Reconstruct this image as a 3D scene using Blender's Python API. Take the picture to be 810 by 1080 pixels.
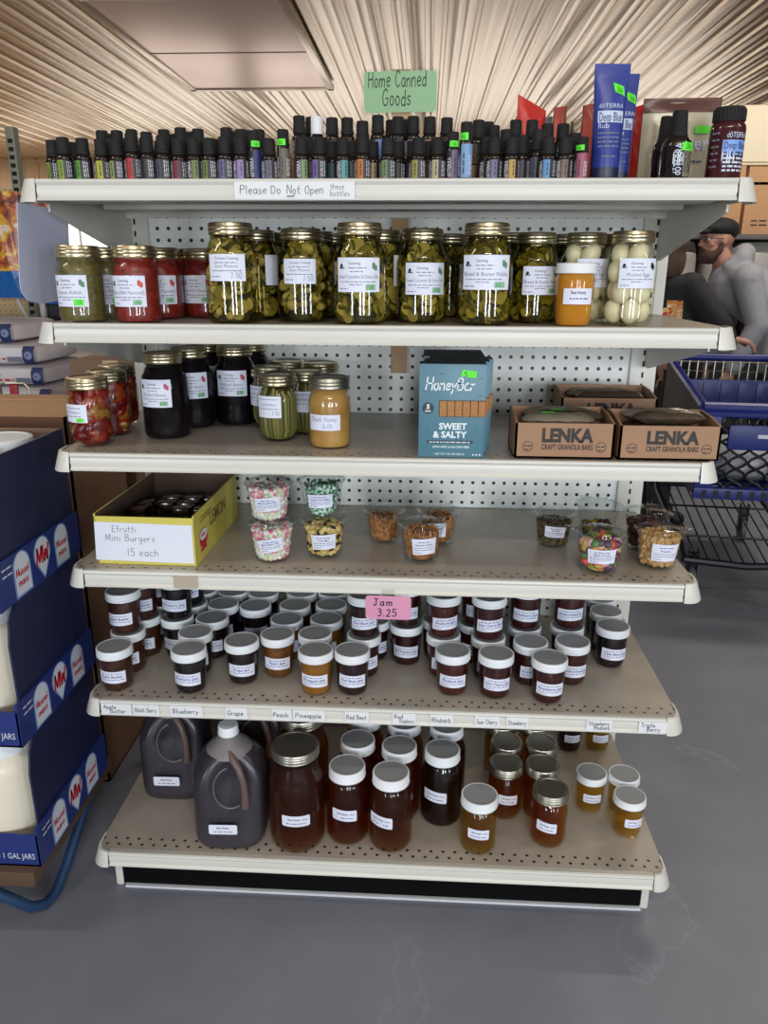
import bpy, bmesh, math, random
from mathutils import Vector, Matrix
PI = math.pi
rnd = random.Random(7)
S = bpy.context.scene
COL = S.collection
for o in list(bpy.data.objects):
    bpy.data.objects.remove(o)

# ------------------------------------------------------------------ camera
F_PX, YAW, PITCH, ROLL = 801.95, -0.0534, 0.3068, 0.0044
CAM = Vector((0.0819, -1.3363, 1.3068))
cp_, sp_, cy_, sy_ = math.cos(PITCH), math.sin(PITCH), math.cos(YAW), math.sin(YAW)
FW = Vector((sy_ * cp_, cy_ * cp_, -sp_))
R0 = Vector((cy_, -sy_, 0.0))
U0 = R0.cross(FW)
RT = R0 * math.cos(ROLL) + U0 * math.sin(ROLL)
UP = U0 * math.cos(ROLL) - R0 * math.sin(ROLL)
cd = bpy.data.cameras.new('camera')
cam = bpy.data.objects.new('camera', cd)
COL.objects.link(cam)
cd.sensor_fit = 'VERTICAL'
cd.sensor_height = 36.0
cd.lens = F_PX / 1080 * 36.0
cd.clip_end = 100
M = Matrix((RT, UP, -FW)).transposed().to_4x4()
M.translation = CAM
cam.matrix_world = M
S.camera = cam

def ray(px, py):
    return FW * F_PX + RT * (px - 405) + UP * (540 - py)
def on_z(px, py, z):
    d = ray(px, py); return CAM + d * ((z - CAM.z) / d.z)
def on_y(px, py, y):
    d = ray(px, py); return CAM + d * ((y - CAM.y) / d.y)
def on_x(px, py, x):
    d = ray(px, py); return CAM + d * ((x - CAM.x) / d.x)

# ------------------------------------------------------------------ world, light, exposure
w = bpy.data.worlds.new('world'); S.world = w; w.use_nodes = True
bg = w.node_tree.nodes['Background']
bg.inputs[0].default_value = (0.86, 0.90, 1.0, 1)
bg.inputs[1].default_value = 0.15
def area(name, loc, target, sx, sy, power, color):
    l = bpy.data.lights.new(name, 'AREA'); l.shape = 'RECTANGLE'; l.size = sx; l.size_y = sy
    l.energy = power; l.color = color
    o = bpy.data.objects.new(name, l); COL.objects.link(o); o.location = loc
    o.rotation_euler = (Vector(target) - Vector(loc)).to_track_quat('-Z', 'Y').to_euler()
    return o
# daylight through the tall storefront panes behind the camera
for x, wd, e in ((-2.5, .62, 62), (0.45, .50, 56), (1.75, .55, 56), (4.6, .90, 70)):
    area('daylight_pane', (x, -4.6, 1.42), (x * .8, 0, 1.05), wd, 1.30, e * 1.0, (0.90, 0.95, 1.0))
# ceiling strip lamps, above the frame; the last is added to brighten wall_back
for x, y, e in ((-2.2, -0.8, 16), (0.3, -2.4, 26), (2.6, -0.8, 14), (-2.4, 2.6, 26), (2.2, 2.7, 34), (-7.2, 9.4, 90)):
    area('overhead_light', (x, y, 2.93), (x, y, 0), 1.25, 0.16, e, (1.0, 0.93, 0.82))
S.view_settings.view_transform = 'Standard'
S.view_settings.look = 'None'
S.view_settings.gamma = 1.0
S.view_settings.use_curve_mapping = False
S.view_settings.exposure = 0.0
S.cycles.use_denoising = True
S.cycles.max_bounces = 10
S.cycles.transparent_max_bounces = 32
S.cycles.caustics_reflective = False
S.cycles.caustics_refractive = False
S.cycles.sample_clamp_indirect = 4.0

# ------------------------------------------------------------------ materials
MATS = {}
def srgb(c):
    return tuple(((v / 255) / 12.92 if v / 255 <= 0.04045 else ((v / 255 + 0.055) / 1.055) ** 2.4) for v in c)
def liquid(name, diff, through, depth, scatter=0.4):
    """clear coloured liquid: light dims with the distance it travels inside; a little haze"""
    if name in MATS: return MATS[name]
    m, N, L = nodes(name); b = N['Principled BSDF']; b.inputs['Base Color'].default_value = (*srgb(diff), 1); b.inputs['Roughness'].default_value = .35; b.inputs['Specular IOR Level'].default_value = .25
    t = N.new('ShaderNodeBsdfTransparent'); mx = N.new('ShaderNodeMixShader'); mx.inputs[0].default_value = scatter
    L.new(t.outputs[0], mx.inputs[1]); L.new(b.outputs[0], mx.inputs[2]); L.new(mx.outputs[0], N['Material Output'].inputs['Surface'])
    sg = [-math.log(max(v, .002)) / depth for v in through]; D = max(sg) * 1.02
    v = N.new('ShaderNodeVolumeAbsorption'); v.inputs['Density'].default_value = D; v.inputs['Color'].default_value = (*[1 - q / D for q in sg], 1)
    L.new(v.outputs[0], N['Material Output'].inputs['Volume'])
    MATS[name] = m
    return m
def nodes(name):
    m = bpy.data.materials.new(name); m.use_nodes = True
    return m, m.node_tree.nodes, m.node_tree.links
def mat(name, rgb, rough=0.5, metal=0.0, noise=0.0, nscale=30.0, coat=0.0, spec=0.5, bump=0.0, rgb2=None, trans=0.0, detail=3):
    if name in MATS: return MATS[name]
    m, N, L = nodes(name); b = N['Principled BSDF']
    c = (*srgb(rgb), 1)
    b.inputs['Base Color'].default_value = c
    b.inputs['Roughness'].default_value = rough
    b.inputs['Metallic'].default_value = metal
    b.inputs['Coat Weight'].default_value = coat
    b.inputs['Coat Roughness'].default_value = 0.08
    b.inputs['Specular IOR Level'].default_value = spec
    if noise > 0 or rgb2 or bump > 0:
        tc = N.new('ShaderNodeTexCoord'); nz = N.new('ShaderNodeTexNoise')
        nz.inputs['Scale'].default_value = nscale; nz.inputs['Detail'].default_value = detail
        L.new(tc.outputs['Object'], nz.inputs['Vector'])
        if noise > 0 or rgb2:
            r = N.new('ShaderNodeValToRGB')
            if rgb2:
                r.color_ramp.elements[0].color = c; r.color_ramp.elements[1].color = (*srgb(rgb2), 1)
                r.color_ramp.elements[0].position = 0.35; r.color_ramp.elements[1].position = 0.65
            else:
                r.color_ramp.elements[0].color = (*[v * (1 - noise) for v in c[:3]], 1)
                r.color_ramp.elements[1].color = (*[min(1, v * (1 + noise)) for v in c[:3]], 1)
            L.new(nz.outputs['Fac'], r.inputs['Fac']); L.new(r.outputs['Color'], b.inputs['Base Color'])
        if bump > 0:
            bp = N.new('ShaderNodeBump'); bp.inputs['Strength'].default_value = bump; bp.inputs['Distance'].default_value = 0.004
            L.new(nz.outputs['Fac'], bp.inputs['Height']); L.new(bp.outputs['Normal'], b.inputs['Normal'])
    if trans > 0:
        t = N.new('ShaderNodeBsdfTranslucent'); t.inputs['Color'].default_value = c
        mx = N.new('ShaderNodeMixShader'); mx.inputs[0].default_value = trans
        out = N['Material Output']
        L.new(b.outputs[0], mx.inputs[1]); L.new(t.outputs[0], mx.inputs[2]); L.new(mx.outputs[0], out.inputs[0])
    MATS[name] = m
    return m
def glass(name, tint=(255, 255, 255), rough=0.010, base=0.034, gain=0.65):
    """thin clear wall: see-through, with a sheen that grows towards the edge"""
    if name in MATS: return MATS[name]
    m, N, L = nodes(name); N.remove(N['Principled BSDF'])
    t = N.new('ShaderNodeBsdfTransparent'); t.inputs[0].default_value = (*srgb(tint), 1)
    g = N.new('ShaderNodeBsdfGlossy'); g.inputs['Roughness'].default_value = rough
    lw = N.new('ShaderNodeLayerWeight'); lw.inputs['Blend'].default_value = 0.5
    pw = N.new('ShaderNodeMath'); pw.operation = 'POWER'; pw.inputs[1].default_value = 4.0
    ma = N.new('ShaderNodeMath'); ma.operation = 'MULTIPLY_ADD'; ma.inputs[1].default_value = gain; ma.inputs[2].default_value = base
    mx = N.new('ShaderNodeMixShader')
    L.new(lw.outputs['Facing'], pw.inputs[0]); L.new(pw.outputs[0], ma.inputs[0]); L.new(ma.outputs[0], mx.inputs[0])
    L.new(t.outputs[0], mx.inputs[1]); L.new(g.outputs[0], mx.inputs[2]); L.new(mx.outputs[0], N['Material Output'].inputs[0])
    MATS[name] = m
    return m
def holes(name, rgb, hole, px, pz, x0, z0, rad, axes='XZ', rows=None, stagger=False, rough=0.4):
    """painted steel with punched holes: dots on a grid in object space; rows = (lo, hi) limits them to a band"""
    if name in MATS: return MATS[name]
    m, N, L = nodes(name); b = N['Principled BSDF']; b.inputs['Roughness'].default_value = rough
    tc = N.new('ShaderNodeTexCoord'); sp = N.new('ShaderNodeSeparateXYZ'); L.new(tc.outputs['Object'], sp.inputs[0])
    def mth(op, a, bb=None, c=None):
        n = N.new('ShaderNodeMath'); n.operation = op
        for i, v in enumerate((a, bb, c)):
            if v is None: continue
            if isinstance(v, (int, float)): n.inputs[i].default_value = v
            else: L.new(v, n.inputs[i])
        return n.outputs[0]
    A = sp.outputs[axes[0]]; B = sp.outputs[axes[1]]
    vr = mth('DIVIDE', mth('SUBTRACT', B, z0), pz)
    fl = mth('FLOOR', mth('ADD', vr, 0.5))
    dv = mth('MULTIPLY', mth('SUBTRACT', vr, fl), pz)
    ua = mth('DIVIDE', mth('SUBTRACT', A, x0), px)
    if stagger: ua = mth('ADD', ua, mth('MULTIPLY', fl, 0.5))
    du = mth('MULTIPLY', mth('SUBTRACT', ua, mth('FLOOR', mth('ADD', ua, 0.5))), px)
    d = mth('SQRT', mth('ADD', mth('MULTIPLY', du, du), mth('MULTIPLY', dv, dv)))
    f = mth('LESS_THAN', d, rad)
    if rows:
        f = mth('MULTIPLY', f, mth('MULTIPLY', mth('GREATER_THAN', B, rows[0]), mth('LESS_THAN', B, rows[1])))
    nz = N.new('ShaderNodeTexNoise'); nz.inputs['Scale'].default_value = 9; nz.inputs['Detail'].default_value = 5
    L.new(tc.outputs['Object'], nz.inputs['Vector'])
    r = N.new('ShaderNodeValToRGB'); c = srgb(rgb)
    r.color_ramp.elements[0].color = (*[v * 0.86 for v in c], 1); r.color_ramp.elements[1].color = (*[v * 1.08 for v in c], 1)
    r.color_ramp.elements[0].position = 0.3; r.color_ramp.elements[1].position = 0.7
    L.new(nz.outputs['Fac'], r.inputs['Fac'])
    mx = N.new('ShaderNodeMix'); mx.data_type = 'RGBA'
    L.new(f, mx.inputs[0]); L.new(r.outputs['Color'], mx.inputs[6]); mx.inputs[7].default_value = (*srgb(hole), 1)
    L.new(mx.outputs[2], b.inputs['Base Color'])
    MATS[name] = m
    return m

BLACK = mat('ink_black', (22, 22, 26), 0.6)
INKB = mat('ink_blue', (60, 74, 140), 0.6)
INKG = mat('ink_grey', (120, 124, 140), 0.6)
PAPER = mat('label_paper', (226, 230, 246), 0.55)
STICK = mat('sticker_green', (92, 235, 50), 0.55)
STINK = mat('sticker_ink', (40, 110, 40), 0.6)
LEAF = mat('label_leaf', (96, 140, 104), 0.6)
GLASS = glass('jar_glass')
CUPG = glass('cup_plastic', (246, 249, 249), 0.03, 0.03, 0.65)
RING = mat('lid_metal', (214, 204, 170), 0.28, 1.0)
RING2 = mat('lid_silver', (182, 178, 164), 0.36, 1.0)
WLID = mat('lid_white', (232, 236, 240), 0.45); GLID = mat('lid_grey_disc', (150, 152, 154), 0.5)
CREAM = mat('shelf_enamel', (214, 212, 203), 0.35, noise=0.04, nscale=6)
CREAMD = mat('shelf_underside', (150, 146, 134), 0.5, noise=0.06, nscale=8)

# ------------------------------------------------------------------ mesh helpers
class MB:
    def __init__(s): s.v = []; s.f = []; s.mi = []; s.mats = []
    def m(s, material):
        if material not in s.mats: s.mats.append(material)
        return s.mats.index(material)
    def add(s, verts, faces, material, xf=None):
        b = len(s.v); i = s.m(material)
        s.v += [tuple(xf @ Vector(v)) if xf else tuple(v) for v in verts]
        s.f += [tuple(b + k for k in f) for f in faces]; s.mi += [i] * len(faces)
        return s
    def box(s, x0, x1, y0, y1, z0, z1, material, bev=0.0, xf=None):
        if bev <= 0:
            V = [(x, y, z) for x in (x0, x1) for y in (y0, y1) for z in (z0, z1)]
            return s.add(V, [(0, 1, 3, 2), (4, 6, 7, 5), (0, 4, 5, 1), (2, 3, 7, 6), (0, 2, 6, 4), (1, 5, 7, 3)], material, xf)
        bm = bmesh.new(); bmesh.ops.create_cube(bm, size=1)
        for v in bm.verts:
            v.co = Vector((x0 + (v.co.x + .5) * (x1 - x0), y0 + (v.co.y + .5) * (y1 - y0), z0 + (v.co.z + .5) * (z1 - z0)))
        bmesh.ops.bevel(bm, geom=bm.edges[:], offset=bev, segments=2, profile=0.6, affect='EDGES')
        bm.verts.index_update()
        s.add([v.co.copy() for v in bm.verts], [[v.index for v in f.verts] for f in bm.faces], material, xf); bm.free()
        return s
    def lathe(s, prof, material, seg=24, xf=None, sx=1.0, sy=1.0):
        V = []; F = []; n = len(prof); idx = []
        for r, z in prof:
            if r < 1e-6:
                idx.append([len(V)]); V.append((0, 0, z))
            else:
                idx.append(list(range(len(V), len(V) + seg)))
                V += [(r * math.cos(2 * PI * k / seg) * sx, r * math.sin(2 * PI * k / seg) * sy, z) for k in range(seg)]
        for a, b in zip(idx, idx[1:]):
            for k in range(seg):
                k2 = (k + 1) % seg
                if len(a) == 1 and len(b) == 1: continue
                if len(a) == 1: F.append((a[0], b[k2], b[k]))
                elif len(b) == 1: F.append((a[k], a[k2], b[0]))
                else: F.append((a[k], a[k2], b[k2], b[k]))
        return s.add(V, F, material, xf)
    def tube(s, pts, rad, material, seg=8, closed=False, xf=None, caps=True):
        pts = [Vector(p) for p in pts]; n = len(pts)
        rs = rad if isinstance(rad, (list, tuple)) else [rad] * n
        V = []; F = []
        t0 = (pts[1] - pts[0]).normalized()
        a = Vector((0, 0, 1)) if abs(t0.z) < 0.9 else Vector((1, 0, 0))
        u = t0.cross(a).normalized()
        for i in range(n):
            if closed: t = (pts[(i + 1) % n] - pts[i - 1]).normalized()
            else: t = (pts[min(i + 1, n - 1)] - pts[max(i - 1, 0)]).normalized()
            u = (u - t * u.dot(t)).normalized(); v = t.cross(u)
            V += [pts[i] + (u * math.cos(2 * PI * k / seg) + v * math.sin(2 * PI * k / seg)) * rs[i] for k in range(seg)]
        for i in range(n if closed else n - 1):
            j = (i + 1) % n
            for k in range(seg):
                F.append((i * seg + k, i * seg + (k + 1) % seg, j * seg + (k + 1) % seg, j * seg + k))
        if caps and not closed:
            F.append(tuple(range(seg - 1, -1, -1))); F.append(tuple((n - 1) * seg + k for k in range(seg)))
        return s.add(V, F, material, xf)
    def ball(s, c, r, material, seg=8, rings=6, xf=None):
        rx, ry, rz = r if isinstance(r, (tuple, list)) else (r, r, r)
        V = [(0, 0, -1)]; F = []
        for i in range(1, rings):
            a = -PI / 2 + PI * i / rings
            V += [(math.cos(a) * math.cos(2 * PI * k / seg), math.cos(a) * math.sin(2 * PI * k / seg), math.sin(a)) for k in range(seg)]
        V.append((0, 0, 1)); last = len(V) - 1
        for k in range(seg): F.append((0, 1 + (k + 1) % seg, 1 + k))
        for i in range(rings - 2):
            for k in range(seg):
                a = 1 + i * seg
                F.append((a + k, a + (k + 1) % seg, a + seg + (k + 1) % seg, a + seg + k))
        a = 1 + (rings - 2) * seg
        for k in range(seg): F.append((a + k, a + (k + 1) % seg, last))
        X = (xf or Matrix()) 
        return s.add([X @ Vector((v[0] * rx, v[1] * ry, v[2] * rz)) + Vector(c) for v in V], F, material)
    def sheet(s, fn, nu, nv, material):
        V = [fn(i / nu, j / nv) for j in range(nv + 1) for i in range(nu + 1)]
        F = [(j * (nu + 1) + i, j * (nu + 1) + i + 1, (j + 1) * (nu + 1) + i + 1, (j + 1) * (nu + 1) + i) for j in range(nv) for i in range(nu)]
        return s.add(V, F, material)
    def slab(s, outline, t, material, fn=None):
        """a flat outline (u, v) given a thickness t along the third axis; fn maps (u, v, w) to a point"""
        fn = fn or (lambda u, v, w: (u, w, v)); n = len(outline)
        V = [fn(u, v, 0) for u, v in outline] + [fn(u, v, t) for u, v in outline]
        F = [tuple(range(n)), tuple(range(2 * n - 1, n - 1, -1))] + [(k, n + k, n + (k + 1) % n, (k + 1) % n) for k in range(n)]
        return s.add(V, F, material)
    def mesh(s, name, angle=40):
        me = bpy.data.meshes.new(name)
        me.from_pydata(s.v, [], s.f)
        for x in s.mats: me.materials.append(x)
        me.polygons.foreach_set('material_index', s.mi)
        me.polygons.foreach_set('use_smooth', [True] * len(s.f))
        bm = bmesh.new(); bm.from_mesh(me); bmesh.ops.recalc_face_normals(bm, faces=bm.faces); bm.to_mesh(me); bm.free()
        me.set_sharp_from_angle(angle=math.radians(angle))
        me.update()
        return me

def ob(name, me, parent=None, loc=(0, 0, 0), rot=(0, 0, 0), label=None):
    if isinstance(me, MB): me = me.mesh(name)
    o = bpy.data.objects.new(name, me); COL.objects.link(o)
    o.location = loc; o.rotation_euler = rot
    if parent: o.parent = parent
    if label: o['label'] = label
    return o
def tag(o, label, cat, group=None, kind=None):
    o['label'] = label; o['category'] = cat
    if group: o['group'] = group
    if kind: o['kind'] = kind
    return o
def thing(name, label, cat, loc=(0, 0, 0), rz=0.0, group=None, sc=(1, 1, 1)):
    o = bpy.data.objects.new(name, None); COL.objects.link(o); o.empty_display_size = 0.02
    o.location = loc; o.rotation_euler = (0, 0, rz); o.scale = sc
    return tag(o, label, cat, group)
def struct(name, mb):
    o = ob(name, mb); o['kind'] = 'structure'
    return o
def dup(root, loc, rz, label, group=None):
    r = root.copy(); COL.objects.link(r); r.location = loc; r.rotation_euler = (0, 0, rz); r['label'] = label
    if group: r['group'] = group
    for ch in list(root.children):
        c = ch.copy(); COL.objects.link(c); c.parent = r
        for g in ch.children:
            d = g.copy(); COL.objects.link(d); d.parent = c
    return r

# ------------------------------------------------------------------ lettering
TXT = {}
def typeset(s, bold=0.0, shear=0.0):
    """printed letters -> (verts, faces, width) with cap height 1"""
    k = (s, bold, shear)
    if k not in TXT:
        c = bpy.data.curves.new('t', 'FONT'); c.body = s; c.size = 1.0; c.resolution_u = 2; c.offset = bold; c.shear = shear
        o = bpy.data.objects.new('t', c); COL.objects.link(o)
        dg = bpy.context.evaluated_depsgraph_get(); dg.update()
        me = bpy.data.meshes.new_from_object(o.evaluated_get(dg))
        V = [(v.co.x / 0.69, v.co.y / 0.69) for v in me.vertices]; Fc = [tuple(p.vertices) for p in me.polygons]
        bpy.data.objects.remove(o); bpy.data.curves.remove(c); bpy.data.meshes.remove(me)
        x0 = min([v[0] for v in V] or [0]); x1 = max([v[0] for v in V] or [0])
        TXT[k] = ([(x - x0, y) for x, y in V], Fc, x1 - x0)
    return TXT[k]
GL = {  # hand-printed strokes on a grid: baseline 0, x-height 5, capitals 9
 'A': (5.5, '0 0 2.6 9 5 0', '1 3.2 4.2 3.2'), 'B': (5.3, '0 0 0 9', '0 9 3 8.8 4 7 3 5.2 0 5', '0 5 3.6 4.6 4.8 2.4 3.4 .2 0 0'),
 'C': (5.6, '5 7.6 3.4 9 1.4 8.2 .2 5.5 .3 2.5 1.6 .4 3.6 0 5 1.2'), 'D': (5.6, '0 0 0 9', '0 9 3 8.4 4.8 5.6 4.4 2 2.6 .2 0 0'),
 'E': (4.8, '4.4 9 0 9 0 0 4.4 0', '0 4.8 3.6 4.8'), 'G': (6, '5 7.6 3.4 9 1.4 8.2 .2 5.5 .3 2.4 1.8 .2 4 .2 5.2 2 5.2 4 3 4'),
 'H': (5.6, '0 0 .2 9', '5 0 5 9', '0 4.6 5 4.8'), 'J': (5.2, '1 9 5 9', '3.4 9 3.4 2 2.4 .2 1 .2 0 1.6'), 'M': (6.4, '0 0 .6 9 3 1.2 5.6 9 6 0'),
 'N': (5.6, '0 0 0 9 5 0 5 9'), 'O': (6, '2.6 9 .6 7.6 0 4.6 .8 1.2 2.8 0 4.8 1.4 5.4 4.6 4.6 7.8 2.6 9'), 'P': (5, '0 0 0 9', '0 9 3.4 8.8 4.6 7 3.4 5 0 4.6'),
 'R': (5.4, '0 0 0 9', '0 9 3.4 8.8 4.4 7 3.2 5 0 4.6', '2 4.8 5 0'), 'S': (5, '4.4 8 2.6 9 .6 8 .6 6 2.4 4.8 4.2 3.4 4.2 1.2 2.4 0 0 1'),
 'T': (5.2, '0 9 5 9', '2.5 9 2.4 0'), 'W': (7, '0 9 1.6 0 3.4 6 5 0 6.6 9'), 'L': (4.6, '0 9 0 0 4.2 0'), 'K': (5.4, '0 0 0 9', '4.6 9 .2 4.4 5 0'),
 'a': (4.6, '4 4.6 2 5 .3 3.6 .3 1.2 1.8 0 3.4 .8 4 3.4', '4 5 4 1 4.4 0'), 'b': (4.4, '0 9 0 0', '0 3.6 1.8 5 3.8 3.8 3.8 1.4 2 0 0 1'),
 'c': (4, '3.6 4.4 2 5 .4 3.8 .2 1.6 1.6 0 3.6 .8'), 'd': (4.6, '4 3.8 2.2 5 .4 3.8 .2 1.4 1.8 0 4 1.2', '4 9 4 0'), 'e': (4.2, '.3 2.6 3.6 3 3.2 4.6 1.8 5 .4 3.6 .4 1.4 1.8 0 3.6 .8'),
 'f': (3.6, '3.4 8.4 2.2 9 1.4 7.6 1.3 0', '0 5 3 5'), 'g': (4.4, '3.8 4.4 2 5 .4 3.6 .4 1.6 1.8 .6 3.6 1.6', '3.8 5 3.8 -1.6 2.4 -3 .6 -2.4'),
 'h': (4.4, '0 9 0 0', '0 3 1.6 4.8 3.2 4.6 3.8 3 3.8 0'), 'i': (1.8, '.6 5 .6 0', '.6 7 .7 7.5'), 'k': (4.2, '0 9 0 0', '3.4 5 .2 2.4 3.6 0'),
 'l': (1.8, '.6 9 .6 .4 1.2 0'), 'm': (6.6, '0 5 0 0', '0 3.4 1.4 5 2.6 4.4 2.8 0', '2.8 3.4 4.2 5 5.6 4.4 5.8 0'), 'n': (4.4, '0 5 0 0', '0 3.2 1.6 5 3.2 4.6 3.7 3 3.8 0'),
 'o': (4.4, '2 5 .5 4 .2 2 1.4 .1 3 .4 3.8 2.4 3.2 4.4 2 5'), 'p': (4.4, '0 5 0 -3', '0 3.6 1.8 5 3.8 3.8 3.8 1.4 2 0 0 1'), 'r': (3.4, '0 5 .1 0', '.1 3 1.4 4.8 3 4.8'),
 's': (3.8, '3.2 4.4 1.8 5 .5 4 1.4 2.8 3 2 3 .6 1.6 0 .2 .6'), 't': (3.6, '1.4 8 1.4 .8 2.4 0 3.2 .4', '0 5 3 5'), 'u': (4.4, '0 5 .2 1.4 1.4 0 3 .6 3.8 2.4', '3.8 5 3.9 0'),
 'w': (6, '0 5 1.4 0 2.8 4 4.2 0 5.6 5'), 'y': (4.2, '0 5 1.8 1', '3.8 5 1.8 1 .4 -3'), 'B2': (0,), 'v': (4.2, '0 5 1.8 0 3.6 5'),
 '0': (4.8, '2.2 9 .4 7 .2 3 1.4 .2 3 .2 4.2 3 4 7 2.2 9'), '1': (2.6, '1.2 9 1.2 0'), '2': (4.8, '.3 7 1.4 8.8 3.2 8.6 4 6.8 2.6 3.4 0 0 4.4 .2'), '3': (4.8, '.4 8.4 2.4 9 3.8 7.6 3.2 5.6 1.6 5', '1.6 5 3.6 4.4 4.2 2.4 3 .2 .2 .6'),
 '5': (4.8, '4 9 .8 9 .6 5.2 2.6 5.6 4.2 4 4 1.4 2.2 0 .2 .8'), '6': (4.6, '3.4 9 1.2 6.4 .3 2.6 1.4 .2 3.2 .4 4 2.4 3 4.2 .6 3.2'), '7': (4.6, '0 9 4.2 9 1.6 0'), '8': (4.6, '2.2 5 .6 6.6 1 8.6 3 8.8 3.8 7 2.2 5 .4 3 .8 .6 2.6 0 4.2 1.6 3.6 3.6 2.2 5'),
 '_': (6, '0 0 9 .4', '0 -1.2 8 -.9'), '.': (1.8, '.4 0 .7 .5'), '&': (5, '4.6 0 1 6.6 1.4 8.6 2.8 8.6 3 7 .6 3 1 .6 2.8 .2 4.6 3.4'),
}
def handwrite(s, pen=0.7, jit=0.25, seed=1, gap=1.5, slant=0.06, smooth=True):
    """hand lettering -> (verts, faces, width) with cap height 1: each stroke is a ribbon of the pen's width"""
    r = random.Random(seed); V = []; F = []; x = 0.0
    for ch in s:
        if ch == ' ': x += 4.2; continue
        g = GL.get(ch)
        if not g: x += 3; continue
        dy = r.uniform(-jit, jit); sc = 1 + r.uniform(-.06, .06)
        for st in g[1:]:
            q = [float(t) for t in st.split()]
            P = [Vector((q[i] * sc, q[i + 1] * sc + dy)) for i in range(0, len(q), 2)]
            if smooth and len(P) >= 4 and ch not in 'AMNWEHTKLwv':
                Q = []
                for i in range(len(P) - 1):
                    p0, p1, p2, p3 = P[max(i - 1, 0)], P[i], P[i + 1], P[min(i + 2, len(P) - 1)]
                    for t in (0, .33, .67):
                        Q.append(0.5 * ((2 * p1) + (p2 - p0) * t + (2 * p0 - 5 * p1 + 4 * p2 - p3) * t * t + (3 * p1 - p0 - 3 * p2 + p3) * t ** 3))
                P = Q + [P[-1]]
            segs = [P] if smooth and ch not in 'AMNWEHTKLwv' else [P[q_:q_ + 2] for q_ in range(len(P) - 1)]
            for P in segs:
             b = len(V); n = len(P)
             for i, p in enumerate(P):
                t = (P[min(i + 1, n - 1)] - P[max(i - 1, 0)]); t = t.normalized() if t.length > 1e-6 else Vector((0, 1))
                nn = Vector((-t.y, t.x)) * pen / 2
                if i == 0: p = p - t * pen * .3
                if i == n - 1: p = p + t * pen * .3
                for e in (p + nn, p - nn): V.append(((x + e.x + slant * e.y) / 9, e.y / 9))
             F += [(b + 2 * i, b + 2 * i + 1, b + 2 * i + 3, b + 2 * i + 2) for i in range(n - 1)]
        x += g[0] * sc + gap
    return V, F, x / 9
def dashes(width, seed, h=1.0):
    """a printed line too small to read: word-long marks"""
    r = random.Random(seed); V = []; F = []; x = 0
    while x < width:
        wd = min(r.uniform(1.2, 4.0) * h, width - x); b = len(V)
        V += [(x, .1), (x + wd, .1), (x + wd, .62), (x, .62)]; F.append((b, b + 1, b + 2, b + 3)); x += wd + .7 * h
    return V, F, width
def put(mb, t, fn, x, y, size, material, align='l', maxw=None, lift=1.0):
    """lay letters t on a surface; fn(u, v, lift) gives the point"""
    V, F, wd = t; sx = size
    if maxw and wd * size > maxw: sx = maxw / wd
    ox = x - (wd * sx / 2 if align == 'c' else wd * sx if align == 'r' else 0)
    mb.add([fn(ox + a * sx, y + b * size, lift) for a, b in V], F, material)
def wrap(R, ang0, zc, r_at=None):
    """map label coordinates (metres) onto a jar of radius R, centre at angle ang0 (-90 deg faces the aisle)"""
    def fn(u, v, lift):
        rr = (r_at(zc + v) if r_at else R) + 0.0004 + 0.00025 * lift
        a = ang0 + u / R
        return (rr * math.cos(a), rr * math.sin(a), zc + v)
    return fn
def patch(mb, fn, w_, h_, material, nu=8, lift=0.0, x0=None, y0=None, nv=1):
    x0 = -w_ / 2 if x0 is None else x0; y0 = -h_ / 2 if y0 is None else y0
    mb.sheet(lambda u, v: fn(x0 + u * w_, y0 + v * h_, lift), nu, nv, material)
def disc(mb, fn, x, y, r, material, n=12, lift=1.0, ry=None):
    ry = ry or r
    mb.add([fn(x + r * math.cos(2 * PI * k / n), y + ry * math.sin(2 * PI * k / n), lift) for k in range(n)], [tuple(range(n))], material)

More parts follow.
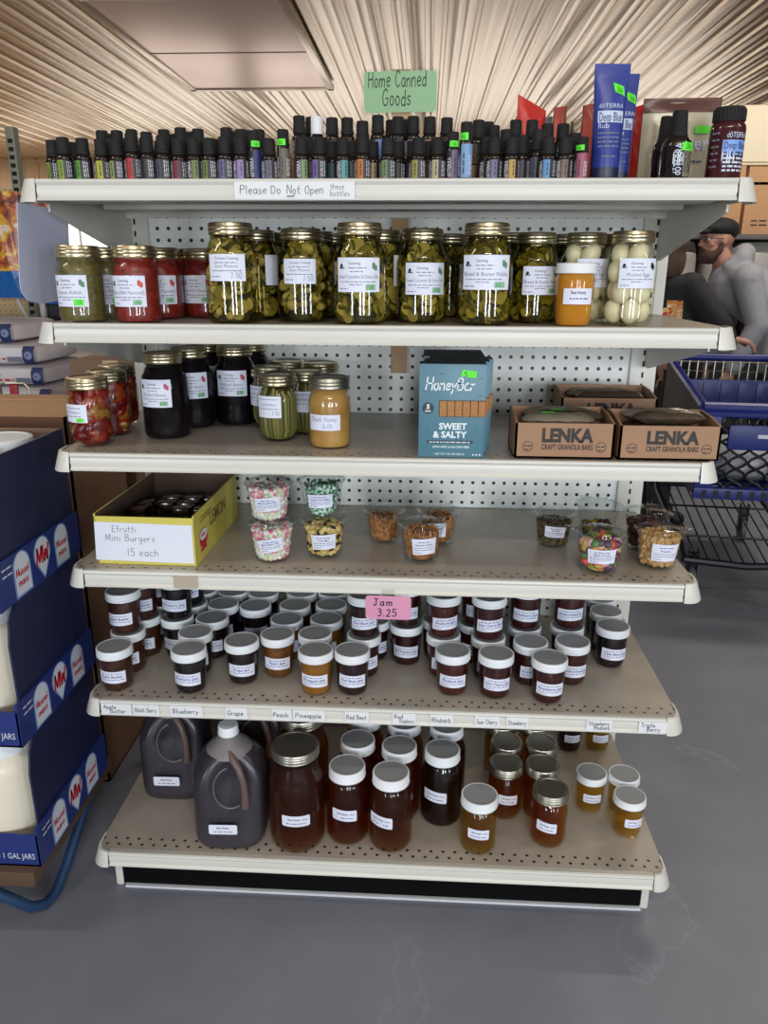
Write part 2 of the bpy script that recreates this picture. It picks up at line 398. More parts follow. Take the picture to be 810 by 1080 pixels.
# ================================================================== THE ROOM
def floor_mat():
    m, N, L = nodes('painted_concrete'); b = N['Principled BSDF']
    tc = N.new('ShaderNodeTexCoord')
    n1 = N.new('ShaderNodeTexNoise'); n1.inputs['Scale'].default_value = 1.6; n1.inputs['Detail'].default_value = 8; n1.inputs['Roughness'].default_value = 0.6
    n2 = N.new('ShaderNodeTexNoise'); n2.inputs['Scale'].default_value = 55; n2.inputs['Detail'].default_value = 4
    n3 = N.new('ShaderNodeTexNoise'); n3.inputs['Scale'].default_value = 2.6; n3.inputs['Detail'].default_value = 5; n3.inputs['Distortion'].default_value = 0.4
    for n in (n1, n2, n3): L.new(tc.outputs['Object'], n.inputs['Vector'])
    r = N.new('ShaderNodeValToRGB'); r.color_ramp.elements[0].position = 0.3; r.color_ramp.elements[1].position = 0.72
    r.color_ramp.elements[0].color = (*srgb((112, 115, 127)), 1); r.color_ramp.elements[1].color = (*srgb((138, 140, 149)), 1)
    L.new(n1.outputs['Fac'], r.inputs['Fac'])
    # thin pale outlines where the paint has lifted
    e = N.new('ShaderNodeValToRGB'); e.color_ramp.interpolation = 'LINEAR'
    for el, (p, v) in zip([e.color_ramp.elements[0], e.color_ramp.elements[1]], ((0.635, 0), (0.645, 1))): el.position = p; el.color = (v, v, v, 1)
    x = e.color_ramp.elements.new(0.655); x.color = (0, 0, 0, 1)
    L.new(n3.outputs['Fac'], e.inputs['Fac'])
    mx = N.new('ShaderNodeMix'); mx.data_type = 'RGBA'; mx.inputs[7].default_value = (*srgb((150, 154, 166)), 1)
    mu = N.new('ShaderNodeMath'); mu.operation = 'MULTIPLY'; mu.inputs[1].default_value = 0.4
    L.new(e.outputs['Color'], mu.inputs[0]); L.new(mu.outputs[0], mx.inputs[0]); L.new(r.outputs['Color'], mx.inputs[6]); L.new(mx.outputs[2], b.inputs['Base Color'])
    b.inputs['Roughness'].default_value = 0.48
    bp = N.new('ShaderNodeBump'); bp.inputs['Strength'].default_value = 0.12; bp.inputs['Distance'].default_value = 0.003
    ad = N.new('ShaderNodeMath'); ad.operation = 'ADD'
    L.new(n2.outputs['Fac'], ad.inputs[0]); L.new(n3.outputs['Fac'], ad.inputs[1]); L.new(ad.outputs[0], bp.inputs['Height']); L.new(bp.outputs['Normal'], b.inputs['Normal'])
    return m
struct('floor', MB().box(-9, 9, -7, 12, -0.1, 0, floor_mat()))
CEILM = mat('ribbed_steel', (206, 180, 148), 0.26, 0.45, noise=0.04, nscale=2)
WALLM = mat('tan_steel', (234, 202, 162), 0.5, 0.0, noise=0.04, nscale=2)
def ribbed(p0, p1, per):
    """profile of ribbed sheet: one tall rib and two shallow ones in each period"""
    P = []; x = p0
    while x < p1:
        P += [(x, 0), (x + .012, .019), (x + .034, .019), (x + .046, 0)]
        for k in (.098, .164):
            P += [(x + k, 0), (x + k + .008, .004), (x + k + .02, .004), (x + k + .028, 0)]
        x += per
    return P + [(p1, 0)]
HC = 3.0
mb = MB(); P = ribbed(-9, 9, 0.2286); n = len(P)
mb.add([(x, -3.0, HC - d) for x, d in P] + [(x, 11.7, HC - d) for x, d in P], [(i, i + 1, n + i + 1, n + i) for i in range(n - 1)], CEILM)
mb.box(-9, 9, -3, 11.7, HC + 0.002, HC + 0.06, CEILM)
struct('ceiling', mb)
mb = MB()
mb.add([(x, 11.7 - d, 0) for x, d in P] + [(x, 11.7 - d, HC) for x, d in P], [(i, i + 1, n + i + 1, n + i) for i in range(n - 1)], WALLM)
mb.box(-9, 9, 11.705, 11.8, 0, HC, WALLM)
struct('wall_back', mb)
for nm, sx in (('wall_left', -1), ('wall_right', 1)):
    mb = MB(); P2 = [(y, d) for y, d in ribbed(1.0, 11.7, 0.2286) if y <= 11.7]; n = len(P2)
    mb.add([(sx * (8.95 - d), y, 0) for y, d in P2] + [(sx * (8.95 - d), y, HC) for y, d in P2], [(i, i + 1, n + i + 1, n + i) for i in range(n - 1)], WALLM)
    mb.box(min(sx * 8.955, sx * 9), max(sx * 8.955, sx * 9), 1.0, 11.7, 0, HC, WALLM)
    struct(nm, mb)
# flush sheet closing the attic opening
PANEL = mat('pink_panel', (246, 214, 198), 0.36, 0.55, noise=0.03, nscale=1)
mb = MB(); mb.box(-2.17, -0.88, 4.18, 6.66, 2.945, 2.98, PANEL, 0.006)
for a in ((-2.21, -2.15, 4.14, 6.70), (-0.90, -0.84, 4.14, 6.70)): mb.box(a[0], a[1], a[2], a[3], 2.935, 2.979, CEILM, 0.004)
mb.box(-2.21, -0.84, 6.64, 6.70, 2.935, 2.979, CEILM, 0.004)
mb.box(-2.16, -0.89, 5.40, 5.415, 2.942, 2.946, mat('panel_seam', (150, 118, 104), .5))
struct('trim_1', mb)
SKYP, N_, L_ = nodes('bright_pane'); N_.remove(N_['Principled BSDF']); em = N_.new('ShaderNodeEmission'); em.inputs[0].default_value = (1.0, 0.95, 0.88, 1); em.inputs[1].default_value = 2.3
L_.new(em.outputs[0], N_['Material Output'].inputs[0])
a = on_y(52, 228, 11.6); b = on_y(118, 268, 11.6)
win = MB(); win.box(a.x, b.x, 11.60, 11.62, b.z, a.z, SKYP)
wm = mat('window_white', (235, 235, 230), 0.4)
def window(nm, x0, x1, z0, z1):
    win = MB(); win.box(x0, x1, 11.60, 11.62, z0, z1, SKYP); wo = struct(nm, win)
    fr = MB()
    for q in ((x0 - .08, x0, z0 - .08, z1 + .08), (x1, x1 + .08, z0 - .08, z1 + .08), (x0 - .08, x1 + .08, z1, z1 + .08), (x0 - .08, x1 + .08, z0 - .08, z0), ((x0 + x1) / 2 - .02, (x0 + x1) / 2 + .02, z0, z1)):
        fr.box(q[0], q[1], 11.57, 11.66, q[2], q[3], wm, 0.01)
    f_ = ob('window_frame', fr, wo); f_['kind'] = 'structure'
window('window_1', a.x, b.x, b.z, a.z)
# added glowing windows, hidden behind the shelving, to brighten the ceiling
for k, x in enumerate((-3.9, -1.5, 0.9, 3.3)): window('window_%d' % (k + 2), x - 1.0, x + 1.0, 0.9, 2.45)

# ================================================================== GONDOLA SHELVING
ZS = [1.4505, 1.2183, 0.9856, 0.7533, 0.4675, 0.1268]      # lip tops, top shelf to base deck
DECK = holes('shelf_deck', (176, 166, 153), (46, 42, 38), 0.0254, 0.0165, 0.0, 0.021, 0.0032, 'XY', (0.012, 0.046), True, 0.32)
PEG = holes('pegboard_steel', (236, 239, 235), (28, 28, 28), 0.0254, 0.0254, 0.0, 0.0, 0.0042, 'XZ', None, False, 0.45)
gon = thing('gondola_shelving', 'cream steel shelving unit with a pegboard back and five tiers of jars and bottles', 'shelving unit')
DY = 0.455
def deck_mesh(y0):
    mb = MB()
    arc = [(0.573 + 0.026 * math.cos(a), y0 + 0.028 + 0.026 * math.sin(a)) for a in [math.radians(-90 + 15 * k) for k in range(7)]]
    out = [(-x, y) for x, y in reversed(arc)]
    loop = out + arc + [(0.599, DY), (-0.599, DY)]
    mb.slab(loop, -0.003, DECK, lambda u, v, w_: (u, v, -0.0015 + w_))
    for s in (-1, 1):
        mb.box(min(s * .596, s * .599), max(s * .596, s * .599), y0 + .05, DY, -0.032, -0.0046, CREAM)
    for yy in (0.11, 0.29): mb.box(-0.58, 0.58, yy, yy + 0.05, -0.027, -0.0046, CREAM, 0.004)
    mb.box(-0.595, 0.595, DY - .006, DY, -0.032, -0.0046, CREAM)
    return mb.mesh('shelf')
def lip_mesh(y0):
    mb = MB()
    pr = [(0.012, -.0014), (0.0, 0), (-.0035, -.0015), (-.0045, -.005), (-.0025, -.0085), (-.0012, -.010), (-.0030, -.0185), (-.0012, -.0265), (-.0030, -.0285), (-.0052, -.031), (-.0045, -.0337), (0.010, -.0337), (0.010, -.031), (0.004, -.029), (0.004, -.006), (0.012, -.0045)]
    n = len(pr)
    mb.add([(-0.5705, y0 + a, b) for a, b in pr] + [(0.5705, y0 + a, b) for a, b in pr],
           [(i, (i + 1) % n, n + (i + 1) % n, n + i) for i in range(n)] + [tuple(range(n)), tuple(range(2 * n - 1, n - 1, -1))], CREAM)
    return mb.mesh('price_rail', 25)
def cap_mesh(y0, s):
    mb = MB(); T = []; B = []
    T.append((0.5725, -.001)); B.append((0.5725, -.006))
    for k in range(9):
        a = math.radians(-90 + 90 * k / 8)
        T.append((0.574 + 0.027 * math.cos(a), 0.027 + 0.028 * math.sin(a)))
        B.append((0.580 + 0.033 * math.cos(a), 0.030 + 0.037 * math.sin(a)))
    T.append((0.601, 0.055)); B.append((0.606, 0.062))
    n = len(T); V = []
    for (fr_, z) in ((0, 0.0005), (0.06, -.001), (0.5, -.016), (1.0, -.0345), (1.0, -.036)):
        V += [(s * (t[0] + (b[0] - t[0]) * fr_), y0 + t[1] + (b[1] - t[1]) * fr_, z) for t, b in zip(T, B)]
    V += [(s * (t[0] - .004 if i > 4 else t[0]), y0 + t[1] + .006, 0.0005) for i, t in enumerate(T)]
    V += [(s * (b[0] - .005 if i > 4 else b[0]), y0 + b[1] + .006, -.036) for i, b in enumerate(B)]
    F = []
    for r in range(4): F += [(r * n + i, r * n + i + 1, (r + 1) * n + i + 1, (r + 1) * n + i) for i in range(n - 1)]
    F += [(5 * n + i, 5 * n + i + 1, i + 1, i) for i in range(n - 1)]
    F += [(4 * n + i, 4 * n + i + 1, 6 * n + i + 1, 6 * n + i) for i in range(n - 1)]
    mb.add(V, F, CREAM)
    return mb.mesh('end_cap', 50)
def bracket_mesh(s):
    mb = MB(); x = s * 0.588
    out = [(0.462, -.033), (0.462, -.118), (0.440, -.120), (0.20, -.072), (0.075, -.046), (0.075, -.033)]
    mb.slab(out, 0.004, CREAM, lambda u, v, w_: (x - w_, u, v))
    return mb.mesh('bracket')
ym = [deck_mesh(0.0), lip_mesh(0.0), cap_mesh(0, 1), cap_mesh(0, -1), bracket_mesh(1), bracket_mesh(-1)]
for k in range(5):
    sh = ob('shelf', ym[0], gon, (0, 0, ZS[k]))
    ob('price_rail', ym[1], sh)
    ob('end_cap', ym[2], sh); ob('end_cap', ym[3], sh)
    ob('bracket', ym[4], sh); ob('bracket', ym[5], sh)
YB = -0.0459
bd = ob('base_deck', deck_mesh(YB), gon, (0, 0, ZS[5]))
bd.data.materials[0] = holes('base_deck_steel', (178, 167, 153), (40, 36, 33), 0.0254, 0.0175, 0.0, YB + 0.026, 0.0035, 'XY', (YB + .012, YB + .052), True, 0.4)
ob('price_rail', lip_mesh(YB), bd); ob('end_cap', cap_mesh(YB, 1), bd); ob('end_cap', cap_mesh(YB, -1), bd)
kb = MB(); kb.box(-0.565, 0.565, -0.004, 0.006, 0.006, 0.0925, mat('kick_black', (9, 9, 10), 0.8, spec=.1), 0.002)
kick = ob('kick_plate', kb, gon)
kt = MB(); kt.box(-0.56, 0.566, -0.012, 0.0, 0.0, 0.006, mat('caulk_white', (214, 218, 222), 0.6, noise=.1, nscale=60), 0.002)
ob('caulk_line', kt, kick, label='white caulk line along the floor')
for s in (-1, 1):
    fb = MB(); fb.box(min(s * .566, s * .582), max(s * .566, s * .582), -0.004, 0.46, 0.0, 0.0925, CREAM, 0.002)
    ob('base_bracket', fb, gon)
bp = MB(); bp.box(-0.552, 0.552, 0.4735, 0.4795, 0.09, 1.46, PEG)
ob('back_panel', bp, gon)
SLOT = mat('slot_dark', (14, 14, 14), 0.8)
for s in (-1, 1):
    up = MB()
    x0, x1 = sorted((s * .5525, s * .612))
    up.box(x0, x1, 0.463, 0.50, 0.0, 1.47, CREAM, 0.003)
    z = 0.16
    while z < 1.44:
        up.box(s * .5815 - .0022, s * .5815 + .0022, 0.4622, 0.4636, z, z + .012, SLOT); z += 0.0254
    ob('upright', up, gon)

# ================================================================== BACKGROUND, AISLE SIDE
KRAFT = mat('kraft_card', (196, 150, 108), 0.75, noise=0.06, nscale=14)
KRAFTD = mat('kraft_card_dark', (128, 102, 82), 0.8, noise=0.06, nscale=14)
BLUEC = mat('case_blue', (30, 46, 112), 0.5, noise=0.05, nscale=9)
BLUED = mat('case_navy', (22, 28, 66), 0.55, noise=0.05, nscale=9)
REDI = mat('ink_red', (196, 30, 50), 0.6)
BADGE = mat('badge_grey', (206, 212, 222), 0.55)
BADGEB = mat('badge_edge', (120, 150, 200), 0.55)
CORE = mat('card_edge', (168, 150, 128), 0.85)
CASES = [(0.175, 'bottom'), (0.450, 'middle'), (0.725, 'top')]
cx0, cx1, cyF, cyB = -0.985, -0.660, -0.147, 0.178
def case_side(u, v, lift):      # label plane of the case's end: u runs away from the aisle, v up
    return (cx1 + 0.0015 + 0.0006 * lift, cyF + u, v)
def arch(wd, h, n=10):
    return [(-wd / 2, 0), (wd / 2, 0)] + [(wd / 2 * math.cos(PI * k / n), h - wd / 2 + wd / 2 * math.sin(PI * k / n)) for k in range(n + 1)]
def kite(wd, h, n=10):
    return [(0, 0)] + [(wd / 2 * math.cos(a), h - wd / 2 + wd / 2 * math.sin(a)) for a in [math.radians(-20 + 220 * k / n) for k in range(n + 1)]]
for z0, which in CASES:
    cs = thing('mayonnaise_case', f'blue cardboard case of jars, {which} one in the stack beside the shelving', 'case', ((cx0 + cx1) / 2, (cyF + cyB) / 2, z0), group='blue cases stacked by the shelving')
    off = Vector(cs.location)
    tr = MB()
    h = 0.075
    tr.box(cx0, cx1, cyF, cyB, z0, z0 + .004, BLUEC)
    tr.box(cx0, cx1, cyF, cyF + .004, z0, z0 + h, BLUEC); tr.box(cx0, cx1, cyB - .004, cyB, z0, z0 + .09, BLUEC)
    for x in (cx0, cx1 - .004): tr.box(x, x + .0055, cyF, cyB, z0, z0 + .09, BLUEC)
    # badges on the end of the tray
    for k, (u, shp) in enumerate(((0.085, arch), (0.163, kite), (0.243, arch))):
        hh = (.085, .086, .085)[k]; wd = (.062, .066, .06)[k]
        o1 = shp(wd, hh); o2 = [(a * .86, .004 + b * .93) for a, b in o1]
        tr.add([case_side(u + a, z0 + .003 + b, 0.5) for a, b in o1], [tuple(range(len(o1)))], BADGEB)
        tr.add([case_side(u + a, z0 + .003 + b, 1.2) for a, b in o2], [tuple(range(len(o2)))], BADGE)
        fn = lambda a, b, l: case_side(u + a, z0 + b, l)
        if k == 1: put(tr, handwrite('MW', 1.9, 0, 3, 0.6, 0.1), fn, 0, .038, .03, REDI, 'c', .05, 2)
        else:
            put(tr, handwrite('Mussel', 1.5, .2, 3, 0.9, 0.1), fn, 0, .044, .014, REDI, 'c', .048, 2)
            put(tr, handwrite('mans', 1.5, .2, 4, 0.9, 0.1), fn, 0, .024, .014, REDI, 'c', .042, 2)
    for r_ in range(2): put(tr, dashes(8, r_ + 5), lambda a, b, l: case_side(a, z0 + b, l), .018, .07 - .013 * r_, .006, BADGE, maxw=.035)
    put(tr, typeset('4 - 1 GAL JARS'), lambda a, b, l: (cx1 - .095 + a, cyF - .0008, z0 + b), 0, .018, .013, BADGE, maxw=.085)
    me = tr.mesh('tray'); me.transform(Matrix.Translation(-off)); ob('tray', me, cs)
    sp = MB()
    out = [(cyF + .022, .004), (cyF + .020, .20), (cyF + .030, .245), (cyF + .062, .270), (cyB - .004, .270), (cyB - .004, .004)]
    sp.slab([(u, z0 + v) for u, v in out], .004, BLUED, lambda u, v, w_: (cx1 - .009 + w_, u, v))
    sp.box(cx0 + .004, cx1 - .012, cyB - .010, cyB - .006, z0 + .004, z0 + .270, KRAFTD)
    sp.box(cx0 + .005, cx0 + .009, cyF + .02, cyB - .006, z0 + .004, z0 + .270, KRAFTD)
    me = sp.mesh('liner'); me.transform(Matrix.Translation(-off)); ob('liner', me, cs, label='tall navy liner panels')
    # corrugated edge of the panel that faces the aisle
CREAMJ = mat('mayonnaise', (228, 220, 200), 0.35, noise=0.03, nscale=12)
JL = mat('jar_label_blue', (44, 50, 120), 0.4)
def big_jar():
    j = {}
    b = MB(); b.lathe([(0, .001), (.058, 0), (.070, .006), (.073, .02), (.073, .185), (.068, .207), (.055, .222), (.055, .235), (0, .235)], CREAMJ, 28); j['jar'] = b.mesh('jar')
    l = MB(); l.lathe([(.056, .222), (.061, .223), (.0615, .258), (.059, .262), (.052, .2635), (.050, .2615), (0, .2615)], WLID, 32); j['lid'] = l.mesh('lid')
    lb = MB(); fn = wrap(.073, math.radians(-118), .075); fb = wrap(.073, math.radians(-60), .032)
    patch(lb, fb, .30, .016, JL, 18); patch(lb, fn, .095, .080, JL, 10, .6); patch(lb, fn, .088, .073, mat('jar_label_white', (232, 228, 224), 0.4), 10, 1.2)
    put(lb, handwrite('Mussel', 1.5, .2, 3, 0.9), fn, 0, .006, .018, REDI, 'c', .070, 2); put(lb, handwrite('mans', 1.5, .2, 4, .9), fn, 0, -.020, .018, REDI, 'c', .058, 2)
    j['label'] = lb.mesh('label')
    return j
bj = big_jar()
for z0, spots in ((0.175, [(-.752, -.068, 'in the bottom blue case')]), (0.450, [(-.752, -.068, 'in the middle blue case')]),
                  (0.725, [(-.752, -.068, 'on the aisle side of the top blue case'), (-.752, .092, 'on the far side of the top blue case')])):
    for x, y, t in spots:
        j = thing('mayonnaise_jar', f'gallon jar of pale mayonnaise {t}', 'jar', (x, y, z0 + .0045), group='gallon jars in the blue cases')
        for k in ('jar', 'lid', 'label'): ob(k, bj[k], j)
# blue flat trolley under the cases
TB = mat('trolley_blue', (34, 62, 98), 0.4, noise=.08, nscale=20)
tr = thing('hand_trolley', 'blue tubular trolley with a wooden deck carrying the blue cases', 'trolley', (-.84, .02, 0))
d = MB(); d.box(-.17, .172, -.185, .20, .140, .1745, mat('trolley_wood', (84, 64, 48), 0.7, noise=.15, nscale=25), 0.003); ob('deck', d, tr)
for s in (1, -1):
    t = MB(); x = .14 * s
    P = [(x * .35, -.17, .125), (x * .6, -.155, .085), (x * .85, -.13, .035), (x * .97, -.105, .017), (x * 1.02, -.07, .017), (x * 1.06, -.02, .05), (x * 1.08, .10, .125)]
    t.tube(P, .0115, TB, 10); ob('skid_leg', t, tr)
t = MB(); t.tube([(-.15, -.172, .128), (.06, -.172, .128)], .013, TB, 10); t.tube([(-.15, .12, .126), (.155, .12, .126)], .013, TB, 10); ob('crossbar', t, tr)

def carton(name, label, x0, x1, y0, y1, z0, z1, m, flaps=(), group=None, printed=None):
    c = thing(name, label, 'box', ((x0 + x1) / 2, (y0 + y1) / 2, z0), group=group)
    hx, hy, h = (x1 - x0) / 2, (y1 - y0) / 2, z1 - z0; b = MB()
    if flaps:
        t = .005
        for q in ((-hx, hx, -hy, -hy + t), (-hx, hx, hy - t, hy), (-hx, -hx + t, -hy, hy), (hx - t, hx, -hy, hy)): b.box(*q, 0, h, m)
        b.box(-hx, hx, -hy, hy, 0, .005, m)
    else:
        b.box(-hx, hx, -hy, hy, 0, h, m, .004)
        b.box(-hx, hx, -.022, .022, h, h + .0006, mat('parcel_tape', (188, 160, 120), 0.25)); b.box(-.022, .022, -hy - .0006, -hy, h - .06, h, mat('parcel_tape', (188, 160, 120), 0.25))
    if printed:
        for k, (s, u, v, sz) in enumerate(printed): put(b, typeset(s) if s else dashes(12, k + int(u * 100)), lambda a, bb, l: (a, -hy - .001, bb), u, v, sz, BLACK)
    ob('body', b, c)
    for (ax, side, ang) in flaps:
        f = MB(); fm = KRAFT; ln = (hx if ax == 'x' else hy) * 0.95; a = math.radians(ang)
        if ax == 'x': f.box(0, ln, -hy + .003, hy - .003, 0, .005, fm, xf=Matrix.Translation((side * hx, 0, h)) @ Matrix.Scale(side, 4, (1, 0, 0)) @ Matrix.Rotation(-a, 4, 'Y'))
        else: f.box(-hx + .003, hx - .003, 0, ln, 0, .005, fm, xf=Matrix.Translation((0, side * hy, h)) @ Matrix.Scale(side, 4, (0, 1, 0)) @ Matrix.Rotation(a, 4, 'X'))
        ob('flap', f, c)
    return c
carton('open_carton', 'open kraft carton with raised flaps behind the blue cases', -1.12, -.74, .345, .665, 0.0, .985, mat('carton_shade_brown', (116, 84, 62), .8, noise=.06, nscale=14), (('y', -1, 176), ('y', 1, 175.5)))  # body colour darkened to paint in deep shade; flaps stay plain kraft
carton('brown_carton', 'tall grey-brown carton standing behind the pepper jars', -.94, -.70, .82, 1.12, 0.0, 1.06, KRAFTD)
# sheet hanging from the end of the top shelf
pb = MB(); pm = mat('hanging_sheet', (226, 230, 246), 0.5, trans=0.5)
out = [(.010, 0), (.20, 0), (.205, -.155), (.15, -.165), (.08, -.168), (.03, -.160), (.008, -.145), (.002, -.128)]
pb.slab(out, .0012, pm, lambda u, v, w_: (-.6140 + w_ - .016 * (v / .165) ** 2, u, 1.4145 + v))
tag(ob('hanging_sheet', pb), 'plain pale blue sheet hanging from the end of the top shelf', 'sheet')

# flour bags, stacked on a low stand
st = thing('wooden_stand', 'low wooden stand under the white flour bags', 'stand', (-1.5, 1.42, 0))
wd_ = mat('stand_wood', (120, 96, 76), 0.7, noise=.12, nscale=18)
for x in (-.45, .34): 
    for y in (-.2, .2): s_ = MB(); s_.box(x, x + .05, y - .03, y + .03, 0, .74, wd_); ob('leg', s_, st)
s2 = MB(); s2.box(-.52, .42, -.28, .28, .74, .775, wd_, .004); ob('stand_top', s2, st)
FLOUR = mat('flour_sack', (214, 208, 212), 0.6, noise=.04, nscale=10, bump=.4); NAVY = mat('sack_navy', (38, 50, 96), 0.6)
def sack(w_, d_, h_, seed, text=True):
    r = random.Random(seed); mb = MB(); nu, nv = 14, 10
    def sup(a, b):      # pillow
        ca, sa, cb, sb = math.cos(a), math.sin(a), math.cos(b), math.sin(b)
        pw = lambda t, e: math.copysign(abs(t) ** e, t)
        return (w_ / 2 * pw(cb, .3) * pw(ca, .35), d_ / 2 * pw(cb, .3) * pw(sa, .35), h_ / 2 + h_ / 2 * pw(sb, .38))
    V = [sup(2 * PI * i / 32, -PI / 2 + PI * j / 10) for j in range(11) for i in range(32)]
    F = [(j * 32 + i, j * 32 + (i + 1) % 32, (j + 1) * 32 + (i + 1) % 32, (j + 1) * 32 + i) for j in range(10) for i in range(32)]
    mb.add(V, F, FLOUR)
    if text:
        fn = lambda a, b, l: (a, -d_ / 2 - .0014 - .0005 * l + .030 * (abs(b - h_ / 2) / (h_ / 2)) ** 4, b)
        put(mb, dashes(9, seed), fn, .11, h_ * .52, .011, REDI, 'c', .13); put(mb, dashes(16, seed + 1), fn, .10, h_ * .27, .013, REDI, 'c', .24)
        patch(mb, lambda a, b, l: fn(w_ / 2 - .10 + a, h_ * .2 + b, l), .05, .017, INKG, 2, 0, 0, 0)
        mb.sheet(lambda u, v: fn(w_ / 2 - .045 + .04 * u, h_ * (.08 + .84 * v), .5), 3, 4, NAVY)
        disc(mb, lambda a, b, l: fn(w_ / 2 - .025 + a, h_ / 2 + b, l), 0, 0, .014, mat('sack_seal', (120, 132, 170), .6), 10, 1.2)
    return mb.mesh('sack')
ords = ['bottom', 'second from the bottom', 'middle', 'fourth', 'top']
for k in range(5):
    o = ob('flour_sack', sack(.62, .40, .072, 20 + k), None, (-1.535 + (-.09, -.015, .0, .025, .03)[4 - k] , 1.42 + rnd.uniform(-.01, .01), .775 + .0725 * k))
    tag(o, f'white flour sack with red print, {ords[k]} in the stack', 'sack', 'flour sacks in the stack')
for k in range(4):
    o = ob('flour_sack', sack(.34, .30, .085, 40 + k, False), None, (-.975 + .010 * k, 1.50, .775 + .086 * k), (0, 0, .2))
    tag(o, f'plain pale sack, {("bottom", "second", "third", "top")[k]} of the short stack behind the pepper jars', 'sack', 'plain sacks behind the pepper jars')
s3 = thing('wooden_stand', 'small stand under the plain pale sacks', 'stand', (-1.0, 1.55, 0)); s4 = MB(); s4.box(-.03, .22, -.17, .17, .74, .7745, wd_, .004)
ob('stand_top', s4, s3); 
for x in (0, .16):
    for y in (-.15, .11): s5 = MB(); s5.box(x, x + .04, y, y + .04, 0, .74, wd_); ob('leg', s5, s3)
# snack rack with hanging bags
rk = thing('snack_rack', 'grey-green perforated rack post and tan panel behind the snack bags', 'rack', (-1.6, 1.82, 0))
RG = mat('rack_green', (134, 136, 118), 0.5); TANP = holes('tan_pegboard', (216, 186, 136), (170, 140, 96), .022, .022, 0, 0, .004, 'XZ')
u_ = MB()
u_.box(.05, .085, -.02, .02, 0, 1.83, RG, .003)
for k in range(60): u_.box(.058, .077, -.0215, -.0195, .06 + .029 * k, .075 + .029 * k, SLOT)
ob('post', u_, rk)
u_ = MB(); u_.slab([(-.3, 1.02), (.17, 1.02), (.17, 1.55), (.12, 1.60), (-.3, 1.66)], .02, TANP, lambda u, v, w_: (u, .02 + w_, v)); ob('panel', u_, rk)
for k in range(4): u_ = MB(); u_.tube([(-.16 + .12 * k, .02, 1.57), (-.16 + .12 * k, -.16, 1.575)], .004, RING2, 6); ob('hook', u_, rk)
for P_, r_ in (([(.115, -.10, 1.052), (.03, -.10, 1.25)], .008), ([(.150, -.09, 1.052), (.150, -.09, 1.22)], .014)): u_ = MB(); u_.tube(P_, r_, mat('rail_white', (214, 210, 200), .5), 8); ob('rail', u_, rk)
u_ = MB(); u_.box(-.3, .38, -.15, .02, 1.03, 1.05, RG, .003); ob('shelf', u_, rk)
def print_mat(name, cols, scale):
    m, N, L = nodes(name); b = N['Principled BSDF']; b.inputs['Roughness'].default_value = .28
    tc = N.new('ShaderNodeTexCoord'); nz = N.new('ShaderNodeTexNoise'); nz.inputs['Scale'].default_value = scale; nz.inputs['Detail'].default_value = 3; nz.inputs['Distortion'].default_value = .8
    r = N.new('ShaderNodeValToRGB'); r.color_ramp.interpolation = 'CONSTANT'; e = r.color_ramp.elements
    while len(e) < len(cols): e.new(.5)
    for k, c in enumerate(cols): e[k].position = 0 if k == 0 else .36 + .28 * (k - 1) / max(1, len(cols) - 2); e[k].color = (*srgb(c), 1)
    L.new(tc.outputs['Object'], nz.inputs['Vector']); L.new(nz.outputs['Fac'], r.inputs['Fac']); L.new(r.outputs['Color'], b.inputs['Base Color'])
    return m
SNACKP = print_mat('snack_print', [(70, 40, 30), (150, 70, 40), (196, 110, 56), (222, 176, 60), (230, 214, 190)], 22); SNACKB = mat('snack_blue', (26, 96, 168), .22, noise=.3, nscale=30, bump=.5)
def snack_bag(w_, h_, cols, seed):
    mb = MB(); flat = h_ < .1
    for side in (-1, 1):
        def pt(u, v):
            d = .045 * (math.sin(PI * u) ** .6) * (math.sin(PI * min(max(v * .96 + .02, 0), 1)) ** .5) + .004 * math.sin(17 * u + 9 * v + seed) * math.sin(PI * u)
            return ((u - .5) * w_ * (1 - .04 * math.sin(PI * v)), side * (d * .5 + .0008), h_ * v)
        mb.sheet(lambda u, v: pt(u, v * (1 if flat else .26)), 14, 6, SNACKB)
        if not flat: mb.sheet(lambda u, v: pt(u, .26 + .74 * v), 14, 14, SNACKP)
    return mb.mesh('snack_bag', 180)
SC = [(168, 92, 52), (112, 60, 40), (24, 92, 158), (190, 120, 70), (222, 190, 40)]
sbm = [snack_bag(.13, .37, SC, s) for s in (1, 2, 3)]
for k, (x, y, z, rz) in enumerate(((-1.33, 1.56, 1.205, .2), (-1.465, 1.55, 1.205, -.08), (-1.60, 1.56, 1.21, .1), (-1.70, 1.662, 1.2, .0))):
    o = ob('snack_bag', sbm[k % 3], None, (x, y, z), (.0, 0, rz))
    tag(o, 'brown and orange snack bag with blue foot, ' + ('nearest the hanging sheet', 'second from the hanging sheet', 'furthest from the hanging sheet', 'at the outer end of the row')[k], 'snack bag', 'snack bags hanging on the rack')
o = snack_bag(.36, .06, [(24, 92, 158)] * 3 + [(40, 120, 180), (30, 80, 140)], 9)
tag(ob('snack_bag', o, None, (-1.19, 1.60, 1.182)), 'bright blue snack bag lying flat under the hanging sheet', 'snack bag', 'snack bags hanging on the rack')
cb = thing('black_crate', 'small black crate on the rack below the blue snack bag', 'crate', (-1.325, 1.74, 1.0505)); c_ = MB(); BK = mat('crate_black', (14, 14, 16), .5)
c_.box(-.09, .09, -.05, .05, 0, .004, BK)
for q in ((-.09, .09, -.05, -.046), (-.09, .09, .046, .05), (-.09, -.086, -.05, .05), (.086, .09, -.05, .05)): c_.box(*q, 0, .13, BK)
ob('body', c_, cb)
c_ = MB(); c_.box(-.094, .094, -.054, -.046, .12, .132, BK, .002); c_.box(-.094, .094, .046, .054, .12, .132, BK, .002); ob('rim', c_, cb)
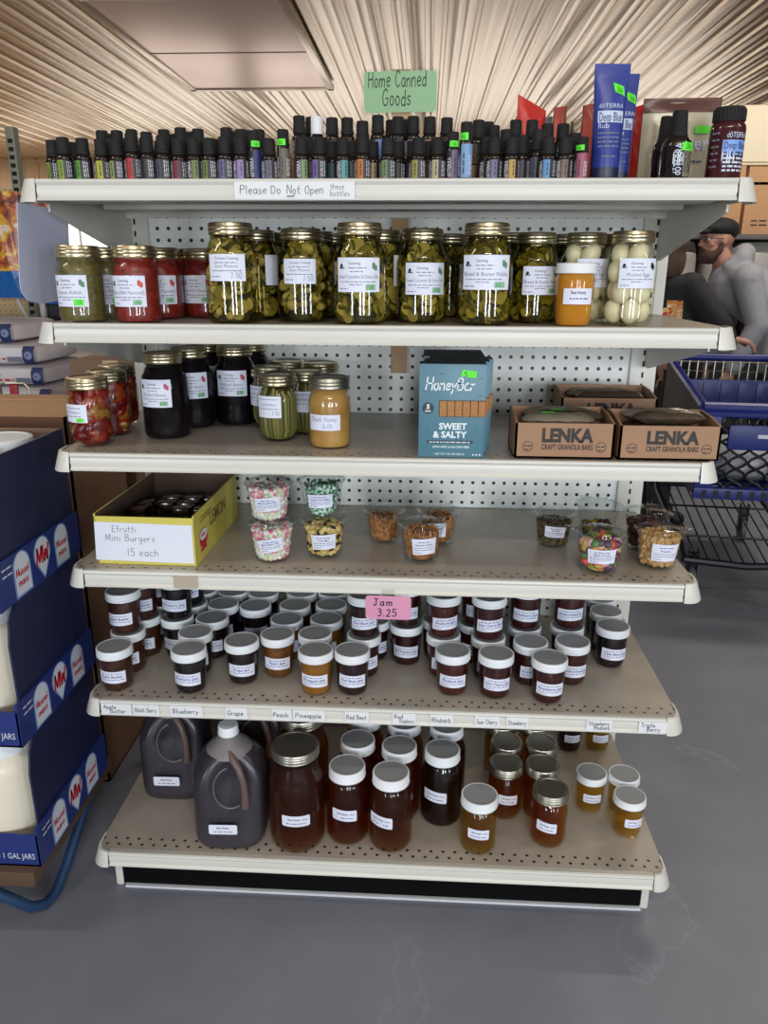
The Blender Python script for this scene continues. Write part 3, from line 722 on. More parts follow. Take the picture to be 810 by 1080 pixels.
# red wire holder in front of the sacks
wh = thing('wire_holder', 'small wire holder with a red tag in front of the flour sacks', 'holder', (-1.20, .98, 0))
c_ = MB()
for x in (-.045, .045): c_.tube([(x, 0, 0), (x, 0, .955), (x * .7, 0, .968)], .0035, RING2, 6)
c_.tube([(-.03, 0, .968), (.03, 0, .968)], .0035, RING2, 6); ob('wire_frame', c_, wh)
c_ = MB(); c_.box(-.013, .013, -.008, .0, .86, .965, mat('tag_red', (170, 30, 40), .5), .002); ob('red_tag', c_, wh)

# ================================================================== BACKGROUND, FAR SIDE: CART, SHOPPERS, RACK
CB = mat('cart_blue', (24, 38, 118), 0.4, noise=.05, nscale=12); CBD = mat('cart_navy', (9, 11, 28), 0.6); WIRE = mat('cart_wire', (44, 46, 52), 0.35, 0.6)
ct = thing('shopping_cart', 'blue plastic shopping cart with a black wire rack underneath', 'shopping cart', (1.455, 2.07, 0), -.11)
X0, X1, YN, YR = -.235, .235, -.39, .40      # nose at YN faces the camera
def lattice(mb, fn, u0, u1, v0, v1, du, dv, r, material):
    """rounded diamond openings: crossing wavy bars"""
    n = max(2, int(round((u1 - u0) / du)))
    for k in range(n):
        for s in (0, 1):
            P = []; m_ = int((v1 - v0) / dv * 6)
            for i in range(m_ + 1):
                v = v0 + (v1 - v0) * i / m_
                ph = (v - v0) / dv * PI
                P.append(fn(u0 + (k + .5) * (u1 - u0) / n + (du * .46) * math.cos(ph + s * PI), v))
            mb.tube(P, r, material, 5, caps=False)
nose = lambda u, v: (u, YN + .03 * (.80 - v) / .34 + .0, v)
b = MB()
for a_, c_ in (((X0, .80), (X1, .80)), ((X0 + .02, .455), (X1 - .02, .455)), ((X0, .80), (X0 + .02, .455)), ((X1, .80), (X1 - .02, .455))):
    b.tube([nose(*a_), nose(*c_)], .022, CB, 8)
b.box(X0, X1, YN - .012, YN + .012, .765, .81, CB, .008)
lattice(b, nose, X0 + .05, X1 - .05, .47, .77, .075, .055, .006, WIRE)
b.box(X0 + .0, X0 + .075, YN - .008, YN + .02, .46, .79, CB, .01); b.box(X1 - .075, X1, YN - .008, YN + .02, .46, .79, CB, .01)
b.box(-.13, .15, YN - .006, YN + .010, .635, .735, CB, .01); b.box(-.02, .13, YN - .008, YN - .005, .685, .700, mat('plate_white', (206, 214, 230), .5))
b.box(X0, X1, YN - .012, YN + .02, .43, .475, CB, .006)
for k in range(9): b.box(X0 + .03 + .046 * k, X0 + .05 + .046 * k, YN - .0135, YN - .011, .437, .468, CBD)
ob('nose_panel', b, ct)
for s in (X0, X1):
    b = MB(); side = lambda u, v, s=s: (s, u, v)
    b.slab([(YN, .80), (YR, .905), (YR, .60), (YN, .45)], .012, CBD, lambda u, v, w_, s=s: (s - .006 + w_, u, v)) if s < 0 else lattice(b, side, YN, YR, .5, .82, .09, .06, .006, CBD)
    b.tube([(s, YN, .805), (s, YR, .915)], .018, CB, 8)
    ob('basket_side', b, ct)
b = MB(); b.box(X0, X1, YN, YR, .445, .452, CBD)
for k in range(9): b.box(X0, X1, YN + .08 * k, YN + .08 * k + .012, .452, .462, CB)
ob('basket_floor', b, ct)
b = MB(); b.box(-.20, .20, YR - .21, YR - .19, .66, .835, CB, .006)
for k in range(5): b.box(-.19 + .078 * k, -.125 + .078 * k, YR - .216, YR - .21, .67, .825, CB, .003)
ob('child_seat', b, ct)
b = MB()
for k in range(12): b.tube([(X0 + .02 + .039 * k, YR, .60), (X0 + .02 + .039 * k, YR, .90)], .0035, RING2, 5)
for k in range(7): b.tube([(X0, YR, .63 + .044 * k), (X1, YR, .63 + .044 * k)], .0035, RING2, 5)
ob('rear_gate', b, ct)
b = MB(); b.tube([(X0 - .02, YR + .02, .915), (X1 + .02, YR + .02, .915)], .018, CB, 10); ob('handle', b, ct)
b = MB()
for x in (X0 + .0, X1): b.tube([(x, YN + .0, .16), (x, YN + .10, .20), (x, YR - .1, .27), (x, YR + .02, .36), (x, YR + .03, .85)], .014, WIRE, 8)
b.tube([(X0, YN, .16), (0, YN - .03, .155), (X1, YN, .16)], .016, WIRE, 8); b.tube([(X0, YR - .05, .29), (X1, YR - .05, .29)], .012, WIRE, 8)
ob('chassis', b, ct)
b = MB()
for k in range(9):
    x = X0 + .05 + .046 * k; b.tube([(x, YN, .165), (x, YR - .05, .285), (x, YR - .03, .36)], .004, WIRE, 6)
for y, z in ((YN + .2, .20), (YN + .5, .25)): b.tube([(X0, y, z), (X1, y, z)], .005, WIRE, 6)
ob('bottom_rack', b, ct)
for x, y in ((X0 + .05, YN + .06), (X1 - .05, YN + .06), (X0 + .02, YR), (X1 - .02, YR)):
    b = MB(); b.lathe([(0, -.014), (.045, -.014), (.056, -.010), (.056, .010), (.045, .014), (0, .014)], mat('wheel_grey', (86, 88, 92), .5), 18, Matrix.Translation((x, y, .0565)) @ Matrix.Rotation(PI / 2, 4, 'Y'))
    wl = ob('wheel', b, ct)
    b = MB(); b.box(x - .021, x - .017, y - .016, y + .02, .05, .19, WIRE, .002); b.box(x + .017, x + .021, y - .016, y + .02, .05, .19, WIRE, .002); b.box(x - .02, x + .02, y - .012, y + .02, .12, .17, WIRE, .003)
    ob('caster_fork', b, wl)
# pale bags lying in the basket
b = MB(); b.ball((0, 0, .09), (.19, .20, .09), mat('bag_pale', (196, 198, 204), .5, bump=.5, nscale=14), 16, 10)
tag(ob('goods_bag', b, None, (1.44, 1.93, .4636)), 'pale plastic bag of goods lying in the blue cart', 'bag')

def fused(mb, voxel, smooth, name):
    """raw overlapping volumes -> one continuous skin"""
    me = mb.mesh(name); o = bpy.data.objects.new(name, me); COL.objects.link(o)
    r = o.modifiers.new('r', 'REMESH'); r.mode = 'VOXEL'; r.voxel_size = voxel
    s = o.modifiers.new('s', 'SMOOTH'); s.factor = .5; s.iterations = smooth
    dg = bpy.context.evaluated_depsgraph_get(); dg.update()
    out = bpy.data.meshes.new_from_object(o.evaluated_get(dg)); bpy.data.objects.remove(o)
    out.name = name; out.materials.clear()
    for m_ in mb.mats[:1]: out.materials.append(m_)
    for p in out.polygons: p.material_index = 0
    out.polygons.foreach_set('use_smooth', [True] * len(out.polygons))
    return out
def limb(mb, pts, rs, m_):
    mb.tube(pts, rs, m_, 12)
    for p, r in zip(pts, rs): mb.ball(p, r, m_, 12, 8)
SKIN = mat('skin', (176, 128, 108), .55, noise=.05, nscale=30)
def hand(mb, wrist, d, n, side, m_, curl=.5):
    """palm and five separate fingers; d along the fingers, n out of the back of the hand"""
    wrist, d, n = Vector(wrist), Vector(d).normalized(), Vector(n).normalized()
    s = d.cross(n).normalized() * side
    for k in range(4):
        limb(mb, [wrist + d * .01 + s * (-.02 + .013 * k) , wrist + d * .085 + s * (-.030 + .020 * k)], [.014, .0115], m_)
        L = (.062, .075, .070, .052)[k]; p = wrist + d * .085 + s * (-.030 + .020 * k); a = .25
        P = [p]; 
        for j, f in enumerate((.45, .32, .25)):
            a += curl * (.6 if j == 0 else .8)
            p = p + (d * math.cos(a) - n * math.sin(a)) * L * f; P.append(p)
        limb(mb, P, [.0105, .0098, .009, .0078], m_)
    p = wrist + d * .025 - s * .026
    limb(mb, [p, p + d * .03 - s * .022 - n * .012, p + d * .058 - s * .024 - n * .028], [.0135, .0115, .009], m_)
def head(mb, c, f, m_, sc=1.0):
    """c centre, f the way the face looks (horizontal)"""
    f = Vector(f).normalized(); sd = Vector((0, 0, 1)).cross(f); c = Vector(c)
    X = Matrix((f, sd, Vector((0, 0, 1)))).transposed().to_4x4()
    P = lambda a, b, z: c + (f * a + sd * b + Vector((0, 0, z))) * sc
    mb.ball(P(-.012, 0, .03), (.098 * sc, .076 * sc, .092 * sc), m_, 20, 14, X)
    mb.ball(P(.022, 0, -.045), (.068 * sc, .058 * sc, .072 * sc), m_, 18, 12, X)
    mb.ball(P(.060, 0, -.095), (.026 * sc, .026 * sc, .020 * sc), m_, 12, 8, X)            # chin
    mb.ball(P(.083, 0, .030), (.014 * sc, .045 * sc, .012 * sc), m_, 12, 8, X)             # brow
    limb(mb, [P(.086, 0, .018), P(.104, 0, -.012), P(.108, 0, -.024)], [.008 * sc, .011 * sc, .013 * sc], m_)   # nose
    mb.ball(P(.085, 0, -.052), (.012 * sc, .022 * sc, .006 * sc), m_, 10, 6, X); mb.ball(P(.083, 0, -.064), (.012 * sc, .020 * sc, .007 * sc), m_, 10, 6, X)
    for s in (-1, 1):
        mb.ball(P(-.008, s * .077, -.004), (.020 * sc, .008 * sc, .032 * sc), m_, 10, 8, X)
        mb.ball(P(.055, s * .040, -.018), (.026 * sc, .022 * sc, .022 * sc), m_, 10, 8, X)
    return P, X
# ---- man in grey: faces along -x, bends a little over the cart
man = thing('person', 'bearded man in a black flat cap and grey hooded sweatshirt behind the cart', 'person', (2.24, 3.52, 0))
hc = on_y(756, 254, 3.52) - Vector(man.location); HX, HZ = hc.x, hc.z
b = MB(); P, X = head(b, (HX, 0, HZ), (-1, -.22, 0), SKIN, .98)
limb(b, [(HX + .02, 0, HZ - .07), (HX + .10, 0, HZ - .19)], [.058, .066], SKIN)
limb(b, [(HX + .12, 0, HZ - .22), (.02, 0, 1.00), (.02, 0, .86)], [.12, .145, .15], SKIN)
for s in (-1, 1):
    limb(b, [(.02, s * .09, .85), (-.02, s * .10, .46), (.03, s * .10, .09)], [.085, .058, .042], SKIN)
    limb(b, [(.03, s * .10, .05), (-.12, s * .12, .035)], [.045, .035], SKIN)
limb(b, [(HX + .13, -.17, HZ - .20), (HX + .20, -.24, HZ - .47), (HX + .10, -.22, HZ - .72)], [.055, .045, .034], SKIN)
limb(b, [(HX + .13, .17, HZ - .20), (HX + .20, .24, HZ - .47), (HX + .10, .22, HZ - .72)], [.055, .045, .034], SKIN)
hand(b, (HX + .095, -.22, HZ - .735), (-.35, 0, -1), (0, -1, 0), 1, SKIN); hand(b, (HX + .095, .22, HZ - .735), (-.35, 0, -1), (0, 1, 0), -1, SKIN)
ob('body', fused(b, .0085, 3, 'body'), man)
HOOD = mat('hoodie_grey', (150, 150, 156), .8, noise=.05, nscale=40, bump=.2)
b = MB()
limb(b, [(HX + .10, 0, HZ - .165), (HX + .13, 0, HZ - .23), (.0, 0, 1.06), (.02, 0, .93), (.02, 0, .84)], [.085, .15, .178, .175, .168], HOOD)
for s in (-1, 1): limb(b, [(HX + .12, s * .05, HZ - .18), (HX + .14, s * .18, HZ - .215), (HX + .21, s * .24, HZ - .47), (HX + .11, s * .222, HZ - .71)], [.085, .088, .068, .050], HOOD)
limb(b, [(HX + .06, -.085, HZ - .145), (HX + .13, -.09, HZ - .10), (HX + .17, 0, HZ - .075), (HX + .13, .09, HZ - .10), (HX + .06, .085, HZ - .145)], [.040, .055, .066, .055, .040], HOOD)
ob('hoodie', fused(b, .014, 4, 'hoodie'), man, label='grey hooded sweatshirt')
TR = mat('trousers_dark', (40, 42, 50), .8); b = MB()
limb(b, [(.02, 0, .92), (.02, 0, .84)], [.165, .165], TR)
for s in (-1, 1): limb(b, [(.02, s * .09, .83), (-.02, s * .10, .46), (.03, s * .10, .10)], [.105, .078, .066], TR)
ob('trousers', fused(b, .014, 4, 'trousers'), man)
for s in (-1, 1):
    b = MB(); limb(b, [(.04, s * .10, .052), (-.08, s * .115, .045), (-.14, s * .122, .038)], [.052, .046, .038], mat('shoe_black', (24, 22, 22), .5)); ob('shoe', b, man)
BEARD = mat('beard_brown', (74, 52, 42), .9, noise=.3, nscale=120, bump=.6); b = MB()
b.ball(P(.040, 0, -.085), (.062, .062, .050), BEARD, 16, 10, X); b.ball(P(.068, 0, -.098), (.034, .040, .036), BEARD, 14, 10, X)
for s in (-1, 1): limb(b, [P(.002, s * .070, -.01), P(.012, s * .066, -.055), P(.05, s * .045, -.095)], [.012, .020, .024], BEARD)
limb(b, [P(.084, -.030, -.055), P(.096, 0, -.044), P(.084, .030, -.055)], [.008, .010, .008], BEARD)
ob('beard', fused(b, .007, 2, 'beard'), man)
CAP = mat('cap_black', (15, 15, 17), .75); b = MB()
b.ball(P(-.012, 0, .070), (.112, .090, .062), CAP, 20, 12, X); b.ball(P(.045, 0, .072), (.085, .080, .040), CAP, 18, 10, X)
b.ball(P(.105, 0, .048), (.060, .070, .012), CAP, 16, 8, X); b.ball(P(-.06, 0, .050), (.060, .080, .050), CAP, 14, 8, X)
ob('flat_cap', fused(b, .008, 3, 'flat_cap'), man)
b = MB()
for s in (-1, 1):
    b.tube([P(.094, s * .034 + .022 * math.cos(t * PI / 6), .008 + .016 * math.sin(t * PI / 6)) for t in range(12)], .0022, BLACK, 6, closed=True)
    b.tube([P(.092, s * .055, .012), P(.0, s * .080, .010)], .002, BLACK, 6)
b.tube([P(.096, -.012, .012), P(.096, .012, .012)], .002, BLACK, 6)
ob('glasses', b, man)
for s in (-1, 1):
    b = MB(); b.ball(P(.078, s * .034, .008), .011, mat('eye_white', (222, 218, 212), .3), 10, 8); b.ball(P(.086, s * .034, .008), .0055, BLACK, 8, 6); ob('eye', b, man)
# ---- second shopper in black, in front of the man, one arm along to the cart handle
wom = thing('person', 'person in a black jacket leaning with one hand on the cart handle', 'person', (1.33, 2.76, 0))
W0 = Vector(wom.location)
hc = on_y(699, 262, 2.76) - W0; hand_at = Vector((1.645, 2.50, .962)) - W0; sh_ = on_y(728, 305, 2.68) - W0
b = MB(); P, X = head(b, hc, (-.8, .75, 0), SKIN, .92)
limb(b, [hc + Vector((.0, -.02, -.07)), hc + Vector((.02, -.01, -.20))], [.050, .055], SKIN)
limb(b, [hc + Vector((.03, 0, -.24)), (.02, 0, .98), (.02, 0, .84)], [.11, .125, .145], SKIN)
for s in (-1, 1):
    limb(b, [(.02 + s * .02, s * .08, .84), (.0, s * .09, .45), (.02, s * .09, .09)], [.085, .055, .04], SKIN); limb(b, [(.02, s * .09, .05), (.12, s * .10, .033)], [.042, .032], SKIN)
el = (sh_ + hand_at) / 2 + Vector((-.01, -.03, -.035))
wr = hand_at + Vector((-.085, .035, .040))
limb(b, [sh_, el, wr], [.052, .042, .03], SKIN); hand(b, wr, (.9, -.22, -.16), (.1, -.1, 1), 1, SKIN, .55)
limb(b, [hc + Vector((.02, .15, -.26)), (.06, .24, .98), (.18, .20, .86)], [.05, .04, .03], SKIN); hand(b, (.18, .20, .86), (.6, 0, -1), (1, 0, .4), 1, SKIN)
ob('body', fused(b, .0085, 3, 'body'), wom)
JK = mat('jacket_black', (17, 18, 22), .8, noise=.1, nscale=30, bump=.2); b = MB()
limb(b, [hc + Vector((.02, 0, -.17)), hc + Vector((.035, -.01, -.25)), (.04, -.01, 1.05), (.03, 0, .90), (.03, 0, .80)], [.07, .128, .148, .160, .165], JK)
limb(b, [hc + Vector((.05, -.06, -.21)), sh_, el, wr - Vector((.012, 0, 0))], [.085, .084, .064, .046], JK)
limb(b, [hc + Vector((.02, .10, -.22)), hc + Vector((.03, .16, -.27)), (.07, .24, .98), (.17, .20, .875)], [.08, .075, .06, .045], JK)
ob('jacket', fused(b, .013, 4, 'jacket'), wom, label='black jacket')
b = MB(); limb(b, [(.02, 0, .86), (.02, 0, .80)], [.150, .152], TR)
for s in (-1, 1): limb(b, [(.02, s * .075, .80), (.0, s * .09, .45), (.02, s * .09, .10)], [.10, .075, .06], TR)
ob('trousers', fused(b, .014, 4, 'trousers'), wom)
for s in (-1, 1):
    b = MB(); limb(b, [(.01, s * .09, .050), (.08, s * .097, .042), (.13, s * .10, .036)], [.048, .044, .036], mat('shoe_black', (24, 22, 22), .5)); ob('shoe', b, wom)
HAIR = mat('hair_brown', (84, 66, 50), .7, noise=.25, nscale=80, bump=.5); b = MB()
b.ball(P(-.035, 0, .035), (.098, .092, .10), HAIR, 16, 12, X); b.ball(P(-.07, 0, -.06), (.055, .080, .10), HAIR, 16, 10, X)
ob('hair', fused(b, .008, 3, 'hair'), wom)

# ---- rack with cartons behind the shoppers
rk2 = thing('stock_rack', 'tall steel rack holding cartons behind the shoppers', 'rack', (2.35, 4.25, 0))
RS = mat('rack_steel', (96, 92, 88), .5); b = MB()
for x in (-1.05, .85):
    for y in (-.3, .3): b.box(x, x + .04, y - .02, y + .02, 0, 1.92, RS, .003)
ob('post', b, rk2)
for z in (.18, .80, 1.20, 1.54): 
    b = MB(); b.box(-1.05, .89, -.33, .33, z - .03, z, RS, .004); ob('rack_shelf', b, rk2)
b = MB(); b.box(-1.05, .89, .331, .345, .05, 1.9, mat('rack_shade', (70, 66, 64), .7)); ob('shade_sheet', b, rk2)  # dark sheet put in for the shadows inside the rack
for k, (x0, x1, z1) in enumerate(((1.42, 1.74, 1.93), (1.76, 2.06, 1.945), (2.08, 2.42, 1.94), (2.44, 2.80, 1.94))):
    carton('kraft_carton', 'kraft carton with black print on the rack, ' + ('partly behind the supplement bottle', 'second along from the supplement bottle', 'above the capped man', 'far end of the row')[k], x0, x1, 3.96, 4.4, 1.541, z1, KRAFT, group='cartons along the upper rack',
           printed=[('', -.12, .05, .016), ('', -.12, .075, .016), ('', -.12, .29, .03), ('', .06, .29, .03)])
b = MB(); FOAM = mat('foam_cream', (246, 230, 198), .6, noise=.03, nscale=6)
b.box(-.80, .80, -.26, .25, 0, .34, FOAM, .012); b.box(-.805, .805, -.265, .255, .016, .022, mat('foam_seam', (190, 168, 132), .7))
tag(ob('foam_box', b, None, (2.22, 4.22, 1.9465)), 'long cream foam box lying on top of the kraft cartons', 'box')
WRAPM = mat('wrap_grey', (176, 172, 166), .25, noise=.2, nscale=9, bump=.6)
for k, (x, z, w_, h_, d_) in enumerate(((1.50, 1.201, .2, .27, .3), (1.74, 1.201, .2, .30, .3), (1.98, 1.201, .21, .29, .3), (2.22, 1.201, .2, .295, .3), (2.46, 1.201, .2, .26, .3), (1.62, .801, .3, .335, .3), (1.98, .801, .32, .3, .3), (2.4, .801, .34, .32, .3))):
    b = MB(); b.add(*((lambda V, F: (V, F))([(w_ / 2 * math.copysign(abs(math.cos(a)) ** .4, math.cos(a)) * (1 - .12 * t ** 6), d_ / 2 * math.copysign(abs(math.sin(a)) ** .4, math.sin(a)) * (1 - .5 * t ** 6), h_ * t) for t in [j / 8 for j in range(9)] for a in [2 * PI * i / 20 for i in range(20)]],
        [(j * 20 + i, j * 20 + (i + 1) % 20, (j + 1) * 20 + (i + 1) % 20, (j + 1) * 20 + i) for j in range(8) for i in range(20)] + [tuple(range(160, 180)), tuple(range(19, -1, -1))])), WRAPM)
    tag(ob('wrapped_bundle', b, None, (x, 4.12, z)), 'grey plastic wrapped bundle on the rack, ' + ('first', 'second', 'third', 'fourth', 'fifth', 'first', 'second', 'third')[k] + (' along the shelf behind the shoppers' if k < 5 else ' along the shelf behind the cart'), 'bundle', 'wrapped bundles on the rack')
# low stand with bright food packets seen past the jacket
pk = thing('packet_stand', 'small grey stand of food packets behind the shelving end', 'stand', (1.10, 2.15, 0)); b = MB()
b.box(-.10, .10, -.09, .09, 1.035, 1.06, RS, .003); b.box(-.02, .02, .03, .06, 0, 1.035, RS, .003); b.box(-.12, .12, -.10, .10, 0, .02, RS, .003); ob('frame', b, pk)
PKC = [(206, 96, 40), (170, 44, 34), (190, 120, 60)]
for k in range(3):
    b = MB(); m0 = print_mat('packet_%d' % k, [(60, 40, 34), PKC[k], PKC[k], (222, 190, 110), (226, 220, 206)], 40)
    hh = (.12, .10, .13)[k]
    b.add([(s * .034 * (1 if j in (0, 6) else .94), q * (.0006 + .018 * math.sin(PI * j / 6)), hh * j / 6) for q in (-1, 1) for j in range(7) for s in (-1, 0, 1)],
          [(o_ + j * 3 + i, o_ + j * 3 + i + 1, o_ + j * 3 + 4 + i, o_ + j * 3 + 3 + i) for o_ in (0, 21) for j in range(6) for i in (0, 1)] + [(j * 3, j * 3 + 3, 21 + j * 3 + 3, 21 + j * 3) for j in range(6)] + [(j * 3 + 2, j * 3 + 5, 21 + j * 3 + 5, 21 + j * 3 + 2) for j in range(6)], m0)
    tag(ob('food_packet', b, None, (1.05 + .055 * k, 2.10 + .03 * k, 1.0605)), ('orange printed', 'red printed', 'tan printed')[k] + ' food packet on the stand beside the black jacket', 'packet', 'packets on the small stand')

# ================================================================== SIGNS AND PAPER TAGS
def plane(c, w_, h_, tilt=0.0):
    """label plane facing the aisle, centre c"""
    ct_, st_ = math.cos(tilt), math.sin(tilt)
    return lambda u, v, l=0: (c[0] + u * ct_ - v * st_, c[1] - .0003 * l - .0003, c[2] + u * st_ + v * ct_)
def rrect(w_, h_, r, n=4):
    P = []
    for cx_, cy, a0 in ((w_ / 2 - r, h_ / 2 - r, 0), (-w_ / 2 + r, h_ / 2 - r, 90), (-w_ / 2 + r, -h_ / 2 + r, 180), (w_ / 2 - r, -h_ / 2 + r, 270)):
        P += [(cx_ + r * math.cos(math.radians(a0 + 90 * k / n)), cy + r * math.sin(math.radians(a0 + 90 * k / n))) for k in range(n + 1)]
    return P
LAM = glass('laminate', (250, 252, 250), .08, .05, .6)
GREENP = mat('green_card', (176, 218, 170), .35); PINKP = mat('pink_card', (255, 166, 208), .35); WOOD = mat('lath_wood', (186, 152, 116), .7, noise=.12, nscale=40)
pt = on_y(420, 73, .458); pb_ = on_y(421, 393, .466)
lt = thing('sign_lath', 'wooden lath standing up behind the top shelf and carrying the green sign', 'lath', (0.019, .4635, pb_.z))
b = MB(); b.box(-.0185, .0185, -.006, .006, 0, pt.z - pb_.z, WOOD, .001); ob('lath', b, lt)
c = on_y(422, 96.5, .452); a = on_y(384, 96, .452); e = on_y(462, 96, .452); sw = e.x - a.x; shh = on_y(422, 74, .452).z - on_y(422, 119, .452).z
sg = thing('shelf_sign', 'green handwritten sign for home canned goods above the top shelf', 'sign', (c.x, .456, c.z), 0)
b = MB(); f = plane((0, -.0006, 0), sw, shh, .012); b.slab(rrect(sw * .985, shh * .97, .008), .0006, GREENP, lambda u, v, w_: (u, -w_, v + .012 * u))
put(b, handwrite('Home Canned', .75, .3, 4), f, -sw * .43, shh * .12, .030, BLACK, 'l', sw * .80, 2); put(b, handwrite('Goods', .75, .3, 5), f, -sw * .24, -shh * .32, .030, BLACK, 'l', sw * .40, 2); ob('card', b, sg)
b = MB(); b.slab(rrect(sw * 1.06, shh * 1.08, .010), .0004, LAM, lambda u, v, w_: (u, -.0016 - w_, v + .012 * u)); ob('laminate', b, sg)
c = on_y(409.5, 640.5, -.006); a = on_y(386, 640, -.006); e = on_y(433.5, 640, -.006); t_ = on_y(410, 628.5, -.006); d_ = on_y(410, 653, -.006)
sw, shh = e.x - a.x, t_.z - d_.z
sg = thing('shelf_sign', 'small pink handwritten jam price sign hanging from a shelf edge', 'sign', (c.x, -.0075, c.z))
b = MB(); f = plane((0, -.0006, 0), sw, shh); b.slab(rrect(sw, shh, .006), .0006, PINKP, lambda u, v, w_: (u, -w_, v))
put(b, handwrite('Jam', 1.25, .3, 4, 3.2), f, -sw * .33, shh * .10, .0145, BLACK, 'l', sw * .62, 2); put(b, handwrite('3.25', 1.25, .3, 6, 2), f, -sw * .24, -shh * .36, .0145, BLACK, 'l', sw * .52, 2); ob('card', b, sg)
b = MB(); b.slab(rrect(sw * 1.06, shh * 1.14, .007), .0004, LAM, lambda u, v, w_: (u, -.0014 - w_, v)); b.box(-.012, .012, -.0016, .002, shh * .5, shh * .5 + .012, LAM); ob('laminate', b, sg)

TAGP = mat('tag_paper', (228, 230, 232), .6); TAGB = mat('tag_bare', (176, 164, 146), .6)
def lip_tag(name, label, px0, px1, zi, lines, h_=.025, cat='label', group=None, m=TAGP, seed=1, pen=.9):
    z = ZS[zi] - .0185; yy = -.0052
    a = on_y(px0, 0, yy); P0 = None
    # solve the height-independent x at the lip's own height
    def xat(px):
        lo, hi = 0, 1080
        for _ in range(40):
            m_ = (lo + hi) / 2
            if on_y(px, m_, yy).z > z: lo = m_
            else: hi = m_
        return on_y(px, lo, yy).x
    x0, x1 = xat(px0), xat(px1); w_ = x1 - x0; f = plane(((x0 + x1) / 2, yy, z), w_, h_)
    b = MB(); b.box((x0 + x1) / 2 - w_ / 2, (x0 + x1) / 2 + w_ / 2, yy, yy + .0009, z - h_ / 2, z + h_ / 2, m)
    n = len(lines)
    for k, (s, fx, fy, sz, mw) in enumerate(lines):
        put(b, handwrite(s, pen, .25, seed + k), f, -w_ / 2 + fx * w_, -h_ / 2 + fy * h_, sz, BLACK, 'l', mw * w_, 2)
    tag(ob(name, b), label, cat, group)
lip_tag('shelf_note', 'white handwritten note asking not to open bottles on the top shelf edge', 247, 374, 0, [('Please Do', .05, .30, .0125, .36), ('Not', .44, .30, .0125, .12), ('_', .44, .18, .0125, .12), ('Open', .59, .30, .0125, .16), ('these', .80, .56, .008, .12), ('bottles', .80, .16, .008, .17)], .026, pen=.6)
tags = [('Apple Butter', 107, 138.5), ('Black Berry', 140.5, 168), ('Blueberry', 179.5, 214), ('Grape', 238, 261), ('Peach', 286.5, 307.5), ('Pineapple', 309, 343), ('Red Beet', 363.5, 389), ('Red Raspberry', 414, 438.5), ('Rhubarb', 453.5, 478), ('Sour Cherry', 500.5, 527), ('Strawberry', 534, 557.5), ('Strawberry Rhubarb', 618.5, 645.5), ('Triple Berry', 673.5, 703.5)]
for k, (t, a, b_) in enumerate(tags):
    ws = t.split(' ')
    two = len(ws) == 2 and t in ('Apple Butter', 'Red Raspberry', 'Strawberry Rhubarb', 'Triple Berry')
    L = [(ws[0], .08, .54, .0088, .84 if len(ws[0]) > 6 else .6), (ws[1], .30, .16, .0088, .64)] if two else [(t, .08, .32, .010, .84)]
    lip_tag('flavour_tag', f'white handwritten {t.lower()} tag on the jam shelf edge', a, b_, 4, L, .025, 'tag', 'flavour tags on the jam shelf', seed=k + 3)
for k, (a, b_, zi) in enumerate(((214.5, 237, 4), (343.5, 363, 4), (389.5, 413.5, 4), (478.5, 500, 4), (558, 618, 4))):
    pass
lip_tag('tape_patch', 'bare beige patch of tape on the shelf edge below the yellow box', 183, 208, 3, [], .026, 'tape', m=TAGB)

# ================================================================== TOP SHELF: SMALL OIL BOTTLES
Z0 = ZS[0] - .0009
BODY = mat('bottle_dark', (30, 22, 22), .12, coat=.3); CAPK = mat('cap_black', (15, 15, 17), .42); CAPW = mat('cap_white', (232, 234, 238), .4)
LBK = mat('oil_label_dark', (40, 38, 44), .45); TXT_W = mat('oil_text', (212, 210, 216), .5)
OILC = {'lime': (150, 176, 62), 'green': (118, 190, 74), 'yellow': (196, 196, 60), 'cream green': (178, 186, 110), 'red': (206, 52, 52), 'dark red': (128, 32, 40), 'slate': (92, 98, 116), 'maroon': (138, 48, 62),
        'olive': (122, 136, 74), 'dark': (48, 46, 52), 'purple grey': (126, 114, 160), 'lavender': (168, 140, 204), 'grey purple': (112, 102, 132), 'taupe': (120, 112, 98), 'sage': (132, 160, 104), 'violet': (150, 116, 192),
        'teal': (84, 168, 160), 'dark teal': (48, 84, 84), 'orange': (220, 128, 44), 'blue': (96, 140, 212), 'grey': (128, 130, 128), 'salmon': (208, 144, 122), 'mauve': (184, 112, 136), 'tan': (186, 150, 96),
        'mustard': (178, 170, 74), 'cream': (206, 192, 150), 'light blue': (140, 184, 232), 'gold': (214, 168, 72), 'sky': (104, 168, 226), 'brown': (134, 104, 92), 'navy': (38, 48, 120), 'pink': (178, 96, 118), 'moss': (136, 150, 88)}
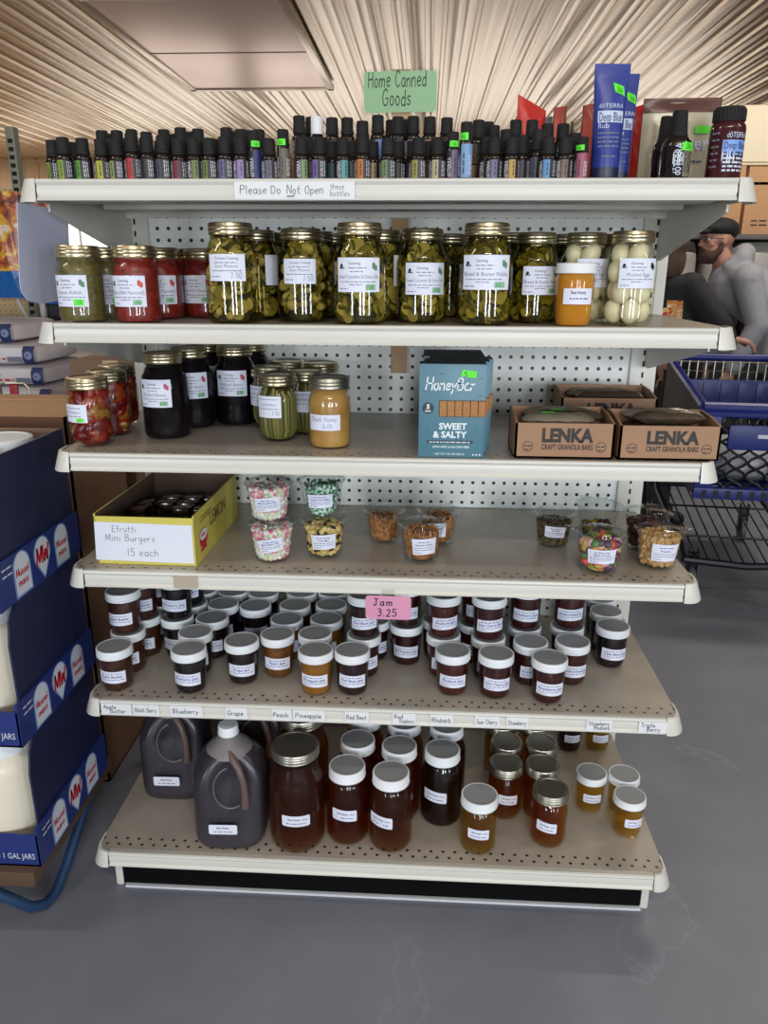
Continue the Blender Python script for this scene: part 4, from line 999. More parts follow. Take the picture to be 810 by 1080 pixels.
def oil_meshes(col, roll=False):
    R = .0134 if not roll else .0105
    k = ('oil', col, roll)
    if k in MATS: return MATS[k]
    b = MB()
    if roll: b.lathe([(0, .0005), (R * .85, 0), (R, .002), (R, .058), (R * .8, .062), (R * .75, .066), (0, .066)], BODY, 16)
    else: b.lathe([(0, .0005), (R * .88, 0), (R, .002), (R, .043), (R * .92, .0485), (R * .70, .052), (R * .62, .060), (0, .060)], BODY, 16)
    c = MB()
    if roll: c.lathe([(0, .060), (R * .98, .060), (R * .98, .064), (R * .92, .065), (R * .90, .088), (R * .82, .090), (0, .090)], CAPK, 16)
    else: c.lathe([(0, .0525), (R * .84, .0525), (R * .86, .057), (R * .80, .058), (R * .79, .060), (R * .76, .083), (R * .68, .085), (0, .085)], CAPK, 16)
    l = MB(); cm = mat('oil_' + col.replace(' ', '_'), tuple(v * .84 for v in OILC[col]), .45); h0, h1 = (.004, .056) if roll else (.003, .040)
    rr = R + .0003
    def seg(a0, a1, m_, lo=h0, hi=h1, e=0):
        l.sheet(lambda u, v: ((rr + e) * math.cos(a0 + (a1 - a0) * u), (rr + e) * math.sin(a0 + (a1 - a0) * u), lo + (hi - lo) * v), 6, 1, m_)
    A = -PI / 2
    seg(A - 1.75, A - .38, LBK); seg(A - .38, A + .42, cm); seg(A + .42, A + 1.75, LBK if not roll else cm)
    fv = lambda ang: (lambda u, v, q: ((rr + .0004) * math.cos(ang - v / R), (rr + .0004) * math.sin(ang - v / R), h0 + .002 + u))
    put(l, typeset('dōTERRA', .01), fv(A - .55), 0, -.001, .0062 , TXT_W, 'l', h1 - h0 - .004)
    put(l, dashes(9, len(col)), fv(A + .25), .004, 0, .0035, LBK, 'l', h1 - h0 - .01)
    for q in range(3): put(l, dashes(14, q + len(col)), fv(A + .95 + .22 * q), .002, 0, .0022, TXT_W, 'l', h1 - h0 - .006)
    MATS[k] = (b.mesh('bottle'), c.mesh('cap'), l.mesh('label'))
    return MATS[k]
st_mesh = MB(); st_mesh.sheet(lambda u, v: (.0105 * math.cos(-PI / 2 - .75 + 1.5 * u), .0105 * math.sin(-PI / 2 - .75 + 1.5 * u), .062 + .011 * v), 6, 1, STICK)
put(st_mesh, handwrite('16', 1.2, 0, 2), lambda u, v, l: ((.0109) * math.cos(-PI / 2 + u / .0105), .0109 * math.sin(-PI / 2 + u / .0105), .064 + v), 0, 0, .006, STINK, 'c')
st_mesh = st_mesh.mesh('price_sticker')
capw = None
# (pixel x of the bottle, pixel y of its cap top, depth row, label, roll-on, sticker)
ROWS = {'front': (0.030, 0.0), 'second': (0.064, 0.0), 'raised': (0.118, 0.031), 'rear': (0.152, 0.031)}
RISE = lambda px: .014 if px < 300 else .040 if px < 478 else .032
OIL = [
 (54.5, 148, 'second', 'lime', 0, 0), (65.5, 145, 'front', 'lime', 0, 0), (76, 150.5, 'second', 'dark', 0, 0), (86, 146, 'front', 'green', 0, 0),
 (108, 150, 'front', 'yellow', 0, 0), (127, 153.5, 'front', 'cream green', 0, 0), (147.5, 141, 'front', 'red', 0, 0), (160, 143, 'front', 'dark', 0, 0), (166, 149, 'second', 'dark red', 0, 0),
 (174.5, 143.5, 'front', 'slate', 0, 0), (186, 150, 'front', 'maroon', 0, 0), (199, 146, 'front', 'olive', 0, 0), (216.5, 146, 'front', 'moss', 0, 0), (208, 150, 'second', 'dark', 0, 0),
 (232, 144.5, 'front', 'purple grey', 0, 0), (251.7, 145, 'front', 'lavender', 0, 0), (267.5, 139.5, 'front', 'navy', 1, 1), (280, 151, 'front', 'grey purple', 0, 0), (291.5, 137, 'front', 'taupe', 1, 1),
 (224.5, 147, 'second', 'dark', 0, 0), (241, 147, 'second', 'dark', 0, 0), (259, 147, 'second', 'dark', 0, 0), (117.5, 147, 'second', 'dark', 0, 0), (137, 146, 'second', 'dark', 0, 0), (155, 146, 'second', 'dark red', 0, 0), (191, 148, 'second', 'dark', 0, 0),
 (107, 138, 'raised', 'dark', 0, 0), (125.8, 138, 'raised', 'dark', 0, 0), (138.5, 136.8, 'raised', 'dark', 0, 0), (151, 139.5, 'raised', 'dark', 0, 0), (172.5, 137, 'raised', 'olive', 0, 0), (190, 135, 'raised', 'dark', 0, 0), (208.5, 136.3, 'raised', 'dark', 0, 0),
 (238.5, 135, 'raised', 'dark', 0, 0), (254, 136.7, 'raised', 'dark', 0, 0), (273, 137, 'raised', 'dark', 0, 0), (117.5, 141.5, 'rear', 'dark', 0, 0), (199.5, 139.5, 'rear', 'dark', 0, 0), (182, 142, 'rear', 'dark', 0, 0), (246, 139, 'rear', 'dark', 0, 0), (264, 138, 'rear', 'dark', 0, 0),
 (317.8, 145, 'front', 'sage', 0, 0), (336.7, 145, 'front', 'violet', 0, 0), (361.5, 147, 'front', 'teal', 0, 0), (382.5, 144, 'front', 'orange', 0, 0), (409.5, 146, 'front', 'sage', 0, 0), (441.7, 146, 'front', 'mustard', 0, 0), (461.7, 151, 'front', 'cream', 0, 0),
 (327, 146, 'second', 'dark', 0, 0), (350, 150, 'second', 'dark teal', 0, 0), (372, 150, 'second', 'dark', 0, 0), (393, 151, 'second', 'tan', 0, 0), (423.5, 150, 'second', 'dark', 0, 0), (433, 149, 'second', 'dark', 0, 0), (452, 152, 'second', 'maroon', 0, 0), (472.5, 155, 'second', 'tan', 0, 0),
 (315.3, 122.5, 'raised', 'brown', 0, 0), (337, 124, 'raised', 'grey', 0, 2), (349, 124.5, 'raised', 'dark teal', 0, 0), (365.6, 124.5, 'raised', 'taupe', 0, 0), (381, 134, 'raised', 'dark', 0, 0), (398.5, 122, 'raised', 'blue', 0, 0), (420, 123.5, 'raised', 'dark', 0, 0),
 (436, 123, 'raised', 'grey', 0, 0), (453.5, 123.5, 'raised', 'salmon', 0, 0), (471.5, 124.5, 'raised', 'mauve', 0, 0), (328, 124, 'rear', 'dark', 0, 0), (413, 127, 'rear', 'dark', 0, 0), (428.5, 126.5, 'rear', 'dark', 0, 0), 
 (480, 139.5, 'front', 'grey purple', 1, 1), (490.3, 129, 'front', 'light blue', 1, 1), (506, 127, 'raised', 'brown', 0, 0), (514, 129, 'rear', 'dark', 0, 0), (500, 131, 'rear', 'dark', 0, 0), 
 (513, 145, 'second', 'maroon', 0, 0), (521.5, 147, 'front', 'purple grey', 0, 0), (520, 138.5, 'raised', 'dark', 0, 0), (540, 150, 'front', 'gold', 0, 0), (538, 137, 'second', 'dark', 0, 0), (544.5, 127, 'raised', 'dark', 0, 0),
 (562, 127, 'raised', 'dark', 0, 0), (564.5, 137, 'second', 'slate', 0, 0), (551, 143, 'second', 'dark', 0, 0), (580.5, 146, 'front', 'sky', 0, 0), (578, 131, 'raised', 'dark', 0, 0), (594.5, 148, 'front', 'brown', 0, 0), (594, 131, 'raised', 'dark', 0, 0), (606.5, 141, 'second', 'dark', 0, 0), (614.5, 151, 'front', 'pink', 1, 1),
]
ORD = ['first', 'second', 'third', 'fourth', 'fifth', 'sixth', 'seventh', 'eighth', 'ninth', 'tenth', 'eleventh', 'twelfth', 'thirteenth', 'fourteenth', 'fifteenth', 'sixteenth', 'seventeenth', 'eighteenth', 'nineteenth', 'twentieth',
       'twenty-first', 'twenty-second', 'twenty-third', 'twenty-fourth', 'twenty-fifth', 'twenty-sixth', 'twenty-seventh', 'twenty-eighth', 'twenty-ninth', 'thirtieth', 'thirty-first', 'thirty-second', 'thirty-third', 'thirty-fourth']
pl = []
for px, py, row, col, roll, stk in OIL:
    y, rz_ = ROWS[row]
    p = on_y(px, py, y)
    pl.append([p.x, y, p.z, px, py, row, col, roll, stk])
def spread(items, rad, fix_y=False, it=120):
    for _ in range(it):
        for i in range(len(items)):
            for j in range(i):
                a, b2 = items[i], items[j]
                dx, dy = a[0] - b2[0], a[1] - b2[1]; d = math.hypot(dx, dy); need = rad(a) + rad(b2)
                if d < need:
                    if d < 1e-6: dx, d = 1e-3, 1e-3
                    s_ = (need - d) / 2 / d
                    a[1] += dy * s_; b2[1] -= dy * s_
                    k = .35 if fix_y else 1.0
                    a[0] += dx * s_ * k; b2[0] -= dx * s_ * k
for rows in (('front', 'second'), ('raised', 'rear')):
    spread([q for q in pl if q[5] in rows], lambda q: .0108 if q[7] else .0132, True, 160)
for q in pl:
    if q[5] in ('front', 'second'): q[1] = max(.020, min(.080, q[1]))
    else: q[1] = max(.110, min(.185, q[1]))
cnt = {}
whitecap = MB(); whitecap.lathe([(0, .0525), (.0110, .0525), (.0106, .085), (.0096, .0865), (0, .0865)], CAPW, 16); whitecap = whitecap.mesh('cap')
for row in ROWS:
    lst = sorted([q for q in pl if q[5] == row], key=lambda q: q[3])
    for k, (x, y, z, px, py, _r, col, roll, stk) in enumerate(lst):
        base = Z0 + (RISE(px) if ROWS[row][1] else 0)
        # height from where the cap's top shows, kept within what such bottles measure
        zt = on_y(px, py, y).z; H = max(.064, min(.112, zt - base)); nat = .090 if roll else .085
        extra = {1: ' and green sticker', 2: ' and white cap'}.get(stk, '')
        side = 'dark small oil bottle' if roll == 0 else 'slim oil bottle'
        rn = {'front': 'front row', 'second': 'second row', 'raised': 'raised row', 'rear': 'rearmost row'}[row]
        lab = f'{side} with {col} label{extra}, {ORD[k]} from left, {rn}'
        t = thing('oil_bottle', lab, 'bottle', (x, y, base), rnd.uniform(-.65, .45), f'small oil bottles in the {rn} of the top shelf', (1, 1, H / nat))
        bm_, cm_, lm_ = oil_meshes(col, bool(roll))
        ob('bottle', bm_, t); ob('cap', whitecap if stk == 2 else cm_, t, label='white cap' if stk == 2 else None); ob('label', lm_, t)
        if stk == 1: ob('price_sticker', st_mesh, t)
# wooden steps under the raised rows
RIS = mat('riser_wood', (150, 116, 82), .7, noise=.12, nscale=30)
for k, (a, e, n_) in enumerate(((101, 300, 'under the raised bottles near the unopened-bottles note'), (300.5, 478, 'under the raised bottles below the green sign'), (478.5, 608, 'under the raised bottles beside the blue tubes'))):
    p, q = on_y(a, 175, .1), on_y(e, 175, .1); b = MB()
    hr = RISE((a + e) / 2); b.box(p.x + .001, q.x - .001, .096, .200, Z0 + .0002, Z0 + hr - .0005, RIS, .002)
    for q_ in range(3): b.box(p.x + (q.x - p.x) * (q_ + 1) / 4 - .0006, p.x + (q.x - p.x) * (q_ + 1) / 4 + .0006, .0955, .0965, Z0 + .0005, Z0 + hr - .001, mat('riser_joint', (84, 62, 44), .8))
    tag(ob('wooden_riser', b), 'long low wooden riser ' + n_, 'riser', 'wooden risers on the top shelf')
# pouches standing behind the bottles
def pouch(w_, h_, d_, m_, seed=1, top=None, seal=.10):
    mb = MB(); nu, nv = 12, 14; r = random.Random(seed)
    for sgn in (-1, 1):
        def fn(u, v):
            puff = (math.sin(PI * u) ** .55) * (1 - v) ** .55 * d_ / 2 + .0006
            crk = .0022 * math.sin(13 * u + 23 * v + seed) * math.sin(PI * u) * math.sin(PI * v)
            return ((u - .5) * w_, sgn * (puff if v < 1 - seal else .0006 + .3 * puff) + crk, v * h_)
        mb.sheet(fn, nu, nv, m_)
        if top: mb.sheet(lambda u, v: tuple(Vector(fn(u, 1 - .16 + .16 * v)) + Vector((0, sgn * .0026, 0))), nu, 3, top)
    mb.add([((u / nu - .5) * w_, sgn * ((math.sin(PI * u / nu) ** .55) * d_ / 2 + .0006), 0) for sgn in (-1, 1) for u in range(nu + 1)], [(i, i + 1, nu + 2 + i, nu + 1 + i) for i in range(nu)], m_)
    return mb
RP = mat('pouch_red', (204, 44, 38), .3, noise=.1, nscale=12); RP2 = mat('pouch_rose', (196, 96, 84), .25, noise=.25, nscale=30); BP = mat('pouch_blue', (96, 128, 156), .4)
GP = mat('pouch_grey', (118, 112, 108), .4)
YP = .30
for px0, px1, pyt, rz, m_, t, lean in ((546, 577, 104, .15, RP, 'bright red pouch standing widest behind the oil bottles', .25), (575, 586, 116, .4, BP, 'blue-grey pouch between two red pouches behind the bottles', -.2), (584, 600, 108, .9, RP2, 'shiny rose pouch seen edge-on right of the blue-grey pouch', -.1),
                                       (607, 612, 120, 1.25, GP, 'thin grey pouch edge-on behind the bottles', .0), (614, 628, 106, .95, RP2, 'shiny rose pouch edge-on beside the large blue tube', -.12), (658, 682, 112, .7, RP, 'red pouch edge-on between blue tube and clear pouch', -.15)):
    a, e = on_y(px0, pyt, YP), on_y(px1, pyt, YP)
    wd_ = (e.x - a.x) / math.cos(rz); h_ = a.z - Z0
    b = pouch(wd_, h_ * .96, .035, m_, int(px0))
    for i, v in enumerate(b.v):
        f_ = (v[2] / h_) ** 3; b.v[i] = (v[0], v[1], v[2] + f_ * v[0] * -lean * 2.2)
    tag(ob('red_pouch' if m_ is not BP and m_ is not GP else 'foil_pouch', b, None, ((a.x + e.x) / 2, YP + (.0, .045, .005, .05, .0, -.01)[(546, 575, 584, 607, 614, 658).index(px0)] - (.03 if px0 > 640 else 0), Z0), (0, 0, rz)), t, 'pouch', 'pouches behind the oil bottles')
# blue tubes
TUB = mat('tube_blue', (44, 60, 140), .32, noise=.05, nscale=5); TUBC = mat('tube_cap', (34, 38, 66), .4); TPANEL = mat('tube_panel', (200, 212, 232), .5); TPTXT = mat('tube_text', (36, 50, 110), .5)
def tube_thing(px0, px1, pyt, y, rz, label):
    a, e = on_y(px0, pyt, y), on_y(px1, pyt, y); wt = (e.x - a.x); h = a.z - Z0; R = wt * .40
    t = thing('cream_tube', label, 'tube', ((a.x + e.x) / 2 - .003, y, Z0), rz, 'blue cream tubes on the top shelf')
    b = MB(); hb = .020; n = 28
    def sec(v):      # round above the cap, flattened to a crimp at the top
        f_ = v ** 1.6; rx = R + (wt / 2 - R) * f_; ry = R * (1 - f_) + .0012 * f_
        return rx, ry
    V = []; F = []
    for j in range(15):
        v = j / 14; rx, ry = sec(min(v / .93, 1)); z = hb + (h - hb) * v
        V += [(rx * math.cos(2 * PI * i / n), ry * math.sin(2 * PI * i / n), z) for i in range(n)]
    for j in range(14): F += [(j * n + i, j * n + (i + 1) % n, (j + 1) * n + (i + 1) % n, (j + 1) * n + i) for i in range(n)]
    F += [tuple(range(14 * n, 15 * n)), tuple(range(n - 1, -1, -1))]
    b.add(V, F, TUB); ob('tube', b, t)
    b = MB(); b.lathe([(0, 0), (R * .97, 0), (R * 1.0, .002), (R * 1.0, hb), (0, hb)], TUBC, 24); ob('cap', b, t)
    l = MB()
    def fn(u, z, q):
        v = (z - hb) / (h - hb); rx, ry = sec(min(v / .93, 1)); a_ = -PI / 2 + u / R
        return ((rx + .0004 + .0003 * q) * math.cos(a_), (ry + .0004 + .0003 * q) * math.sin(a_), z)
    zc = h * .55
    o = rrect(R * 1.75, h * .105, h * .03, 3); l.sheet(lambda u, v: fn((u - .5) * R * 1.8, zc - h * .05 + h * .10 * v, 0), 12, 1, TPANEL)
    put(l, typeset('Deep Blue'), fn, 0, zc - .007, .0135, TPTXT, 'c', R * 1.5, 2)
    put(l, typeset('dōTERRA'), fn, -R * .82, zc + h * .075, .0065, TPANEL, 'l', None, 1); put(l, typeset('Rub'), fn, -R * .82, zc - h * .10, .0075, TPANEL, 'l', None, 1)
    for k in range(4): put(l, dashes(22 - 3 * k, k + 3), fn, -R * .85, zc - h * .15 - .0065 * k, .0042, INKG, 'l', R * 1.5)
    put(l, dashes(14, 8), fn, -R * .5, h * .20, .004, INKG, 'l', R)
    l.sheet(lambda u, v: fn(.004 + .016 * u - .003 * v, h * .76 + .014 * v - .006 * u, 2), 4, 1, STICK); put(l, handwrite('36', 1.2, 0, 3), lambda a_, b_, q: fn(.006 + a_, h * .765 + b_ - .3 * a_, 3), 0, 0, .007, STINK)
    ob('label', l, t)
tube_thing(629.5, 668, 67.5, .050, .05, 'large blue cream tube standing in front, with green sticker')
tube_thing(648, 677, 78, .110, .02, 'blue cream tube half hidden behind the larger blue tube')
# clear pouch with a dark top
CP = mat('pouch_film', (196, 186, 160), .18, noise=.15, nscale=14, bump=.5); CPT = mat('pouch_top', (92, 62, 58), .25, noise=.3, nscale=20, bump=.5)
a, e = on_y(680, 104, .16), on_y(761, 104, .16)
pch = thing('clear_pouch', 'glossy beige pouch with dark brown top band and green sticker', 'pouch', ((a.x + e.x) / 2, .16, Z0), -.04)
wd_ = e.x - a.x; h_ = a.z - Z0
ob('bag', pouch(wd_, h_, .05, CP, 5, CPT, .06), pch)
l = MB(); fn = lambda u, v, q: (u, -.0335 * (math.sin(PI * min(max(u / wd_ + .5, 0), 1)) ** .55) * (1 - min(v / h_, 1)) ** .55 * .78 - .0030 - .0004 * q, v)
put(l, typeset('er', .02), fn, .022, h_ * .42, .021, TPANEL, 'l', None, 1); put(l, dashes(6, 3), fn, .02, h_ * .27, .006, TPTXT, 'l', .02)
l.sheet(lambda u, v: fn(.022 + .030 * u, h_ * .60 + .012 * v, 1), 4, 1, STICK); ob('print', l, pch)
# lotion bottles
def lotion(px0, px1, pyt, y, label, stick):
    a, e = on_y(px0, 150, y), on_y(px1, 150, y); R = (e.x - a.x) / 2; h = on_y((px0 + px1) / 2, pyt, y).z - Z0
    t = thing('lotion_bottle', label, 'bottle', ((a.x + e.x) / 2, y, Z0), .1, 'black lotion bottles on the top shelf')
    b = MB(); b.lathe([(0, 0), (R * .9, 0), (R, .004), (R, h * .48), (R * .97, h * .55), (R * .8, h * .61), (R * .62, h * .645), (0, h * .645)], BODY, 24); ob('bottle', b, t)
    b = MB(); b.lathe([(0, h * .64), (R * .66, h * .64), (R * .66, h * .66), (R * .60, h * .68), (R * .50, h * .98), (R * .45, h), (0, h)], CAPK, 20); ob('cap', b, t)
    l = MB(); rr = R + .0004; A = -PI / 2
    l.sheet(lambda u, v: (rr * math.cos(A + .15 + .95 * u), rr * math.sin(A + .15 + .95 * u), .006 + h * .48 * v), 6, 1, mat('lotion_grey', (126, 118, 104), .45))
    f = lambda u, v, q: ((rr + .0004) * math.cos(A - .15 - v / R), (rr + .0004) * math.sin(A - .15 - v / R), .008 + u)
    put(l, typeset('dōTERRA', .01), f, 0, -.004, .0115, TPANEL, 'l', h * .45)
    for q in range(3): put(l, dashes(12, q), lambda u, v, k: (rr * 1.02 * math.cos(A + .35 + .22 * q - v / R), rr * 1.02 * math.sin(A + .35 + .22 * q - v / R), .012 + u), 0, 0, .003, BLACK, 'l', h * .42)
    ob('label', l, t)
    if stick:
        l = MB(); f = wrap(R + .0006, A + .45, h * .48); patch(l, f, .024, .012, STICK, 5); put(l, handwrite('26', 1.2, 0, 3), f, 0, -.003, .007, STINK, 'c', None, 2); ob('price_sticker', l, t)
lotion(699, 730, 117, .055, 'black lotion bottle with tall cap and green sticker before the clear pouch', True)
lotion(689, 712, 123, .105, 'black lotion bottle mostly hidden behind the stickered one', False)
# supplement bottle
y = .050; a, e = on_y(746.5, 160, y), on_y(783, 160, y); R = (e.x - a.x) / 2; h = on_y(765, 114, y).z - Z0
t = thing('supplement_bottle', 'dark red-brown supplement bottle with ribbed black cap at the shelf end', 'bottle', ((a.x + e.x) / 2, y, Z0), 0)
MRN = mat('bottle_maroon', (66, 22, 30), .15, coat=.4); b = MB()
b.lathe([(0, 0), (R * .92, 0), (R, .004), (R, h * .70), (R * .95, h * .76), (R * .82, h * .80), (R * .78, h * .82), (0, h * .82)], MRN, 28); ob('bottle', b, t)
b = MB(); b.lathe([(0, h * .80), (R * .86, h * .80), (R * .88, h * .81), (R * .88, h * .97), (R * .82, h), (0, h)], CAPK, 28)
for k in range(28):
    q = 2 * PI * k / 28; b.box(-.0008, .0008, -.0008, .0008, h * .815, h * .965, CAPK, xf=Matrix.Translation((R * .885 * math.cos(q), R * .885 * math.sin(q), 0)))
ob('cap', b, t)
l = MB(); fn = wrap(R, -PI / 2 + .25, 0); PANB = mat('panel_blue', (120, 160, 226), .4)
l.sheet(lambda u, v: fn(-.021 + .042 * u, h * .38 + h * .16 * v, 0), 8, 1, PANB); put(l, typeset('Deep Blue'), fn, -.018, h * .42, .0105, TPTXT, 'l', .037, 2)
put(l, typeset('dōTERRA'), fn, -.016, h * .57, .008, TPANEL, 'l', .033, 1)
for k in range(5): put(l, dashes(12, k), fn, -.018, h * (.33 - .055 * k), .0058, TPANEL if k else PANB, 'l', .036)
for k in range(6): put(l, dashes(5, k + 9), fn, -.040, h * (.62 - .09 * k), .005, INKG, 'l', .013)
ob('label', l, t)

# ================================================================== JARS AND CUPS
def mason_prof(R, H, rn):
    g = [(0, .003), (R * .78, .0), (R * .93, .003), (R, .011), (R * 1.0, .10 * H), (R, .60 * H), (R * .985, .665 * H), (R * .93, .725 * H), (R * .84, .775 * H), (rn + .003, .815 * H), (rn, .84 * H), (rn, .93 * H)]
    return g
def mason_shell(R, H, rn, gm=None):
    b = MB(); b.lathe(mason_prof(R, H, rn), gm or GLASS, 32)
    # embossed ring under the lid
    b.lathe([(rn + .0005, .845 * H), (rn + .0025, .850 * H), (rn + .0025, .856 * H), (rn + .0005, .861 * H)], gm or GLASS, 32)
    return b.mesh('glass')
def fill_prof(R, H, rn, top, t=.003):
    P = [(max(r - t, 0), max(z, t)) for r, z in mason_prof(R, H, rn) if z < top * H]
    P.append((P[-1][0] if top > .8 else R * .8, top * H)); P.append((0, top * H))
    return P
def ring_lid(H, rn, m=None, h_=.021):
    m = m or RING; b = MB(); z = H - h_
    b.lathe([(rn + .0008, z), (rn + .0036, z + .0004), (rn + .0042, z + .002), (rn + .0034, z + .004), (rn + .0034, z + .007), (rn + .0043, z + .0085), (rn + .0034, z + .010), (rn + .0034, z + .0125), (rn + .0042, z + .014), (rn + .0034, z + .0155), (rn + .0034, z + h_ - .003), (rn + .0022, z + h_ - .0006), (rn - .001, z + h_), (rn - .003, z + h_ - .0012), (rn - .0035, z + h_ - .002), (rn - .008, z + h_ - .0014), (0, z + h_ - .0014)], m, 36)
    return b.mesh('lid')
def plastic_lid(H, r, h_=.017):
    b = MB(); z = H - h_
    b.lathe([(r - .002, z), (r, z + .0003), (r + .0006, z + .002), (r, z + .0045), (r - .0004, z + .005), (r - .0004, z + h_ - .003), (r - .0014, z + h_ - .0006), (r - .003, z + h_), (r - .0040, z + h_ - .0002)], WLID, 40); b.lathe([(r - .0040, z + h_ - .0002), (r - .0050, z + h_ - .0014), (0, z + h_ - .0014)], GLID, 40)
    return b.mesh('lid')
FOOT = []
def foot(o, *rs): FOOT.append((o, max(rs) + .0006))
PICK_R = mat('pickle_skin', (78, 80, 32), .35, noise=.25, nscale=60); PICK_F = mat('pickle_flesh', (176, 168, 112), .3, noise=.14, nscale=90); PICK_Y = mat('pickle_flesh_yellow', (156, 148, 66), .3, noise=.16, nscale=90)
PICK_P = mat('pickle_flesh_pale', (202, 194, 148), .3, noise=.12, nscale=90); PICK_D = mat('pickle_flesh_olive', (134, 128, 66), .3, noise=.2, nscale=90)
BRINE = mat('brine_dark', (62, 60, 24), .5, noise=.3, nscale=40); CAUL = mat('cauliflower', (206, 196, 156), .6, noise=.15, nscale=120, bump=.8)
BRG = glass('brine_glass', (224, 216, 168), .010, .055, .7)
def cyl_piece(mb, c, n, r, t, m1, m2, seg=12, wob=0.0, rr=None):
    n = Vector(n).normalized(); q = n.to_track_quat('Z', 'Y').to_matrix().to_4x4(); X = Matrix.Translation(Vector(c)) @ q
    rad = [r * (1 + wob * math.sin(3 * k + c[0] * 900)) for k in range(seg)]
    V = [(rad[k] * math.cos(2 * PI * k / seg), rad[k] * math.sin(2 * PI * k / seg), s * t / 2) for s in (-1, 1) for k in range(seg)]
    V += [(.78 * rad[k] * math.cos(2 * PI * k / seg), .78 * rad[k] * math.sin(2 * PI * k / seg), s * (t / 2 + .0003)) for s in (-1, 1) for k in range(seg)]
    mb.add(V, [tuple(range(seg - 1, -1, -1)), tuple(range(seg, 2 * seg))], m2, X)
    b = len(mb.v) - len(V)
    F = [(k, (k + 1) % seg, seg + (k + 1) % seg, seg + k) for k in range(seg)]
    i = mb.m(m1); mb.f += [tuple(b + a for a in f) for f in F]; mb.mi += [i] * seg
def pickles(R, H, rn, seed, kind='slice', n=150, top=.84):
    r = random.Random(seed); b = MB(); ri = R - .005
    core = [(max(p[0] - .016, 0), p[1]) for p in fill_prof(R, H, rn, top - .03)]; core[-1] = (0, core[-1][1])
    b.lathe(core, BRINE, 20)
    def rad(z):
        P = mason_prof(R, H, rn)
        for (r0, z0), (r1, z1) in zip(P[2:], P[3:]):
            if z0 <= z <= z1: return r0 + (r1 - r0) * (z - z0) / max(z1 - z0, 1e-6)
        return rn
    for k in range(n):
        z = r.uniform(.012, top * H); a = r.uniform(0, 2 * PI)
        s = r.uniform(.009, .0165) if kind != 'mix' else r.uniform(.006, .0145)
        rr = min(rad(z), rad(min(z + s, .9 * H)), R) - .0055 - r.uniform(0, .008)
        out = Vector((math.cos(a), math.sin(a), 0)); tn = Vector((-math.sin(a), math.cos(a), 0))
        nn = out * r.uniform(.5, 1) + tn * r.uniform(-.9, .9) + Vector((0, 0, r.uniform(-.8, .8))); nn.normalize()
        # keep the slice inside the wall
        ext = s * math.sqrt(max(0, 1 - nn.dot(out) ** 2)) * .9
        c = out * max(rr - ext * .75, R * .3) + Vector((0, 0, max(z, s * .7 + .004)))
        if kind == 'mix' and r.random() < .25: b.ball(c, (s * .9, s * .9, s * .8), CAUL, 8, 6)
        else: cyl_piece(b, c, nn, s, .0045, PICK_R, r.choice((PICK_Y, PICK_Y, PICK_Y, PICK_F, PICK_D)) if kind == 'bread' else r.choice((PICK_F, PICK_F, PICK_P, PICK_D)), 11, .06)
    b.v = [(x, y, max(z, .0022)) for x, y, z in b.v]
    return b.mesh('pickle_slices')
def text_label(R, zc, w_, h_, ang, lines, seed=1, price=None, icon=None, paper=PAPER, extra=None):
    b = MB(); f = wrap(R, ang, zc); patch(b, f, w_, h_, paper, 10)
    for kind, x, y, sz, s, col, al, mw in lines:
        t = dashes(s, seed + int(y * 1000)) if kind == 'd' else typeset(s, .012 if kind == 'b' else 0) if kind in 'tb' else handwrite(s, .7, .3, seed)
        put(b, t, f, x * w_, y * h_, sz, col, al, (mw or .9) * w_, 1)
    if icon:
        for k in range(5): disc(b, f, w_ * (.36 + .035 * math.cos(k * 2.1)), h_ * (.24 + .07 * math.sin(k * 1.7)), .0032, icon, 7, 1)
        patch(b, f, w_ * .13, h_ * .035, BLACK, 2, 1, -w_ * .44, h_ * .18); disc(b, f, -w_ * .385, h_ * .27, .0030, BLACK, 8, 1)
        patch(b, f, w_ * .02, h_ * .09, BLACK, 1, 1, -w_ * .42, h_ * .20)
    if price == 'green':
        patch(b, f, w_ * .26, h_ * .20, STICK, 3, 2, w_ * .12, -h_ * .46); put(b, handwrite('4.75', 1, .2, 3), f, w_ * .15, -h_ * .42, h_ * .11, STINK, 'l', w_ * .2, 3)
    elif price: 
        patch(b, f, w_ * .22, h_ * .17, mat('price_green', (140, 190, 150), .55), 3, 2, w_ * .16, -h_ * .44); put(b, handwrite(price, 1, .2, 3), f, w_ * .18, -h_ * .41, h_ * .10, STINK, 'l', w_ * .17, 3)
    return b.mesh('label')
LB_STD = lambda title: [('b', -.22, .30, .0045, 'Canning', INKG, 'l', .3), ('d', -.22, .18, .0032, 10, INKG, 'l', .42), ('d', -.18, .08, .0030, 8, INKG, 'l', .3), ('t', 0, -.10, .0062, title, INKG, 'c', .92), ('d', -.42, -.22, .0030, 22, INKG, 'l', .84), ('d', -.2, -.30, .0028, 8, INKG, 'l', .3), ('d', -.45, -.42, .0028, 7, INKG, 'l', .22)]
LB_PRICE = lambda p: [('b', -.3, .30, .0045, 'Country Canning', INKG, 'l', .62), ('d', -.32, .16, .003, 14, INKG, 'l', .6), ('t', 0, .0, .0056, 'Sour Mixture', INKG, 'c', .6), ('d', -.40, -.14, .003, 22, INKG, 'l', .8), ('d', -.43, -.36, .003, 7, INKG, 'l', .28), ('h', .10, -.38, .0085, p, BLACK, 'l', .32)]
